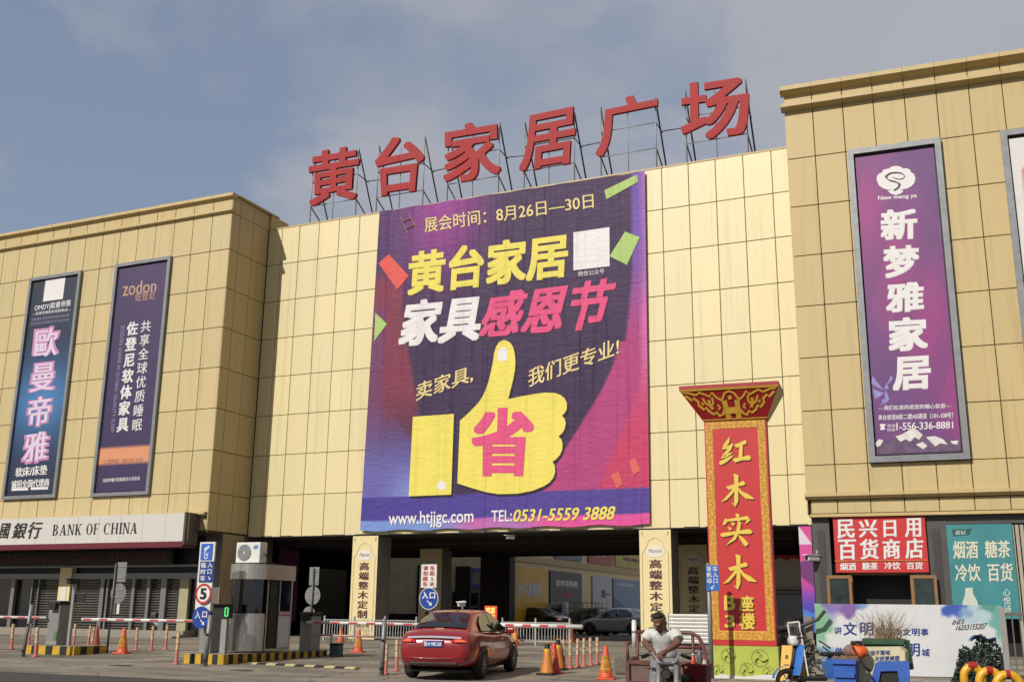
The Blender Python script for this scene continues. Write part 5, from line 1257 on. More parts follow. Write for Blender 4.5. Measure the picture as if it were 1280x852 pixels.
for q, lb in (((14, 811, 780), 'faded red and cream delineator post, leftmost of all, by the frame edge'), ((35.5, 807, 780), 'slim delineator post directly behind the left leaning steel bollard'), ((44, 820.5, 784), 'larger delineator post at the front left corner of the left striped island'),
              ((73.5, 807, 783), 'delineator post just right of the slim camera post'), ((91.5, 807.5, 780), 'delineator post alone between the camera post and the left sign back'), ((110, 806.6, 782), 'rear post of the pair beside the dull dark red cone'), ((114, 815, 784), 'front post of the pair beside the dull dark red cone'),
              ((170, 812, 784), 'delineator post nearest the right side of the lettered left cone'), ((189, 812, 783), 'delineator post midway between the lettered cone and the parked motorbike'), ((207, 811, 782), 'delineator post in front of the parked motorbike'), ((220, 830, 791), 'largest left delineator post, before the booth island corner')):
    delin(*q, lb, gl_)
for q, lb in (((379.7, 812, 776), 'delineator post between the toll booth and the barrier cabinet'), ((413, 818, 794), 'short delineator post left of the small blue bin'), ((482, 842.5, 805), 'dark red delineator post touching the upright steel bollard'), ((495.6, 838, 800), 'cream topped delineator post left of the red car bumper'), ((508, 832, 797), 'delineator post half hidden by the red car rear corner')):
    delin(*q, lb, 'delineator posts between the booth and the red car')
for k, (x, yb, yt) in enumerate(((705, 836.8, 799.6), (712.6, 835, 799), (721.7, 834, 798.5), (730, 832.7, 798), (738.7, 831, 797.3), (746.8, 830, 796.6))):
    delin(x, yb, yt, ('first', 'second', 'third', 'fourth', 'fifth', 'last')[k] + ' post of the row of six, counted from the cone cluster', gr_)
def make_cone(label, col, h=.72, band=True, word=True, group='traffic cones', base_m=None, stripes=()):
    t = thing('traffic_cone', label, 'traffic cone', (0, 0, 0), 0, group); s_ = h / .72
    m = MB(); m.box(-.2 * s_, .2 * s_, -.2 * s_, .2 * s_, 0, .045 * s_, bev=.012); m.build('base', base_m or col, t)
    m = MB(); m.lathe([(.17 * s_, .045 * s_), (.15 * s_, .07 * s_), (.045 * s_, .7 * s_), (.03 * s_, .72 * s_), (.012 * s_, .715 * s_)], 20); m.build('cone', col, t)
    def rad(z): return (.15 - (.105) * (z - .07) / .63) * s_
    if band:
        m = MB(); m.lathe([(rad(.2) + .003, .2 * s_), (rad(.5) + .003, .5 * s_)], 20, cap=False); m.build('band', mat('cone_band', (232, 150, 60), .5, var=.2), t)
    for z0, z1, mm in stripes:
        m = MB(); m.lathe([(rad(z0) + .004, z0 * s_), (rad(z1) + .004, z1 * s_)], 20, cap=False); m.build('stripe', mm, t)
    if word:
        mb = MB(); letters(mb, '禁止停车', rect(-.05 * s_, .05 * s_, .14 * s_, .52 * s_), 0, vertical=True, bold=(.02, .01))
        mb.v = [(v[0], -(rad(v[2] / s_) + .008), v[2]) for v in mb.v]; mb.build('lettering', ink('cone_gold', (236, 196, 70)), t)
    return t
def place(t, x, yb, rz=0.0): 
    b_ = G(x, yb); t.location = (b_.x, b_.y, gz(b_.y)); t.rotation_euler.z = rz
M_cone2 = mat('cone_dull_red', (150, 62, 44), .6, var=.15)
place(make_cone('orange cone with gold lettering between the left sign back and delineator posts', M_orange, .78), 152.5, 816.5, .2)
place(make_cone('dull dark red cone half hidden behind the pair of delineator posts', M_cone2, .72, word=False, band=False), 119, 808)
place(make_cone('orange cone before the cream column, left of the upright steel bollard', M_orange, .72), 447.5, 815, .2)
place(make_cone('far small orange cone standing by the white railing', M_orange, .6, word=False), 426, 802)
place(make_cone('orange cone behind the red car, next to the white railing', M_orange, .72, word=False), 643.5, 806)
place(make_cone('large orange cone with gold lettering between the row of six posts and tricycle', M_orange, .72), 757.5, 848.5, .25)
M_dyel = mat('cone_dark_yellow', (206, 126, 40), .6, var=.2)
place(make_cone('yellow orange cone with a black top, leftmost of the cone cluster', M_dyel, .74, word=False, band=False, base_m=M_rubber, stripes=((.5, .58, M_yellow), (.58, .7, M_black))), 684, 843)
place(make_cone('red cone with gold lettering in the middle of the cone cluster', mat('cone_red', (206, 52, 44), .55, var=.12), .72, band=False), 692.5, 841.5, .2)
place(make_cone('black topped yellow cone hidden behind the red lettered one of the cluster', M_dyel, .76, word=False, band=False, base_m=M_rubber, stripes=((.5, .58, M_yellow), (.58, .7, M_black))), 697.5, 837)
place(make_cone('rust brown cone beside the far railing near the barrier arm tip', mat('cone_rust', (140, 70, 40), .6, var=.2), .8, word=False, band=False), 714, 803)

# ------------------------------------------------------------------ white railing in front of the passage
M_rail = mat('railing_grey_white', (178, 176, 172), .5, var=.12)
def railing(x0, x1, Y, label, h=.92):
    z = gz(Y); t = thing('white_railing', label, 'railing', ((x0 + x1) / 2, Y, z), 0, 'white railings before the passage'); hw_ = (x1 - x0) / 2
    m = MB(); n_ = max(1, round((x1 - x0) / 1.5))
    m.box(-hw_, hw_, -.02, .02, h - .11, h - .075); m.box(-hw_, hw_, -.015, .015, .14, .17); m.build('rail', M_rail, t)
    for k in range(n_ + 1):
        x = -hw_ + 2 * hw_ * k / n_
        m = MB(); m.box(x - .03, x + .03, -.03, .03, 0, h); m.lathe([(.04, h), (.045, h + .03), (.02, h + .07)], 8, cx=x); m.build('post', M_rail, t)
    m = MB(); kx = -hw_ + .14
    while kx < hw_ - .05:
        m.box(kx - .011, kx + .011, -.011, .011, .18, h - .12); kx += .125
    m.build('baluster', M_rail, t)['kind'] = 'stuff'
    return t
def xat(px_, Y): return atY(px_, 790, Y).x
railing(xat(405, 38.7), xat(520, 38.7), 38.7, 'white railing with thin balusters left of the red car')
railing(xat(628, 38.7), xat(712, 38.7), 38.7, 'white railing with thin balusters right of the red car')
b_ = atY(793, 806, 39.0); t = thing('short_post', 'short white post at the foot of the sunlit cream column', 'post', (b_.x, 39.0, gz(39)))
m = MB(); m.tube([(0, 0, 0), (0, 0, .92)], .09, 12); m.lathe([(.09, .92), (.07, .96), (.01, .98)], 12); m.build('post', M_white, t)
m = MB(); m.tube([(0, 0, .5), (0, 0, .58)], .094, 12, cap=False); m.build('band', M_galv, t)
# second barrier whose arm ends before the row of posts
kq = G(560, 812); cD = cabinet('barrier_gate', 'barrier gate cabinet hidden behind the red car, its arm ending near the row of posts', 'barrier', (kq.x, kq.y, gz(kq.y)), .4, .5, 1.0)
zz = atY(680, 781, kq.y - .1).z - cD.location.z; xx = atY(728, 783, kq.y - .1).x - kq.x; arm(cD, .1, xx, zz, r=.075, droop=-.03)
# entrance disc with red lettered board, on one post
eb = G(537, 818); k_ = mpp(eb); es = sign_post('entrance_sign', 'round blue entrance disc below a white board with red lettering, above the red car', 'road sign', (eb.x, eb.y, gz(eb.y)), (818 - 706) * k_)
def el(x, y): p = atY(x, y, eb.y - .05); return (p.x - eb.x, p.z - gz(eb.y))
p0, p1 = el(527, 705), el(545.5, 734); m = MB(); m.box(p0[0], p1[0], -.06, -.045, p1[1], p0[1], bev=.006); wbd = m.build('white_board', M_white, es)
wq, hq = p1[0] - p0[0], p0[1] - p1[1]
text(wbd, 'lettering', '车距5米', rect(p0[0] + wq * .56, p0[0] + wq * .88, p1[1] + hq * .06, p0[1] - hq * .06), I_red, -.066, vertical=True, pitch=1.1, bold=(.02, .02))
text(wbd, 'lettering', '请勿跟车', rect(p0[0] + wq * .12, p0[0] + wq * .44, p1[1] + hq * .06, p0[1] - hq * .06), I_red, -.066, vertical=True, pitch=1.1, bold=(.02, .02))
c6 = el(536.5, 747.5); rr = 13.2 * k_; m = MB(); m.disc(c6[0], c6[1], rr, -.08, -.065, 36); d6 = m.build('entrance_disc', M_signblue, es)
m = MB(); m.ring(c6[0], c6[1], rr * .97, rr * 1.03, -.084, -.064, 36); m.build('white_rim', M_white, d6)
text(d6, 'lettering', '入', rect(c6[0] - rr * .72, c6[0] - rr * .08, c6[1] - rr * .02, c6[1] + rr * .6), I_white, -.086, bold=(.03, .03)); text(d6, 'lettering', '口', rect(c6[0] + rr * .12, c6[0] + rr * .68, c6[1] + rr * .02, c6[1] + rr * .55), I_white, -.086, bold=(.03, .03))
m = MB(); arrow(m, c6[0] + rr * .1, c6[1] - rr * .42, rr * .7, -.086, -.72); m.build('arrow', I_white, d6)
# white camera on a post, lit red board
cb = G(577, 812); cp_ = sign_post('plate_camera', 'small white box camera on a slim post above the red car roof', 'camera', (cb.x, cb.y, gz(cb.y)), (812 - 757) * mpp(cb), .03)
h_ = (812 - 757) * mpp(cb); m = MB(); m.box(-.07, .07, -.2, .06, h_ + .02, h_ + .15, bev=.02); m.box(-.085, .085, -.24, .08, h_ + .15, h_ + .17); o_ = m.build('camera_housing', M_white, cp_); o_.rotation_euler = (.12, .25, -.6)
rb_ = atY(613, 766, 41.5); t = thing('lit_sign', 'small glowing orange red sign board hung on the dark pier above the car', 'sign', (rb_.x, 41.5, rb_.z - .3))
m = MB(); m.box(-.27, .27, 0, .1, -.05, .6); m.build('case', mat('led_orange_red', (226, 66, 40), .5, var=.2, emit=.9), t)
text(t, 'lettering', '欢迎', rect(-.2, .2, .3, .54), mat('led_yellow', (250, 206, 110), .5, var=0, emit=1.2), -.006, bold=(.03, .03)); text(t, 'lettering', '光临', rect(-.2, .2, .01, .25), mat('led_yellow', (250, 206, 110), .5, var=0, emit=1.2), -.006, bold=(.03, .03))
m = MB(); m.box(-.05, .05, .02, .08, gz(41.5) - rb_.z + .3, -.05); m.build('stand', M_black, t)
# small bin, speed hump
bn = G(420, 820); t = thing('small_bin', 'small blue grey litter bin beside a thin white pole, before the cream column', 'bin', (bn.x, bn.y, gz(bn.y)))
m = MB(); m.box(-.16, .16, -.14, .14, 0, .34, bev=.02); m.build('bin', mat('bin_bluegrey', (74, 90, 96), .6, var=.3, scale=12), t)
m = MB(); m.box(-.17, .17, -.15, .15, .341, .39, bev=.01); m.build('lid', M_black, t)
m = MB(); m.tube([(.04, .16, 0), (.04, .16, 1.05)], .018, 8); m.build('pole', M_white, t)
s0, s1 = G(313, 829), G(447, 836); d_ = s1 - s0; ln = math.hypot(d_.x, d_.y)
t = thing('speed_hump', 'flat worn black and yellow speed hump strip laid on the pavement', 'speed hump', (s0.x, s0.y, gz((s0.y + s1.y) / 2) + .006), math.atan2(d_.y, d_.x))
n_ = 11
for k in range(n_):
    a = ln * k / n_; b2 = ln * (k + 1) / n_; m = MB()
    m.add([(a, -.14, 0), (b2, -.14, 0), (b2, -.06, .045), (a, -.06, .045), (b2, .06, .045), (a, .06, .045), (b2, .14, 0), (a, .14, 0)], [(0, 1, 2, 3), (3, 2, 4, 5), (5, 4, 6, 7), (0, 3, 5, 7), (1, 6, 4, 2)])
    m.build('hump_block', mat('hump_pale', (196, 184, 132), .7, var=.3, scale=12) if k % 2 == 0 else M_rubber, t)

# ------------------------------------------------------------------ cars
def make_car(label, rgb, plate=True, nm='sedan_car'):
    t = thing(nm, label, 'car')
    paint = mat('car_paint_%d_%d_%d' % rgb, rgb, .3, metal=.1, var=.03, coat=1.0)
    ST = [(0.0, .60, .44, .74), (.03, .72, .38, .84), (.12, .80, .31, .95), (.3, .845, .27, 1.045), (.6, .868, .25, 1.075), (.95, .878, .23, 1.05), (1.5, .88, .2, 1.0), (2.2, .88, .19, .97), (3.0, .88, .2, .95), (3.4, .876, .21, .955), (3.8, .862, .23, .90), (4.15, .82, .25, .80), (4.4, .72, .29, .68), (4.52, .56, .36, .56)]
    mb = MB(); rings = []
    for y, w_, zb, zt in ST:
        h = zt - zb
        half = [(0, zb), (w_ * .82, zb), (w_ * .96, zb + h * .12), (w_ * .995, zb + h * .3), (w_, zb + h * .5), (w_ * .985, zb + h * .68), (w_ * .965, zb + h * .8), (w_ * .92, zb + h * .92), (w_ * .82, zt - .005), (w_ * .5, zt + .018), (0, zt + .025)]
        rings.append([(x, y, z) for x, z in half] + [(-x, y, z) for x, z in half[-2:0:-1]])
    n_ = len(rings[0]); vs = [v for r_ in rings for v in r_]; fs = []
    for i in range(len(rings) - 1):
        for j in range(n_): fs.append((i * n_ + j, (i + 1) * n_ + j, (i + 1) * n_ + (j + 1) % n_, i * n_ + (j + 1) % n_))
    fs.append(tuple(range(n_))); fs.append(tuple(range((len(rings) - 1) * n_, len(rings) * n_))[::-1])
    mb.add(vs, fs, smooth=True); body = mb.build('body', paint, t)
    sub = body.modifiers.new('s', 'SUBSURF'); sub.levels = 1; sub.render_levels = 2
    # cabin loft: stations from rear window foot to windscreen foot
    CB = [(.42, .70, 1.04, .66, 1.055), (.62, .735, 1.03, .64, 1.13), (1.0, .77, 1.0, .60, 1.30), (1.3, .79, .98, .565, 1.405), (1.6, .80, .97, .56, 1.45), (2.1, .80, .95, .56, 1.468), (2.5, .80, .94, .55, 1.435), (2.75, .79, .94, .555, 1.375), (3.1, .77, .94, .60, 1.17), (3.45, .74, .94, .68, .965)]
    mb = MB(); rings = []
    for y, wb, zb, wr, zr in CB:
        half = [(wb, zb), (wb * .6 + wr * .4, zb * .6 + zr * .4), (wr + .025, zr - .05), (wr - .03, zr - .008), (wr * .5, zr + .014), (0, zr + .02)]
        rings.append([(x, y, z) for x, z in half] + [(-x, y, z) for x, z in half[-2::-1]])
    n_ = len(rings[0]); vs = [v for r_ in rings for v in r_]; fs = []
    for i in range(len(rings) - 1):
        for j in range(n_ - 1): fs.append((i * n_ + j, (i + 1) * n_ + j, (i + 1) * n_ + j + 1, i * n_ + j + 1))
    fs.append(tuple(range(n_))); fs.append(tuple(range((len(rings) - 1) * n_, len(rings) * n_))[::-1])
    mb.add(vs, fs, smooth=True); cab = mb.build('cabin', paint, t)
    # glass: panes laid 6 mm over the cabin
    def rear(u, v):     # across the rear window
        y = .50 + (1.27 - .50) * v; w_ = .60 - .115 * v; z = 1.10 + (1.405 - 1.10) * (v ** .9); return (u * w_, y - .035, z + .028 - .03 * u * u)
    mb = MB(); mb.grid(lambda a, b_: rear(a * 2 - 1, b_), 12, 8); mb.build('rear_window', M_glass, cab)
    def wind(u, v):
        y = 3.42 - .72 * v; w_ = .64 - .11 * v; z = .985 + .40 * v; return (u * w_, y + .03, z + .03 - .03 * u * u)
    mb = MB(); mb.grid(lambda a, b_: wind(1 - a * 2, b_), 12, 8); mb.build('windscreen', M_glass, cab)
    for sx in (-1, 1):
        for poly, nm_ in (([(1.02, 1.03), (1.12, 1.22), (1.42, 1.37), (1.93, 1.40), (1.93, 1.0)], 'rear_side_window'), ([(1.99, 1.0), (1.99, 1.40), (2.42, 1.37), (2.72, 1.25), (3.12, 1.0)], 'front_side_window')):
            mb = MB(); P_ = []
            for y, z in poly:
                f_ = max(0, min(1, (z - .97) / .45)); P_.append((sx * (.81 - .222 * f_ + .012), y, z))
            mb.add(P_, [tuple(range(5)) if sx < 0 else tuple(range(5))[::-1]]); mb.build(nm_, M_glass, cab)
        mb = MB(); mb.box(min(sx * .76, sx * .80), max(sx * .76, sx * .80), 1.935, 1.985, .99, 1.2); mb.build('door_pillar', M_black, cab)
        mb = MB(); c_ = sx * .99; mb.box(c_ - .09, c_ + .09, 2.86, 2.98, .93, 1.05, bev=.03); mb.box(min(sx * .82, sx * .92), max(sx * .82, sx * .92), 2.9, 2.94, .93, .96); mb.build('mirror', paint, t)
        for yy in (1.35, 2.4):
            mb = MB(); mb.box(sx * .872 - .015, sx * .872 + .015, yy, yy + .2, .80, .83, bev=.008); mb.build('door_handle', paint, t)
        for yw in (.95, 3.62):
            wt = thing('wheel', None, None, (sx * .79, yw, .315)); wt.parent = t
            m = MB(); prof = [(.2, -.1), (.29, -.105), (.315, -.07), (.318, 0), (.315, .07), (.29, .105), (.2, .1)]
            vs = []; fs = []
            for r_, q in prof:
                for j in range(28): a = 2 * math.pi * j / 28; vs.append((q, r_ * math.cos(a), r_ * math.sin(a)))
            for i in range(len(prof) - 1):
                for j in range(28): fs.append((i * 28 + j, i * 28 + (j + 1) % 28, (i + 1) * 28 + (j + 1) % 28, (i + 1) * 28 + j))
            m.add(vs, fs, smooth=True); m.build('tyre', M_rubber, wt)
            m = MB(); o2 = sx * .085
            for k in range(10):
                a = k * .628; m.bar((o2, .05 * math.cos(a), .05 * math.sin(a)), (o2, .2 * math.cos(a), .2 * math.sin(a)), .05, .02)
            vs = []; fs = []
            for r_ in (.185, .215):
                for j in range(28): a = 2 * math.pi * j / 28; vs.append((o2 + sx * .01, r_ * math.cos(a), r_ * math.sin(a)))
            for j in range(28): fs.append((j, (j + 1) % 28, 28 + (j + 1) % 28, 28 + j))
            m.add(vs, fs); m.tube([(o2 - .01, 0, 0), (o2 + sx * .02, 0, 0)], .06, 12); m.build('rim', mat('alloy', (170, 170, 172), .35, metal=.8, var=.05), wt)
            m = MB(); m.tube([(sx * .03 - .04, 0, 0), (sx * .03 + .04, 0, 0)], .2, 20); m.build('brake_shadow', M_black, wt)
            m = MB(); vs = []; fs = []          # wheel arch lip
            for r_, q in ((.33, .097), (.40, .099)):
                for j in range(15): a = math.pi * j / 14; vs.append((sx * q, r_ * math.cos(a), r_ * math.sin(a)))
            for j in range(14): fs.append((j, j + 1, 15 + j + 1, 15 + j))
            m.add(vs, fs); m.build('arch', M_black, wt)
        # lamps wrap the rear corners
        m = MB(); m.grid(lambda u, v: (sx * (.40 + .41 * u), .035 + .02 * u + .24 * u ** 5 - .055 + .08 * v * (.5 + u), .80 + .105 * v * (.45 + .55 * u) + .02 * (1 - u)), 10, 4); m.build('tail_lamp', mat('lamp_red', (200, 30, 34), .35, var=0), t)
        m = MB(); m.grid(lambda u, v: (sx * (.50 + .24 * u), .022 + .02 * u + .1 * u ** 4 - .055 + .08 * v * (.6 + u), .825 + .05 * v), 6, 2); m.build('brake_light', mat('lamp_lit', (255, 96, 56), .2, var=0, emit=1.0), t)
        m = MB(); m.grid(lambda u, v: (sx * (.42 + .3 * u), 4.50 - .3 * u * u, .62 + .12 * v + .06 * u), 5, 2); m.build('headlamp', mat('lamp_clear', (200, 204, 208), .1, var=0, coat=1), t)
    m = MB(); m.grid(lambda u, v: ((u * 2 - 1) * .62, .018 + .05 * v + .05 * (u * 2 - 1) ** 4 - .02, .905 + .04 * v - .02 * (u * 2 - 1) ** 2), 14, 2); m.build('chrome_strip', mat('chrome', (238, 238, 240), .3, metal=.6, var=0), t)
    m = MB(); m.box(-.24, .24, -.014, .04, .70, .86, bev=.01); pr = m.build('plate_recess', paint, t)
    if plate:
        m = MB(); m.box(-.22, .22, -.026, -.015, .715, .845); pl_ = m.build('licence_plate', mat('plate_blue', (40, 82, 176), .4, var=.03), t)
        text(pl_, 'plate_lettering', '鲁A·98C68', rect(-.2, .2, .73, .83), I_white, -.03, bold=(.03, .02))
    m = MB(); m.box(-.55, .55, .03, .12, .33, .40, bev=.02); m.build('lower_bumper', M_black, t)
    m = MB(); m.tube([(-.72, .03, .50), (-.4, -.022, .48), (0, -.03, .475), (.4, -.022, .48), (.72, .03, .50)], .012, 6); m.build('bumper_crease', paint, t)
    m = MB(); m.box(-.1, .1, .43, .47, 1.085, 1.1); m.build('high_brake_light', mat('hbl', (240, 190, 180), .3, var=0), t)
    m = MB(); m.box(-.72, .72, .35, 4.1, .17, .22); m.build('underbody', M_black, t)
    return t
w_ = G(600, 848.5); hd = R(9.5)
car = make_car('dark red sedan seen from behind driving towards the barrier, blue licence plate', (150, 14, 22))
off = Matrix.Rotation(hd, 3, 'Z') @ Vector((.80, .95, 0)); car.location = (w_.x - off.x, w_.y - off.y, gz(w_.y) - .01); car.rotation_euler = (math.atan(SLOPE), 0, hd)
def far_car(px0, py, Y, rz, label, rgb):
    c = make_car(label, rgb, plate=False); p = atY(px0, py, Y); c.location = (p.x, Y, gz(Y) + .004); c.rotation_euler.z = rz; c['group'] = 'cars parked in the court'
far_car(707, 770, 55.5, R(80), 'black sedan parked in the court beneath the yellow poster', (26, 26, 30))
far_car(774, 770, 61, R(70), 'silver grey sedan parked in the court beneath the blue grey poster', (150, 154, 160))
far_car(820, 770, 57, R(78), 'white sedan parked in the court, cut by the sunlit cream column', (214, 214, 214))
# small white truck with a caged load in the court
tp_ = atY(716, 770, 58.5); t = thing('small_truck', 'small white truck with a caged load in front of the dark grey poster', 'truck', (tp_.x, 58.5, gz(58.5)), R(12))
m = MB(); m.prism([(-1.5, .5), (-1.5, 1.15), (-1.15, 1.75), (-.35, 1.8), (-.35, .5)], -.75, .75); m.build('cab', M_white, t)
m = MB(); m.prism([(-1.36, 1.15), (-1.08, 1.62), (-.5, 1.65), (-.5, 1.12)], -.757, -.752); m.build('cab_window', M_glass, t)
m = MB(); m.box(-.33, 1.6, -.75, .75, .55, .7); m.build('load_bed', M_grey, t)
m = MB()
for x in (-.3, .2, .7, 1.2, 1.57): m.bar((x, -.74, .7), (x, -.74, 1.75), .04); m.bar((x, .74, .7), (x, .74, 1.75), .04)
for z in (1.1, 1.45, 1.75): m.bar((-.3, -.74, z), (1.57, -.74, z), .03); m.bar((-.3, .74, z), (1.57, .74, z), .03)
m.build('cage', mat('cage_yellow', (176, 160, 90), .6, var=.2), t)
for k in range(3): m = MB(); m.box(-.1 + .55 * k, .35 + .55 * k, -.6, .6, .71, 1.25 + .1 * k, bev=.04); m.build('load', mat('load_grey_%d' % k, (130 - 20 * k, 122 - 10 * k, 110), .8, var=.3), t)
for x in (-1.0, 1.1):
    m = MB(); m.tube([(x, -.78, .33), (x, -.6, .33)], .33, 18); m.build('wheel', M_rubber, t); m = MB(); m.tube([(x, .6, .33), (x, .78, .33)], .33, 18); m.build('wheel', M_rubber, t)

# ------------------------------------------------------------------ blue arrow sign in front of the pylon
bs = G(890, 850); kb = mpp(bs)
bsg = sign_post('lane_sign', 'small blue rectangular lane sign with white lettering and arrow, on a grey post before the red pylon', 'road sign', (bs.x, bs.y, gz(bs.y)), (850 - 706) * kb, .05)
bsg['label'] = 'small blue lane sign with white lettering and arrow, on a grey post before the pylon'
def bsl(x, y): p = atY(x, y, bs.y - .06); return (p.x - bs.x, p.z - gz(bs.y))
p0, p1 = bsl(882, 706), bsl(899.5, 738); m = MB(); m.box(p0[0], p1[0], -.075, -.06, p1[1], p0[1], bev=.006); bb = m.build('blue_board', mat('lane_blue', (44, 104, 190), .4, var=.05), bsg)
wq, hq = p1[0] - p0[0], p0[1] - p1[1]
text(bb, 'lettering', '车入口', rect(p0[0] + wq * .55, p0[0] + wq * .92, p1[1] + hq * .30, p0[1] - hq * .05), I_white, -.079, vertical=True, pitch=1.1, bold=(.02, .02))
text(bb, 'lettering', '非机动', rect(p0[0] + wq * .08, p0[0] + wq * .45, p1[1] + hq * .30, p0[1] - hq * .05), I_white, -.079, vertical=True, pitch=1.1, bold=(.02, .02))
m = MB(); arrow(m, p0[0] + wq * .5, p1[1] + hq * .15, .12, -.079, -2.3); m.build('arrow', I_white, bb)
m = MB(); m.ring((p0[0] + p1[0]) / 2, 0, 0, .0001, 0, .001, 3)
# pole with purple wrap beside the cream column
p0 = atY(842, 690, 41.2); t = thing('banner_pole', 'white pole with a purple wrapped top between cream column and red pylon', 'pole', (p0.x, 41.2, gz(41.2)))
h_ = p0.z - gz(41.2); m = MB(); m.tube([(0, 0, 0), (0, 0, h_ - .75)], .06, 10); m.build('pole', M_white, t)
m = MB(); m.tube([(0, 0, h_ - .75), (0, 0, h_)], .066, 10); m.build('purple_wrap', mat('wrap_purple', (150, 48, 140), .5, var=.1), t)
# white slatted hoarding behind the tricycle
p0, p1 = atY(836, 766, 35), atY(896, 766, 35); t = thing('slatted_hoarding', 'low hoarding of white horizontal slats behind the seated man, beside the pylon', 'hoarding', ((p0.x + p1.x) / 2, 35, gz(35)))
hw_ = (p1.x - p0.x) / 2; ht = p0.z - gz(35); m = MB(); z = .35
while z < ht - .05:
    m.add([(-hw_, 0, z), (hw_, 0, z), (hw_, -.03, z + .06), (-hw_, -.03, z + .06), (-hw_, -.005, z + .1), (hw_, -.005, z + .1)], [(0, 1, 2, 3), (3, 2, 5, 4)]); z += .115
m.build('slat_panel', M_white, t)
for sx in (-1, 1): m = MB(); m.box(sx * hw_ - .04, sx * hw_ + .04, .0, .08, 0, ht); m.build('post', M_galv, t)
p0 = G(877, 812); t = thing('worn_post', 'worn grey wooden post beside the slatted hoarding, left of the pylon', 'post', (p0.x, p0.y, gz(p0.y)))
m = MB(); m.tube([(0, 0, 0), (0, 0, (812 - 775) * mpp(p0))], .08, 9); m.build('post', mat('worn_wood', (136, 120, 96), .8, var=.3, scale=14), t)

# ------------------------------------------------------------------ the man and his cargo tricycle
def ell(mb, c, r, rot=None, nu=20, nv=14):
    """closed ellipsoid at c"""
    rot = rot or Matrix.Identity(3); c = Vector(c); vs = [c + rot @ Vector((0, 0, r[2]))]; fs = []
    for j in range(1, nv):
        for i in range(nu):
            a, b_ = 2 * math.pi * i / nu, math.pi * j / nv
            vs.append(c + rot @ Vector((r[0] * math.sin(b_) * math.cos(a), r[1] * math.sin(b_) * math.sin(a), r[2] * math.cos(b_))))
    vs.append(c + rot @ Vector((0, 0, -r[2]))); n_ = len(vs) - 1
    for i in range(nu): fs.append((0, 1 + i, 1 + (i + 1) % nu)); fs.append((n_, 1 + (nv - 2) * nu + (i + 1) % nu, 1 + (nv - 2) * nu + i))
    for j in range(nv - 2):
        for i in range(nu): fs.append((1 + j * nu + i, 1 + (j + 1) * nu + i, 1 + (j + 1) * nu + (i + 1) % nu, 1 + j * nu + (i + 1) % nu))
    mb.add(vs, fs)
def rings(mb, rs, n=24):
    """loft of upright ellipses (x, y, z, rx, ry), closed at both ends"""
    vs = []; fs = []
    for x, y, z, r0, r1 in rs:
        for i in range(n): a = 2 * math.pi * i / n; vs.append((x + r0 * math.cos(a), y + r1 * math.sin(a), z))
    for j in range(len(rs) - 1):
        for i in range(n): fs.append((j * n + i, j * n + (i + 1) % n, (j + 1) * n + (i + 1) % n, (j + 1) * n + i))
    fs.append(tuple(range(n))[::-1]); fs.append(tuple((len(rs) - 1) * n + i for i in range(n)))
    mb.add(vs, fs)
def fused(mb, name, m, parent, voxel=.008, smooth=4):
    """melt overlapping closed shapes into ONE continuous surface"""
    me = bpy.data.meshes.new(name + '_raw'); me.from_pydata(mb.v, [], mb.f); me.update()
    bm = bmesh.new(); bm.from_mesh(me); bmesh.ops.recalc_face_normals(bm, faces=bm.faces[:]); bm.to_mesh(me); bm.free()
    ob = bpy.data.objects.new(name + '_raw', me); COL.objects.link(ob)
    r_ = ob.modifiers.new('r', 'REMESH'); r_.mode = 'VOXEL'; r_.voxel_size = voxel; r_.use_smooth_shade = True
    q = ob.modifiers.new('s', 'SMOOTH'); q.iterations = smooth; q.factor = .5
    dg = bpy.context.evaluated_depsgraph_get(); nm = bpy.data.meshes.new_from_object(ob.evaluated_get(dg)); nm.name = name
    bpy.data.objects.remove(ob); bpy.data.meshes.remove(me)
    nm.materials.clear(); nm.materials.append(m); nm.polygons.foreach_set('use_smooth', [True] * len(nm.polygons))
    o = bpy.data.objects.new(name, nm); COL.objects.link(o)
    if parent is not None: o.parent = parent
    return o
YM = 13.1
mp0 = atY(829, 800, YM); MX = mp0.x
def mj(px_, py, dy=0.0):
    p = atY(px_, py, YM + dy); return Vector((p.x - MX, dy, p.z))
man = thing('person', 'man in a light grey t-shirt and grey trousers leaning over tricycle handlebars, looking down', 'person', (MX, YM, 0))
skin = mat('skin_tanned', (118, 80, 62), .5, var=.06)
bdy = MB()
# head bowed towards the hands and turned a little
HR = Matrix.Rotation(R(-14), 3, 'Z') @ Matrix.Rotation(R(34), 3, 'X')
hc = mj(824.4, 776.3, -.10)
def hd(x, y, z): return hc + HR @ Vector((x, y, z))
ell(bdy, hd(0, .012, .022), (.077, .096, .094), HR); ell(bdy, hd(0, -.03, -.045), (.058, .062, .07), HR); ell(bdy, hd(0, -.055, -.095), (.034, .03, .025), HR)
ell(bdy, hd(0, -.096, -.022), (.015, .024, .03), HR); ell(bdy, hd(0, -.083, .012), (.055, .016, .012), HR); ell(bdy, hd(0, -.088, -.066), (.026, .012, .012), HR)
for sx in (-1, 1): ell(bdy, hd(sx * .077, .012, -.02), (.012, .02, .034), HR)
nkb = mj(828.5, 790, .03)
bdy.tube([hd(0, .03, -.05), (hd(0, .03, -.05) + nkb) / 2, nkb], [.056, .056, .065], 14)
rings(bdy, [(mj(831, 826, .15).x, .15, mj(831, 826, .15).z, .13, .09), (mj(830, 812, .1).x, .1, mj(830, 812, .1).z, .115, .08), (mj(829, 800, .06).x, .06, mj(829, 800, .06).z, .13, .09), (mj(828.6, 793, .04).x, .04, mj(828.6, 793, .04).z, .14, .08), (mj(828.5, 789.5, .03).x, .03, mj(828.5, 789.5, .03).z, .07, .06)])
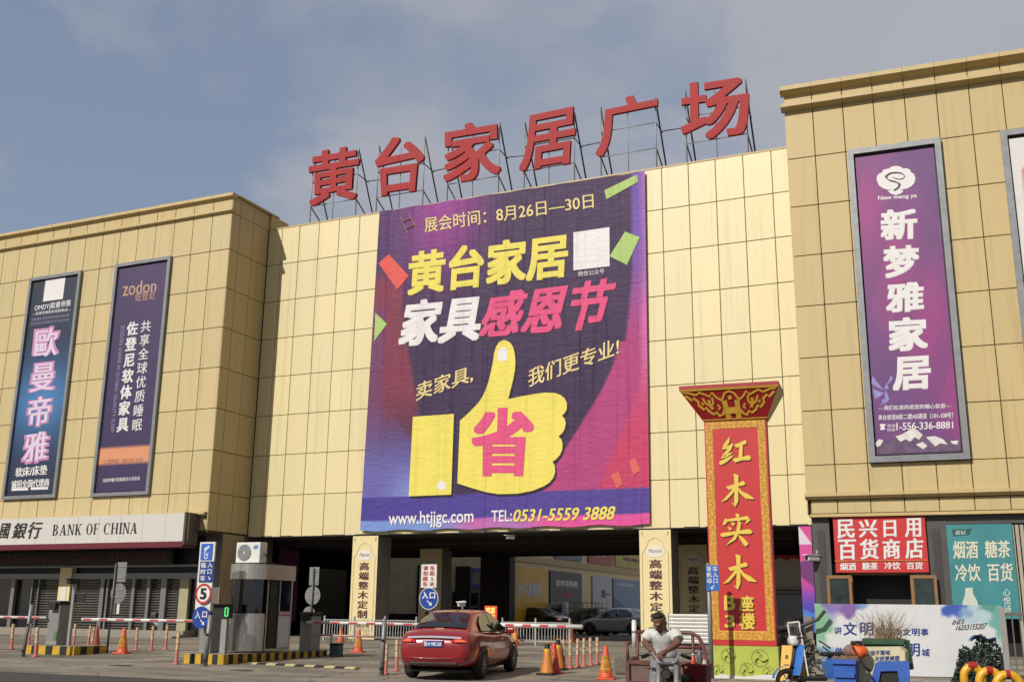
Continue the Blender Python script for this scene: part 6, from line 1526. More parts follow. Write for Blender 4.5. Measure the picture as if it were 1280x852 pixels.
ARM = ((mj(812, 792.3, .03), mj(806, 802.5, -.0), mj(811.5, 809.5, -.16), mj(814.5, 811.5, -.2), -1), (mj(845, 792.3, .03), mj(847.3, 803, -.06), mj(832.5, 813.3, -.22), mj(828, 816, -.26), 1))
for sh_, el_, wr, hd_, out_ in ARM:
    bdy.tube([sh_, sh_.lerp(el_, .4), el_], [.056, .05, .041], 14); ell(bdy, el_, (.042, .042, .042)); bdy.tube([el_, el_.lerp(wr, .35), wr], [.041, .042, .027], 14)
    d = (hd_ - wr).normalized(); sd = d.cross(Vector((0, 1, 0))).normalized()
    bdy.tube([wr, wr.lerp(hd_, .6), hd_ + d * .03], [.027, .036, .036], 12)
    for sp_, ln in ((-1.35, .062), (-.45, .076), (.45, .074), (1.3, .058)):
        p0_ = hd_ + d * .03 + sd * sp_ * .02; p1_ = p0_ + d * ln * .5 + Vector((0, -.008, -.008)); p2_ = p1_ + d * ln * .28 + Vector((0, .012, -.034))
        bdy.tube([p0_ - d * .02, p1_, p2_], [.0115, .0105, .009], 8)
    t0_ = hd_ + sd * out_ * .032; bdy.tube([t0_ - d * .03, t0_ + d * .02 + sd * out_ * .022, t0_ + d * .05 + Vector((0, -.012, -.015))], [.014, .012, .0095], 8)
LEGS = []
for sx, kx, fx in ((-1, 818.5, 816), (1, 846.5, 850)):
    hp = mj(831 + sx * 7.5, 826, .14); kn = Vector((mj(kx, 852, .02).x, .0, .50)); an = Vector((mj(fx, 852, .1).x, .12, .1)); LEGS.append((hp, kn, an))
    bdy.tube([hp, kn, an], [.085, .058, .04], 14); ell(bdy, an + Vector((0, -.07, -.05)), (.045, .12, .045))
fused(bdy, 'body', skin, man, .0075, 3)
# clothes: their own surfaces a little larger than the body
sh = MB()
def rg(px_, py, dy, wpx, ry): p = mj(px_, py, dy); return (p.x, dy, p.z, wpx * .0101, ry)
rings(sh, [rg(832, 821, .15, 16.2, .125), rg(831.5, 816, .125, 15.4, .12), rg(830.5, 808, .09, 13.6, .115), rg(829.5, 800, .06, 14.6, .125), rg(828.8, 794, .04, 17.5, .12), rg(828.4, 790.5, .03, 15.5, .10), rg(828.3, 788.6, .022, 9.2, .082)])
for sh_, el_, wr, hd_, out_ in ARM:
    e_ = sh_.lerp(el_, .62) + Vector((-.012 * -out_, 0, 0)); sh.tube([Vector((0, .03, sh_.z - .01)).lerp(sh_, .55), sh_, e_], [.075, .078, .074], 16)
ell(sh, mj(826.5, 790.3, -.05), (.07, .045, .035))
shirt = fused(sh, 'shirt', mat('shirt_grey', (212, 211, 206), .8, var=.05, scale=9, bump=.7, bscale=11), man, .011, 6)
tr = MB(); rings(tr, [rg(831.5, 831, .14, 15.5, .14), rg(831.5, 824, .15, 15.4, .13), rg(831.5, 819, .14, 13.5, .11)])
for hp, kn, an in LEGS: tr.tube([hp, kn, an + Vector((0, 0, .05))], [.108, .078, .062], 16)
fused(tr, 'trousers', mat('trousers_grey', (132, 132, 136), .8, var=.15, scale=8, bump=.7, bscale=10), man, .012, 5)
for hp, kn, an in LEGS:
    m = MB(); m.box(an.x - .05, an.x + .05, -.06, .2, .0, .085, bev=.03); m.build('shoe', M_black, man)
# short black hair hugging the skull
hr = MB(); hr.grid(lambda u, v: hc + HR @ Vector((.0785 * (1 - .13 * v ** 5) * math.sin(v * 1.55) * math.cos(u * 6.2832), .017 + .0945 * (1 - .13 * v ** 5) * math.sin(v * 1.55) * math.sin(u * 6.2832), .024 + .0965 * math.cos(v * 1.55) - .06 * math.sin(v * 1.55) ** 2 * math.sin(u * 6.2832))), 26, 10)
hr.build('hair', mat('hair_black', (22, 18, 17), .75, var=.3, scale=60), man)
for sx in (-1, 1):
    m = MB(); ell(m, hd(sx * .03, -.088, -.004), (.014, .008, .006), HR, 10, 6); m.build('eye', M_black, man)
# tricycle: front end towards the viewer, cargo bed behind
tri = thing('cargo_tricycle', 'dark red motor cargo tricycle with pipe rails around its bed, silver forks towards the camera', 'tricycle', (MX, YM, 0))
def tj(px_, py, dy): p = atY(px_, py, YM + dy); return (p.x - MX, dy, p.z)
M_tri = mat('tricycle_maroon', (92, 34, 34), .5, var=.25, scale=10); M_rust = mat('rail_brown', (104, 58, 50), .55, var=.3, scale=14)
m = MB()
for sx, px_ in ((-1, 823.2), (1, 845)): m.tube([tj(px_, 831, -.42), (tj(px_, 840, -.55)[0], -.6, .34)], .028, 12)
m.build('fork', M_steel, tri)
m = MB(); m.tube([tj(811, 817.3, -.26), tj(815.3, 815.4, -.3), tj(819.5, 821, -.36), tj(823.5, 827, -.4), tj(829, 828, -.41), tj(840, 828, -.41), tj(844.5, 826.5, -.4), tj(848.3, 816.8, -.3), tj(852.5, 818, -.26)], .014, 10); m.build('handlebar', M_steel, tri)
for a, b_ in ((tj(811, 817.3, -.26), tj(803, 820.6, -.16)), (tj(852.5, 818, -.26), tj(863, 822, -.16))):
    m = MB(); m.tube([a, b_], .022, 10); m.tube([a, (a[0] + (b_[0] - a[0]) * .9, a[1] - .06, a[2] - .01)], .008, 6); m.build('grip', M_black, tri)
m = MB(); c = tj(834, 842, -.5); m.lathe([(.02, .07), (.05, .05), (.058, 0)], 18, cap=False)
m.v = [(v[0] + c[0], c[1] + v[2] - .04, c[2] + v[1]) for v in m.v]; m.build('headlamp_shell', M_black, tri)
m = MB(); m.disc(c[0], c[2], .05, c[1] - .05, c[1] - .035, 20); m.build('headlamp_glass', mat('lamp_dim', (58, 58, 56), .15, var=0), tri)
m = MB(); m.box(c[0] - .08, c[0] + .08, c[1] + .04, c[1] + .12, c[2] - .2, c[2] + .05, bev=.02); m.build('front_bracket', M_black, tri)
for px_ in (812, 858):
    m = MB(); q = tj(px_, 834, -.4); m.tube([q, (q[0], q[1] - .03, q[2])], .02, 10); m.build('indicator', mat('amber', (120, 62, 30), .3, var=0), tri)
def wheel_x(name, cx_, cy_, r_, wd):
    wt = thing(name, None, None, (cx_, cy_, r_)); wt.parent = tri; m = MB()
    m.tube([(-wd / 2, 0, 0), (-wd / 2 + .02, 0, 0), (wd / 2 - .02, 0, 0), (wd / 2, 0, 0)], [r_ - .02, r_, r_, r_ - .02], 26); m.build('tyre', M_rubber, wt)
    m = MB(); m.tube([(-wd / 2 - .01, 0, 0), (wd / 2 + .01, 0, 0)], r_ * .62, 20); m.build('rim', M_galv, wt)
wheel_x('wheel', c[0], -.62, .3, .1); wheel_x('wheel', tj(800, 828, 1.6)[0], 1.6, .3, .13); wheel_x('wheel', tj(874, 828, 1.6)[0], 1.6, .3, .13)
m = MB(); m.box(tj(822, 829, -.42)[0], tj(846, 829, -.42)[0], -.44, -.36, tj(834, 832, -.42)[2], tj(834, 827, -.42)[2], bev=.015); m.build('fork_crown', M_black, tri)
m = MB(); m.grid(lambda u, v: (c[0] + (u - .5) * .15, -.62 - .34 * math.cos(.3 + v * 2.4), .3 + .34 * math.sin(.3 + v * 2.4)), 4, 14); m.build('mudguard', M_tri, tri)
m = MB(); m.tube([(c[0], -.42, .72), (c[0] + .01, -.1, .55), (0.02, .5, .5), (.02, 1.2, .5)], .05, 10); m.build('main_frame', M_tri, tri)
m = MB(); m.box(-.14, .18, -.02, .34, .45, .68, bev=.06); m.build('fuel_tank', M_tri, tri)
m = MB(); m.box(-.15, .19, .3, .62, .66, .76, bev=.04); m.build('saddle', M_black, tri)
zb = .5; zt1 = tj(800, 827, .9)[2]; DR = 2.3
def bp(u, v, z):           # bed corner by share of width and depth
    f_ = tj(785 + (884 - 785) * u, 828, .9)[0]; r_ = tj(792 + (880 - 792) * u, 828, DR)[0]
    return Vector((f_ + (r_ - f_) * v, .9 + (DR - .9) * v, z))
def slab(m, u0, u1, v0, v1, z0, z1):
    P_ = [bp(u0, v0, z0), bp(u1, v0, z0), bp(u1, v1, z0), bp(u0, v1, z0), bp(u0, v0, z1), bp(u1, v0, z1), bp(u1, v1, z1), bp(u0, v1, z1)]
    m.add(P_, [(0, 3, 2, 1), (4, 5, 6, 7), (0, 1, 5, 4), (1, 2, 6, 5), (2, 3, 7, 6), (3, 0, 4, 7)])
m = MB(); slab(m, 0, 1, 0, 1, zb - .06, zb); m.build('bed_floor', M_tri, tri)
M_bed = mat('bed_grey_red', (112, 84, 78), .6, var=.35, scale=9)
for nm_, a_ in (('front_board', (.03, .97, 0, .02)), ('side_board', (0, .03, 0, 1)), ('side_board', (.97, 1, 0, 1)), ('tail_board', (.03, .97, .98, 1))):
    m = MB(); slab(m, *a_, zb, zt1 - .03); m.build(nm_, M_bed, tri)
m = MB()
m.bar(bp(0, 0, zt1), bp(1, 0, zt1), .05); m.bar(bp(0, -.01, zb), bp(0, -.01, zt1), .05); m.bar(bp(.3, -.012, zb), bp(.3, -.012, zt1), .04); m.bar(bp(0, -.012, zb + .12), bp(.6, -.012, zb + .12), .04)
m.bar(bp(0, 0, zt1), bp(0, 1, zt1), .05); m.bar(bp(1, 0, zt1), bp(1, 1, zt1), .05); m.build('bed_trim', M_rust, tri)
zr = tj(845, 790, DR)[2]; zr2 = tj(845, 808, DR)[2]
m = MB()
m.tube([bp(.05, 1, zr), bp(.82, 1, zr), bp(.93, .97, zr - .05), bp(.99, .85, zr - .16), bp(1, .05, zt1 + .02)], .028, 10)
m.tube([bp(.35, 1, zr2), bp(.99, 1, zr2)], .024, 8)
for u in (.06, .5, .85): m.tube([bp(u, 1, zb), bp(u, 1, zr)], .022, 8)
m.tube([bp(0, 0, zt1), bp(-.01, 0, zt1 + .22), bp(.02, .25, zt1 + .24)], .022, 8)
m.build('pipe_rail', M_rust, tri)
# bucket with bottles riding on the bed front
bq_ = tj(872, 848, .75); bk_ = thing('red_tub', 'dark red plastic tub hooked on the tricycle, holding bottles with orange tops', 'tub', (MX + bq_[0], YM + .75, tj(872, 852, .75)[2] - .12))
m = MB(); w2 = .155; hh = tj(872, 830, .75)[2] - bk_.location.z
m.add([(-w2 * .85, -.12, 0), (w2 * .85, -.12, 0), (w2 * .85, .12, 0), (-w2 * .85, .12, 0), (-w2, -.14, hh), (w2, -.14, hh), (w2, .14, hh), (-w2, .14, hh)], [(0, 3, 2, 1), (0, 1, 5, 4), (1, 2, 6, 5), (2, 3, 7, 6), (3, 0, 4, 7)]); m.build('tub', mat('tub_red', (120, 24, 30), .45, var=.15), bk_)
m = MB()
for a, b_ in (((-w2, -.14), (w2, -.14)), ((w2, -.14), (w2, .14)), ((w2, .14), (-w2, .14)), ((-w2, .14), (-w2, -.14))): m.bar((a[0], a[1], hh), (b_[0], b_[1], hh), .03)
m.build('rim', mat('tub_rim', (140, 34, 40), .45, var=.1), bk_)
for k, (x, cc, hx) in enumerate(((-.05, (208, 76, 52), .10), (.03, (96, 96, 100), .17), (.085, (196, 186, 170), .06))):
    bt_ = thing('bottle', ('squat orange red plastic bottle at the left in the dark red tub', 'taller grey bottle in the middle of the dark red tub', 'short pale bottle at the right in the dark red tub')[k], 'bottle', (bk_.location.x + x, bk_.location.y + .02 * k, bk_.location.z + .02), 0, 'bottles in the dark red tub')
    m = MB(); q = hh + hx; m.lathe([(.034, 0), (.036, q * .7), (.034, q - .05), (.014, q - .015), (.014, q)], 12); m.build('bottle', mat('bottle_%d' % k, cc, .35, var=.2), bt_)
    m = MB(); m.lathe([(.017, q - .012), (.017, q + .012)], 10); m.build('cap', mat('cap_pale_%d' % k, ((230, 226, 216), (50, 50, 54), (190, 60, 50))[k], .5, var=.1), bt_)
# stone block beside the orange cone
p0 = G(774, 842); t = thing('stone_block', 'grey brown stone block lying between the large orange cone and the tricycle', 'block', (p0.x + .2, p0.y, gz(p0.y)))
m = MB(); m.box(-.26, .26, -.2, .2, 0, .42, bev=.05); m.build('block', mat('block_stone', (112, 104, 90), .9, var=.3, scale=10, bump=.8, bscale=9), t)

# ------------------------------------------------------------------ civic notice board and what stands before it
c0, c1 = G(1024, 846), G(1257, 850)
dd = c1 - c0; thb = math.atan2(dd.y, dd.x); PV = Plane(c0.x, c0.y, thb)
zg = gz((c0.y + c1.y) / 2)
aL = (PV.loc(1015, 753)[0] + PV.loc(1026, 842)[0]) / 2; aR = (PV.loc(1253, 757)[0] + PV.loc(1258, 846)[0]) / 2
zT = (PV.loc(1015, 753)[1] + PV.loc(1253, 757)[1]) / 2; zB = PV.loc(1140, 846)[1]
wl = PV.world((aL + aR) / 2, zg); civ = thing('notice_board', 'long white printed hoarding with blue slogans and watercolour splashes in front of the corner shop', 'hoarding', (wl.x, wl.y, zg), thb)
hw_ = (aR - aL) / 2; hT = zT - zg; hB = max(.06, zB - zg)
def ns(u, v, s_, k=0): return noise.noise(Vector((u * s_, v * s_, k * 7.3)))
def civ_col(u, v):
    c = (226, 228, 230); n1 = ns(u * 2.6, v, 5, 1) * .5 + ns(u * 2.6, v, 11, 2) * .3
    def blob(cu, cv, ru, rv, col, a): 
        nonlocal c
        d = math.hypot((u - cu) / ru, (v - cv) / rv) + n1 * .9
        c = mixc(c, col, a * (1 - sst(.55, 1.0, d)))
    blob(.02, .75, .09, .35, (120, 186, 140), .8); blob(.17, .98, .14, .2, (128, 92, 170), .9); blob(.10, 1.0, .06, .3, (150, 140, 200), .6); blob(.26, .99, .05, .12, (110, 160, 214), .7)
    blob(.06, .12, .1, .3, (96, 160, 214), .8); blob(.12, .25, .05, .15, (180, 214, 226), .8)
    blob(.77, .97, .09, .17, (62, 90, 190), .95); blob(.88, .9, .12, .2, (176, 208, 220), .7); blob(.985, .8, .06, .35, (84, 164, 150), .75); blob(1.0, .35, .04, .4, (170, 204, 200), .6); blob(.93, .98, .06, .1, (84, 150, 130), .8)
    return c
m = MB(); m.grid(lambda u, v: (-hw_ + 2 * hw_ * u, 0.0, hB + (hT - hB) * v), 150, 60, civ_col); m.build('printed_sheet', M_print, civ)
m = MB(); m.box(-hw_, hw_, .03, .07, hT - .06, hT - .01); m.box(-hw_, hw_, .03, .07, hB, hB + .05)
for k in range(6): x = -hw_ + .03 + (2 * hw_ - .06) * k / 5; m.box(x - .025, x + .025, .032, .068, 0, hT - .06)
m.build('frame', M_galv, civ)
m = MB(); m.box(-hw_ - .1, hw_ + .2, .02, .3, -.1, .12); m.build('kerb', M_stone, civ)
def cv(x, y): a, z = PV.loc(x, y, 0); return (a - (aL + aR) / 2, z - zg)
I_civ = ink('civic_blue', (42, 60, 142))
for s_, (xa, ya, xb, yb) in (('讲', (230, 598, 264, 630)), ('文', (273, 577, 334, 636)), ('明', (350, 578, 410, 636)), ('话', (420, 602, 452, 634)), ('办', (506, 604, 540, 636)), ('文', (546, 606, 582, 638)), ('明', (588, 606, 622, 638)), ('事', (628, 606, 662, 638)), ('做', (234, 692, 270, 724)), ('文', (276, 690, 330, 730)), ('明', (350, 676, 410, 730)), ('人', (420, 694, 452, 726)), ('创', (472, 698, 504, 730)), ('文', (508, 676, 556, 732)), ('明', (568, 674, 622, 732)), ('城', (632, 698, 668, 732))):
    text(civ, 'lettering', s_, [cv(*z67(p)) for p in ((xa, ya), (xb, ya + 1), (xb, yb + 1), (xa, yb))], I_civ, -.004, bold=(.02, .014))
mb = MB(); letters(mb, '办证王', [cv(*z67(p)) for p in ((772, 566), (832, 562), (830, 584), (770, 590))], -.004, slant=.3, bold=(.008, .008)); letters(mb, '16253155207', [cv(*z67(p)) for p in ((790, 592), (932, 580), (928, 608), (788, 614))], -.004, slant=.25, bold=(.008, .008)); mb.build('scrawled_number', I_black, civ)
# leafy heap lying against the board
hq = cv(1220, 838); hp_ = PV.world(hq[0] + (aL + aR) / 2, zg, -.75)
heap = thing('leafy_heap', 'dark green heap of cut branches and netting piled against the notice board', 'heap', (hp_.x, hp_.y, gz(hp_.y)), thb)
m = MB(); rd = random.Random(11)
for k in range(2600):
    a = rd.uniform(0, 6.28); r_ = math.sqrt(rd.random()); x = r_ * math.cos(a) * .66; y = r_ * math.sin(a) * .5
    top = (.92 + .12 * math.sin(x * 9) + .1 * math.sin(x * 17 + 2)) * (1 - (r_ ** 2.6)) ; z = top * rd.random() ** .45
    c = Vector((x, y, max(.02, z))); d1 = Vector((rd.uniform(-1, 1), rd.uniform(-1, 1), rd.uniform(-.6, 1))).normalized() * rd.uniform(.03, .075); d2 = d1.orthogonal().normalized() * d1.length * .45
    m.add([c - d1, c + d2, c + d1, c - d2], [(0, 1, 2, 3)])
m.build('foliage', mat('heap_green', (38, 54, 40), .8, var=.5, scale=5), heap)
m = MB(); 
m.grid(lambda u, v: (-.22 + .5 * u, -.2 + .35 * v, .93 + .05 * math.sin(u * 7) + .04 * math.cos(v * 9) - .12 * (u - .5) ** 2), 8, 6); m.build('blue_sheet', mat('blue_sheet', (60, 92, 150), .6, var=.2), heap)

# green wheeled bin with a bundle of dried broom grass
YB = 22.6
def gb(x, y, Y): p = atY(x, y, Y); return p
p0, p1 = gb(1079, 797, YB), gb(1131, 797, YB); bin_ = thing('wheeled_bin', 'dark green wheeled rubbish bin with its lid swung open at the side', 'bin', ((p0.x + p1.x) / 2, YB, gz(YB)), .06)
hw_ = (p1.x - p0.x) / 2; hb_ = p0.z - gz(YB)
Mg = mat('bin_green', (30, 66, 42), .45, var=.15)
m = MB(); m.add([(-hw_ * .82, -.3, .1), (hw_ * .82, -.3, .1), (hw_ * .82, .3, .1), (-hw_ * .82, .3, .1), (-hw_ * .95, -.36, hb_ - .08), (hw_ * .95, -.36, hb_ - .08), (hw_ * .95, .36, hb_ - .08), (-hw_ * .95, .36, hb_ - .08)], [(0, 3, 2, 1), (0, 1, 5, 4), (1, 2, 6, 5), (2, 3, 7, 6), (3, 0, 4, 7)]); m.build('body', Mg, bin_)
m = MB(); m.box(-hw_, hw_, -.4, -.34, hb_ - .1, hb_); m.box(-hw_, hw_, .34, .4, hb_ - .1, hb_); m.box(-hw_, -hw_ + .06, -.34, .34, hb_ - .1, hb_); m.box(hw_ - .06, hw_, -.34, .34, hb_ - .1, hb_); m.build('rim', mat('bin_rim', (44, 82, 56), .45, var=.15), bin_)
m = MB(); q0, q1 = gb(1128, 797, YB), gb(1140, 835, YB); m.prism([(hw_ + .01, hb_ - .02), (hw_ + .08, hb_ - .02), (q1.x - bin_.location.x + .03, q1.z - gz(YB)), (q1.x - bin_.location.x - .1, q1.z - gz(YB) - .02)], -.33, .33); m.build('lid', mat('bin_lid', (34, 70, 46), .4, var=.15), bin_)
for sx in (-1, 1): m = MB(); m.tube([(sx * hw_ * .7 - .03, -.28, .1), (sx * hw_ * .7 + .03, -.28, .1)], .1, 14); m.build('wheel', M_rubber, bin_)
bg_ = thing('grass_bundle', 'bundle of dry brown broom grass sticking up out of the green bin', 'broom', (bin_.location.x + .05, YB, gz(YB) + hb_ - .25)); m = MB(); rd = random.Random(4)
for k in range(190):
    a = rd.gauss(0, .16); b2 = rd.gauss(0, .12); h_ = rd.uniform(.45, .8); sx = rd.gauss(0, .26)
    m.tube([(a, b2, 0), (a + sx * .35, b2 + rd.uniform(-.1, .1), h_ * .6), (a + sx, b2 + rd.uniform(-.2, .2), h_)], [.005, .004, .0015], 3, cap=False)
tag(m.build('stalks', mat('dry_grass', (140, 116, 82), .9, var=.3, scale=20), bg_), kind='stuff')
# cleaner's cart: cream box with slogan over a blue body with a trapezoid opening
YK = 21.2; p0, p1 = gb(1073, 811, YK), gb(1131, 808, YK); cart = thing('cleaning_cart', 'cream topped street cleaning cart with blue lettering and a blue trapezoid front opening', 'cart', ((p0.x + p1.x) / 2, YK, gz(YK)))
cx_ = cart.location.x
def kc(x, y): p = gb(x, y, YK); return (p.x - cx_, p.z - gz(YK))
Mcr = mat('cart_cream', (214, 206, 168), .5, var=.1); Mbl = mat('cart_blue', (52, 98, 190), .45, var=.1)
m = MB(); m.prism([kc(1072, 856), kc(1074, 811), kc(1077, 808.5), kc(1124, 808), kc(1131, 814), kc(1133, 856)], 0, .7); m.build('cream_box', Mcr, cart)
m = MB(); pts = [kc(1085, 860), kc(1095, 828), kc(1098, 826), kc(1134, 825), kc(1136, 828), kc(1137, 860), kc(1129, 860), kc(1123, 839), kc(1121, 837), kc(1101, 837.5), kc(1100, 839), kc(1094, 860)]
def strip_prism(m, outer, inner, y0, y1):
    for i in range(len(outer) - 1): m.prism([outer[i], outer[i + 1], inner[i + 1], inner[i]], y0, y1)
strip_prism(m, [kc(1084, 870), kc(1095, 828), kc(1098, 826), kc(1134, 825), kc(1137, 828), kc(1138, 870)], [kc(1096, 870), kc(1101, 840), kc(1102, 838), kc(1122, 837.5), kc(1123, 839.5), kc(1128, 870)], -.1, -.004); m.build('blue_front', Mbl, cart)
m = MB(); m.prism([kc(1095, 870), kc(1100.5, 839), kc(1123, 838.5), kc(1129, 870)], -.05, -.002); m.build('dark_opening', M_black, cart)
text(cart, 'lettering', '垃圾不落地', [kc(*z67(p)) for p in ((375, 708), (486, 704), (486, 726), (373, 730))], I_civ, -.006, bold=(.02, .02)); text(cart, 'lettering', '天桥更美丽', [kc(*z67(p)) for p in ((418, 734), (530, 730), (530, 752), (416, 756))], I_civ, -.006, bold=(.02, .02))
m = MB(); m.bar((*kc(1074, 860)[:1], .1, .12), (kc(1133, 860)[0], .1, .12), .08); m.build('axle', M_black, cart)
for x in (1080, 1126): m = MB(); q = kc(x, 870); m.tube([(q[0] - .04, .35, .18), (q[0] + .04, .35, .18)], .18, 16); m.build('wheel', M_rubber, cart)
p0, p1 = gb(1042, 823, 20.9), gb(1072, 822, 20.9); bc = thing('blue_tub', 'open blue plastic bin with brown litter on top, left of the cleaning cart', 'bin', ((p0.x + p1.x) / 2, 20.9, gz(20.9)))
hw_ = (p1.x - p0.x) / 2; hb_ = p0.z - gz(20.9)
m = MB(); m.add([(-hw_ * .8, -.22, .02), (hw_ * .8, -.22, .02), (hw_ * .8, .22, .02), (-hw_ * .8, .22, .02), (-hw_ * .92, -.26, hb_), (hw_ * .92, -.26, hb_), (hw_ * .92, .26, hb_), (-hw_ * .92, .26, hb_)], [(0, 3, 2, 1), (0, 1, 5, 4), (1, 2, 6, 5), (2, 3, 7, 6), (3, 0, 4, 7)])
m.box(-hw_, hw_, -.3, -.255, hb_ - .07, hb_ + .01); m.box(-hw_, -hw_ * .9, -.25, .3, hb_ - .07, hb_ + .01); m.box(hw_ * .9, hw_, -.25, .3, hb_ - .07, hb_ + .01); m.box(-hw_ * .8, hw_ * .8, -.285, -.24, hb_ - .3, hb_ - .22); m.build('tub', Mbl, bc)
m = MB(); rd = random.Random(6)
for k in range(26): x = rd.uniform(-hw_ * .85, hw_ * .85); y = rd.uniform(-.2, .2); s_ = rd.uniform(.03, .07); m.box(x - s_, x + s_, y - s_ * .6, y + s_ * .6, hb_ - .06, hb_ + rd.uniform(.01, .07), bev=.01)
tag(m.build('litter', mat('litter_brown', (130, 96, 70), .8, var=.5, scale=25), bc), kind='stuff')
# orange bag and grey bundle on the cart edge
p0 = gb(1073, 814, 20.95); bag = thing('orange_bag', 'bright orange cloth bag with black straps lying on the cart corner', 'bag', (p0.x, 20.95, p0.z - .12))
m = MB(); m.grid(lambda u, v: (.15 * math.sin(v * 3.14) ** .8 * math.cos(u * 6.28) * (1 + .18 * math.sin(u * 19)), .12 * math.sin(v * 3.14) * math.sin(u * 6.28), .12 - .115 * math.cos(v * 3.14) + .015 * math.sin(u * 13)), 18, 10); m.build('bag', mat('bag_orange', (236, 104, 36), .7, var=.15), bag)
m = MB(); m.tube([(-.08, -.1, .2), (.02, -.15, .02), (.12, -.16, -.14), (.2, -.15, -.2)], .022, 7); m.tube([(-.1, -.06, .24), (0, -.1, .3), (.06, -.04, .25)], .02, 7); m.build('strap', M_black, bag)
p0 = gb(1063, 813, 21.0); bun = thing('grey_bundle', 'grey brown cloth bundle beside the orange bag', 'bundle', (p0.x, 21.0, p0.z - .1))
m = MB(); m.grid(lambda u, v: (.14 * math.sin(v * 3.14) * math.cos(u * 6.28) * (1 + .2 * math.sin(u * 17 + 3 * v)), .12 * math.sin(v * 3.14) * math.sin(u * 6.28), .1 - .12 * math.cos(v * 3.14)), 16, 9); m.build('bundle', mat('bundle_grey', (136, 110, 100), .9, var=.3, scale=15), bun)

# hoop rails striped yellow and red
def hoop(px0, px1, pyt, Y, label, rz):
    a, b_ = atY(px0, pyt, Y), atY(px1, pyt, Y); t = thing('hoop_barrier', label, 'barrier', ((a.x + b_.x) / 2, Y, gz(Y)), rz, 'yellow and red hoop barriers')
    hw_ = (b_.x - a.x) / 2 - .06; h_ = a.z - gz(Y) - .06; m = MB(); r_ = .065
    pts = [(-hw_, 0, 0), (-hw_, 0, h_ - .16)] + [(-hw_ + .16 - .16 * math.cos(k * .314), 0, h_ - .16 + .16 * math.sin(k * .314)) for k in range(1, 6)] + [(hw_ - .16 + .16 * math.sin(k * .314), 0, h_ - .16 + .16 * math.cos(k * .314)) for k in range(0, 6)] + [(hw_, 0, 0)]
    m.tube(pts, r_, 12); m.build('hoop', mat('hoop_yellow', (228, 172, 40), .4, var=.1), t)
    for q0, q1 in (((-hw_ + .2, 0, h_), (hw_ - .2, 0, h_)), ((-hw_, 0, .12), (-hw_, 0, h_ - .3)), ((hw_, 0, .12), (hw_, 0, h_ - .3))):
        m = MB(); m.tube([q0, q1], r_ + .004, 12, cap=False); m.build('red_band', mat('hoop_red', (168, 34, 32), .4, var=.1), t)
    return t
hoop(1198, 1231, 826.6, 19.0, 'yellow and red hoop barrier, leftmost and tallest of three', .25)
hoop(1217, 1255, 832, 18.6, 'yellow and red hoop barrier in the middle of three', .25)
hoop(1238, 1280, 836.5, 18.2, 'yellow and red hoop barrier, rightmost and nearest of three', .25)

# two yellow wet floor signs
for k, (x, yt, yb, lean_) in enumerate(((984, 806, 854, .0), (995, 803, 852, .05))):
    Y = 22.2 - .25 * k; a = atY(x, yt, Y); t = thing('floor_sign', ('yellow folding warning sign standing nearer the pylon', 'yellow folding warning sign standing nearer the blue scooter')[k], 'warning sign', (a.x, Y, gz(Y)), -.1 + .2 * k, 'yellow folding warning signs')
    h_ = a.z - gz(Y)
    for sg, nm_ in ((-1, 'front_panel'), (1, 'rear_panel')):
        m = MB(); m.add([(-.15, sg * .2, .03), (.15, sg * .2, .03), (.1, sg * .02, h_), (-.1, sg * .02, h_), (-.15, sg * .2 + .02, .03), (.15, sg * .2 + .02, .03), (.1, sg * .02 + .02, h_), (-.1, sg * .02 + .02, h_)], [(0, 1, 2, 3), (5, 4, 7, 6), (0, 4, 5, 1), (1, 5, 6, 2), (2, 6, 7, 3), (3, 7, 4, 0)]); m.build(nm_, M_yellow, t)
    def fp(v): return -.2 + .18 * (v - .03) / (h_ - .03) - .005
    m = MB()
    for z0, z1, w_ in ((h_ * .72, h_ * .8, .03), (h_ * .58, h_ * .6, .055), (h_ * .40, h_ * .5, .035), (h_ * .22, h_ * .27, .09)):
        m.add([(-w_, fp(z0), z0), (w_, fp(z0), z0), (w_ * .6, fp(z1), z1), (-w_ * .9, fp(z1), z1)], [(0, 1, 2, 3)])
    tag(m.build('printed_marks', M_black, t))

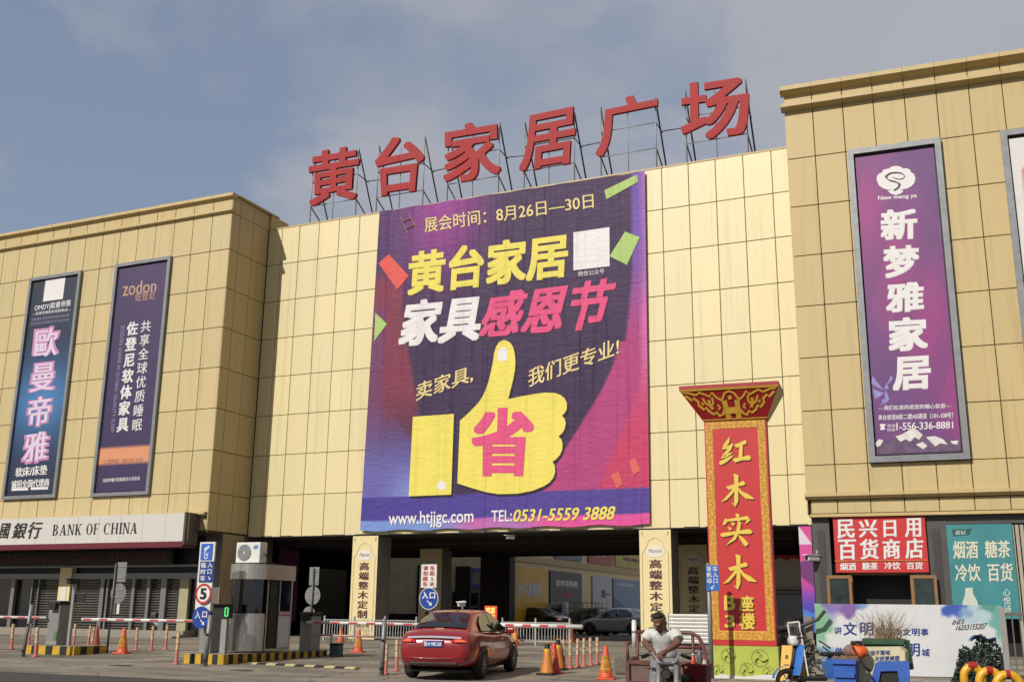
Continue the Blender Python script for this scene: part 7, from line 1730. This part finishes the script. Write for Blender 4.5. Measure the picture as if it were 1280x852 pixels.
# scooters
def make_scooter(label, loc, rz, body_rgb, grp='two wheelers'):
    t = thing('scooter', label, 'scooter', loc, rz, grp); bm_ = mat('scooter_%d_%d_%d' % body_rgb, body_rgb, .35, var=.08, coat=.4)
    # local: +x is forward
    def whl(cx_):
        wt = thing('wheel', None, None, (cx_, 0, .24)); wt.parent = t; m = MB(); vs = []; fs = []
        for i in range(26):
            for j in range(8):
                a = 2 * math.pi * i / 26; b_ = 2 * math.pi * j / 8; r_ = .2 + .045 * math.cos(b_); vs.append((r_ * math.cos(a), .045 * math.sin(b_), r_ * math.sin(a)))
        for i in range(26):
            for j in range(8): fs.append((i * 8 + j, ((i + 1) % 26) * 8 + j, ((i + 1) % 26) * 8 + (j + 1) % 8, i * 8 + (j + 1) % 8))
        m.add(vs, fs, smooth=True); m.build('tyre', M_rubber, wt)
        m = MB(); m.tube([(0, -.05, 0), (0, .05, 0)], .05, 12)
        for k in range(6): a = k * 1.047; m.bar((0, 0, 0), (.17 * math.cos(a), 0, .17 * math.sin(a)), .025, .02)
        m.build('rim', M_galv, wt)
    whl(.58); whl(-.58)
    m = MB(); m.tube([(.58, 0, .24), (.46, 0, .62), (.40, 0, .98)], .035, 10); m.build('fork', M_black, t)
    m = MB(); m.grid(lambda u, v: (.58 + .29 * math.cos(.2 + 2.1 * v), (u - .5) * .15, .24 + .29 * math.sin(.2 + 2.1 * v)), 4, 10); m.build('mudguard', bm_, t)
    m = MB(); m.grid(lambda u, v: (.50 - .12 * v - .10 * (2 * u - 1) ** 2, (u - .5) * (.42 - .12 * abs(v - .5)), .36 + .56 * v), 10, 8); m.build('leg_shield', bm_, t)
    m = MB(); m.box(-.15, .42, -.14, .14, .26, .34, bev=.03); m.build('footboard', M_black, t)
    m = MB(); m.prism([(-.2, .3), (-.12, .62), (-.3, .72), (-.85, .70), (-.8, .56), (-.5, .36)], -.14, .14); m.build('rear_body', bm_, t)
    m = MB(); m.box(-.8, -.1, -.14, .14, .705, .79, bev=.035); m.build('seat', M_black, t)
    m = MB(); m.box(.36, .52, -.12, .12, .9, 1.08, bev=.05); m.build('head_cowl', M_white, t)
    m = MB(); m.tube([(.5, 0, .98), (.535, 0, .98)], .07, 14); m.build('headlamp', mat('lamp_pale', (196, 196, 186), .15, var=0), t)
    m = MB(); m.tube([(.3, -.36, 1.06), (.4, -.16, 1.04), (.4, .16, 1.04), (.3, .36, 1.06)], .016, 8); m.build('handlebar', M_black, t)
    for sy in (-1, 1):
        m = MB(); m.tube([(.37, sy * .2, 1.05), (.36, sy * .27, 1.2)], .008, 6); m.box(.345, .365, sy * .28 - .05, sy * .28 + .05, 1.19, 1.27, bev=.008); m.build('mirror', M_black, t)
    m = MB(); m.box(-.98, -.72, -.13, .13, .8, 1.0, bev=.03); m.build('top_box', mat('top_box_grey', (60, 60, 64), .5, var=.1), t)
    return t
p0 = atY(1022, 845, 21.9); sc_ = make_scooter('bright blue electric scooter with a white cowl, parked between warning signs and notice board', (p0.x, 21.9, gz(21.9)), R(208), (58, 118, 204))
sc_['label'] = 'bright blue electric scooter parked between the yellow warning signs and the notice board'
p0 = G(214, 795); make_scooter('pale blue and white motor scooter parked before the bank steps near the barrier arm', (p0.x, p0.y, gz(p0.y)), R(20), (150, 176, 196))

# clutter between pylon and notice board
p0 = atY(985, 790, 27.0)
for k in range(9):
    x = p0.x + random.uniform(-.06, .06); z = gz(27) + .3 + .095 * k
    t = thing('stacked_board', 'pale painted board in the untidy stack between pylon and notice board', 'board', (x, 27.0 + random.uniform(-.05, .05), z), random.uniform(-.12, .12), 'boards stacked between pylon and notice board')
    m = MB(); m.box(-.36, .36, -.3, .3, 0, .06, bev=.008); m.build('board', mat('board_pale_%d' % (k % 3), ((196, 194, 190), (150, 148, 146), (176, 170, 158))[k % 3], .6, var=.2), t)
t = thing('low_table', 'low dark table carrying the untidy stack of pale boards', 'table', (p0.x, 27.0, gz(27)))
m = MB(); m.box(-.42, .42, -.35, .35, .24, .297); m.build('tabletop', M_rust, t)
for sx in (-1, 1):
    for sy in (-1, 1): m = MB(); m.box(sx * .38 - .03, sx * .38 + .03, sy * .3 - .03, sy * .3 + .03, 0, .24); m.build('leg', M_rust, t)
rd = random.Random(9); t = thing('scrap_pile', 'tangle of dark rods and grey scrap lying over the boards beside the pink banner', 'scrap', (p0.x + .35, 26.4, gz(26.4))); m = MB()
for k in range(46):
    a = Vector((rd.uniform(-.6, .6), rd.uniform(-.3, .3), rd.uniform(.05, .9))); b_ = a + Vector((rd.uniform(-.5, .5), rd.uniform(-.2, .2), rd.uniform(-.25, .4))); b_.z = max(.03, b_.z); m.tube([a, (a + b_) / 2 + Vector((0, 0, rd.uniform(-.05, .08))), b_], rd.uniform(.008, .028), 6)
m.tube([(-.5, 0, 1.0), (0, -.05, 1.12), (.45, 0, 1.3), (.62, .05, 1.5)], .04, 9)
m.build('rods', mat('scrap_dark', (70, 66, 62), .7, var=.5, scale=7), t)
m = MB()
for k in range(9): a = Vector((rd.uniform(-.5, .5), rd.uniform(-.3, .2), rd.uniform(.1, .8))); m.box(a.x - .09, a.x + .09, a.y - .02, a.y + .02, a.z - .05, a.z + .06, bev=.01)
m.build('scraps', mat('scrap_pale', (150, 140, 126), .8, var=.4, scale=9), t)
pw = atY(1001, 800, 26.0); t = thing('leaning_frame', 'white metal frame with mesh leaning behind the warning signs, below the pink banner', 'frame', (pw.x, 26.0, gz(26)), .2); t.rotation_euler.y = -.12
m = MB(); 
for a, b_ in (((-.13, .55), (.13, .55)), ((.13, .55), (.13, 1.25)), ((.13, 1.25), (-.13, 1.25)), ((-.13, 1.25), (-.13, .55))): m.bar((a[0], 0, a[1]), (b_[0], 0, b_[1]), .035)
m.bar((-.13, 0, 0), (-.13, 0, .6), .03); m.bar((.13, 0, 0), (.13, 0, .6), .03); m.build('frame', M_white, t)
m = MB()
for k in range(7): m.bar((-.12 + .04 * k, .0, .57), (-.12 + .04 * k, .0, 1.23), .008)
m.build('mesh', M_galv, t)
pw = atY(1012, 790, 26.6); t = thing('worn_post', 'weathered grey post standing at the left end of the notice board', 'post', (pw.x, 26.6, gz(26.6)))
m = MB(); m.box(-.09, .09, -.09, .09, 0, atY(1012, 770, 26.6).z - gz(26.6), bev=.01); m.build('post', mat('weathered_grey', (140, 130, 116), .8, var=.3, scale=10), t)
# right edge: dark railing with a post and leaning dark scooter mirror
pw = atY(1262, 765, 24.6); t = thing('steel_railing', 'dark steel railing with vertical bars right of the notice board at the frame edge', 'railing', (pw.x, 24.6, gz(24.6)))
h_ = pw.z - gz(24.6); m = MB()
m.box(-.08, 2.2, -.02, .02, h_ - .06, h_); m.box(-.08, 2.2, -.02, .02, .2, .25)
for k in range(16): m.box(.02 + .14 * k, .045 + .14 * k, -.012, .012, .25, h_ - .06)
m.build('bars', mat('railing_dark', (96, 92, 86), .6, var=.2), t)
m = MB(); m.box(-.2, -.08, -.05, .05, 0, h_ + .1, bev=.01); m.build('post', M_grey, t)
# litter and paint marks on the paving
for k, (x, y, w_) in enumerate(((670, 842, 12), (440, 834, 9), (648, 835, 10), (612, 822, 8), (118, 812, 8), (884, 851, 6))):
    b_ = G(x, y); k2 = mpp(b_); t = MB(); t.add([(-w_ * k2 / 2, -.11, 0), (w_ * k2 / 2, -.08, .012), (w_ * k2 / 2.2, .1, 0), (-w_ * k2 / 2.3, .12, .01)], [(0, 1, 2, 3)])
    o = t.build('flat_litter', mat('litter_white', (206, 200, 180), .8, var=.2), None, (b_.x, b_.y, gz(b_.y) + .014)); tag(o, ('flat white litter on the paving before the cone cluster', 'pale flat scrap on the paving right of the speed hump', 'pale flat scrap on the paving right of the red car', 'pale flat scrap under the red car', 'white flat scrap beside the left striped island', 'white scrap at the foot of the blue lane sign')[k], 'litter', 'flat litter on the paving')
# drain covers and oil patches
for k, (x, y, r_) in enumerate(((545, 846, .34), (300, 838, .3), (690, 815, .3), (150, 832, .3))):
    b_ = G(x, y); t = thing('manhole_cover', ('round iron manhole cover near the red car rear wheel', 'round iron manhole cover before the speed hump', 'round iron manhole cover behind the cone cluster', 'round iron manhole cover in front of the lettered left cone')[k], 'manhole cover', (b_.x, b_.y, gz(b_.y) + .006), 0, 'manhole covers')
    m = MB(); m.lathe([(r_, 0), (r_, .012), (r_ * .9, .016)], 28); m.build('lid', mat('cast_iron', (74, 66, 60), .7, metal=.3, var=.3, scale=12), t)
    m = MB(); m.lathe([(r_ * 1.12, -.004), (r_ * 1.12, .006), (r_ * 1.01, .008)], 28, cap=False); m.build('frame_ring', M_stone, t)
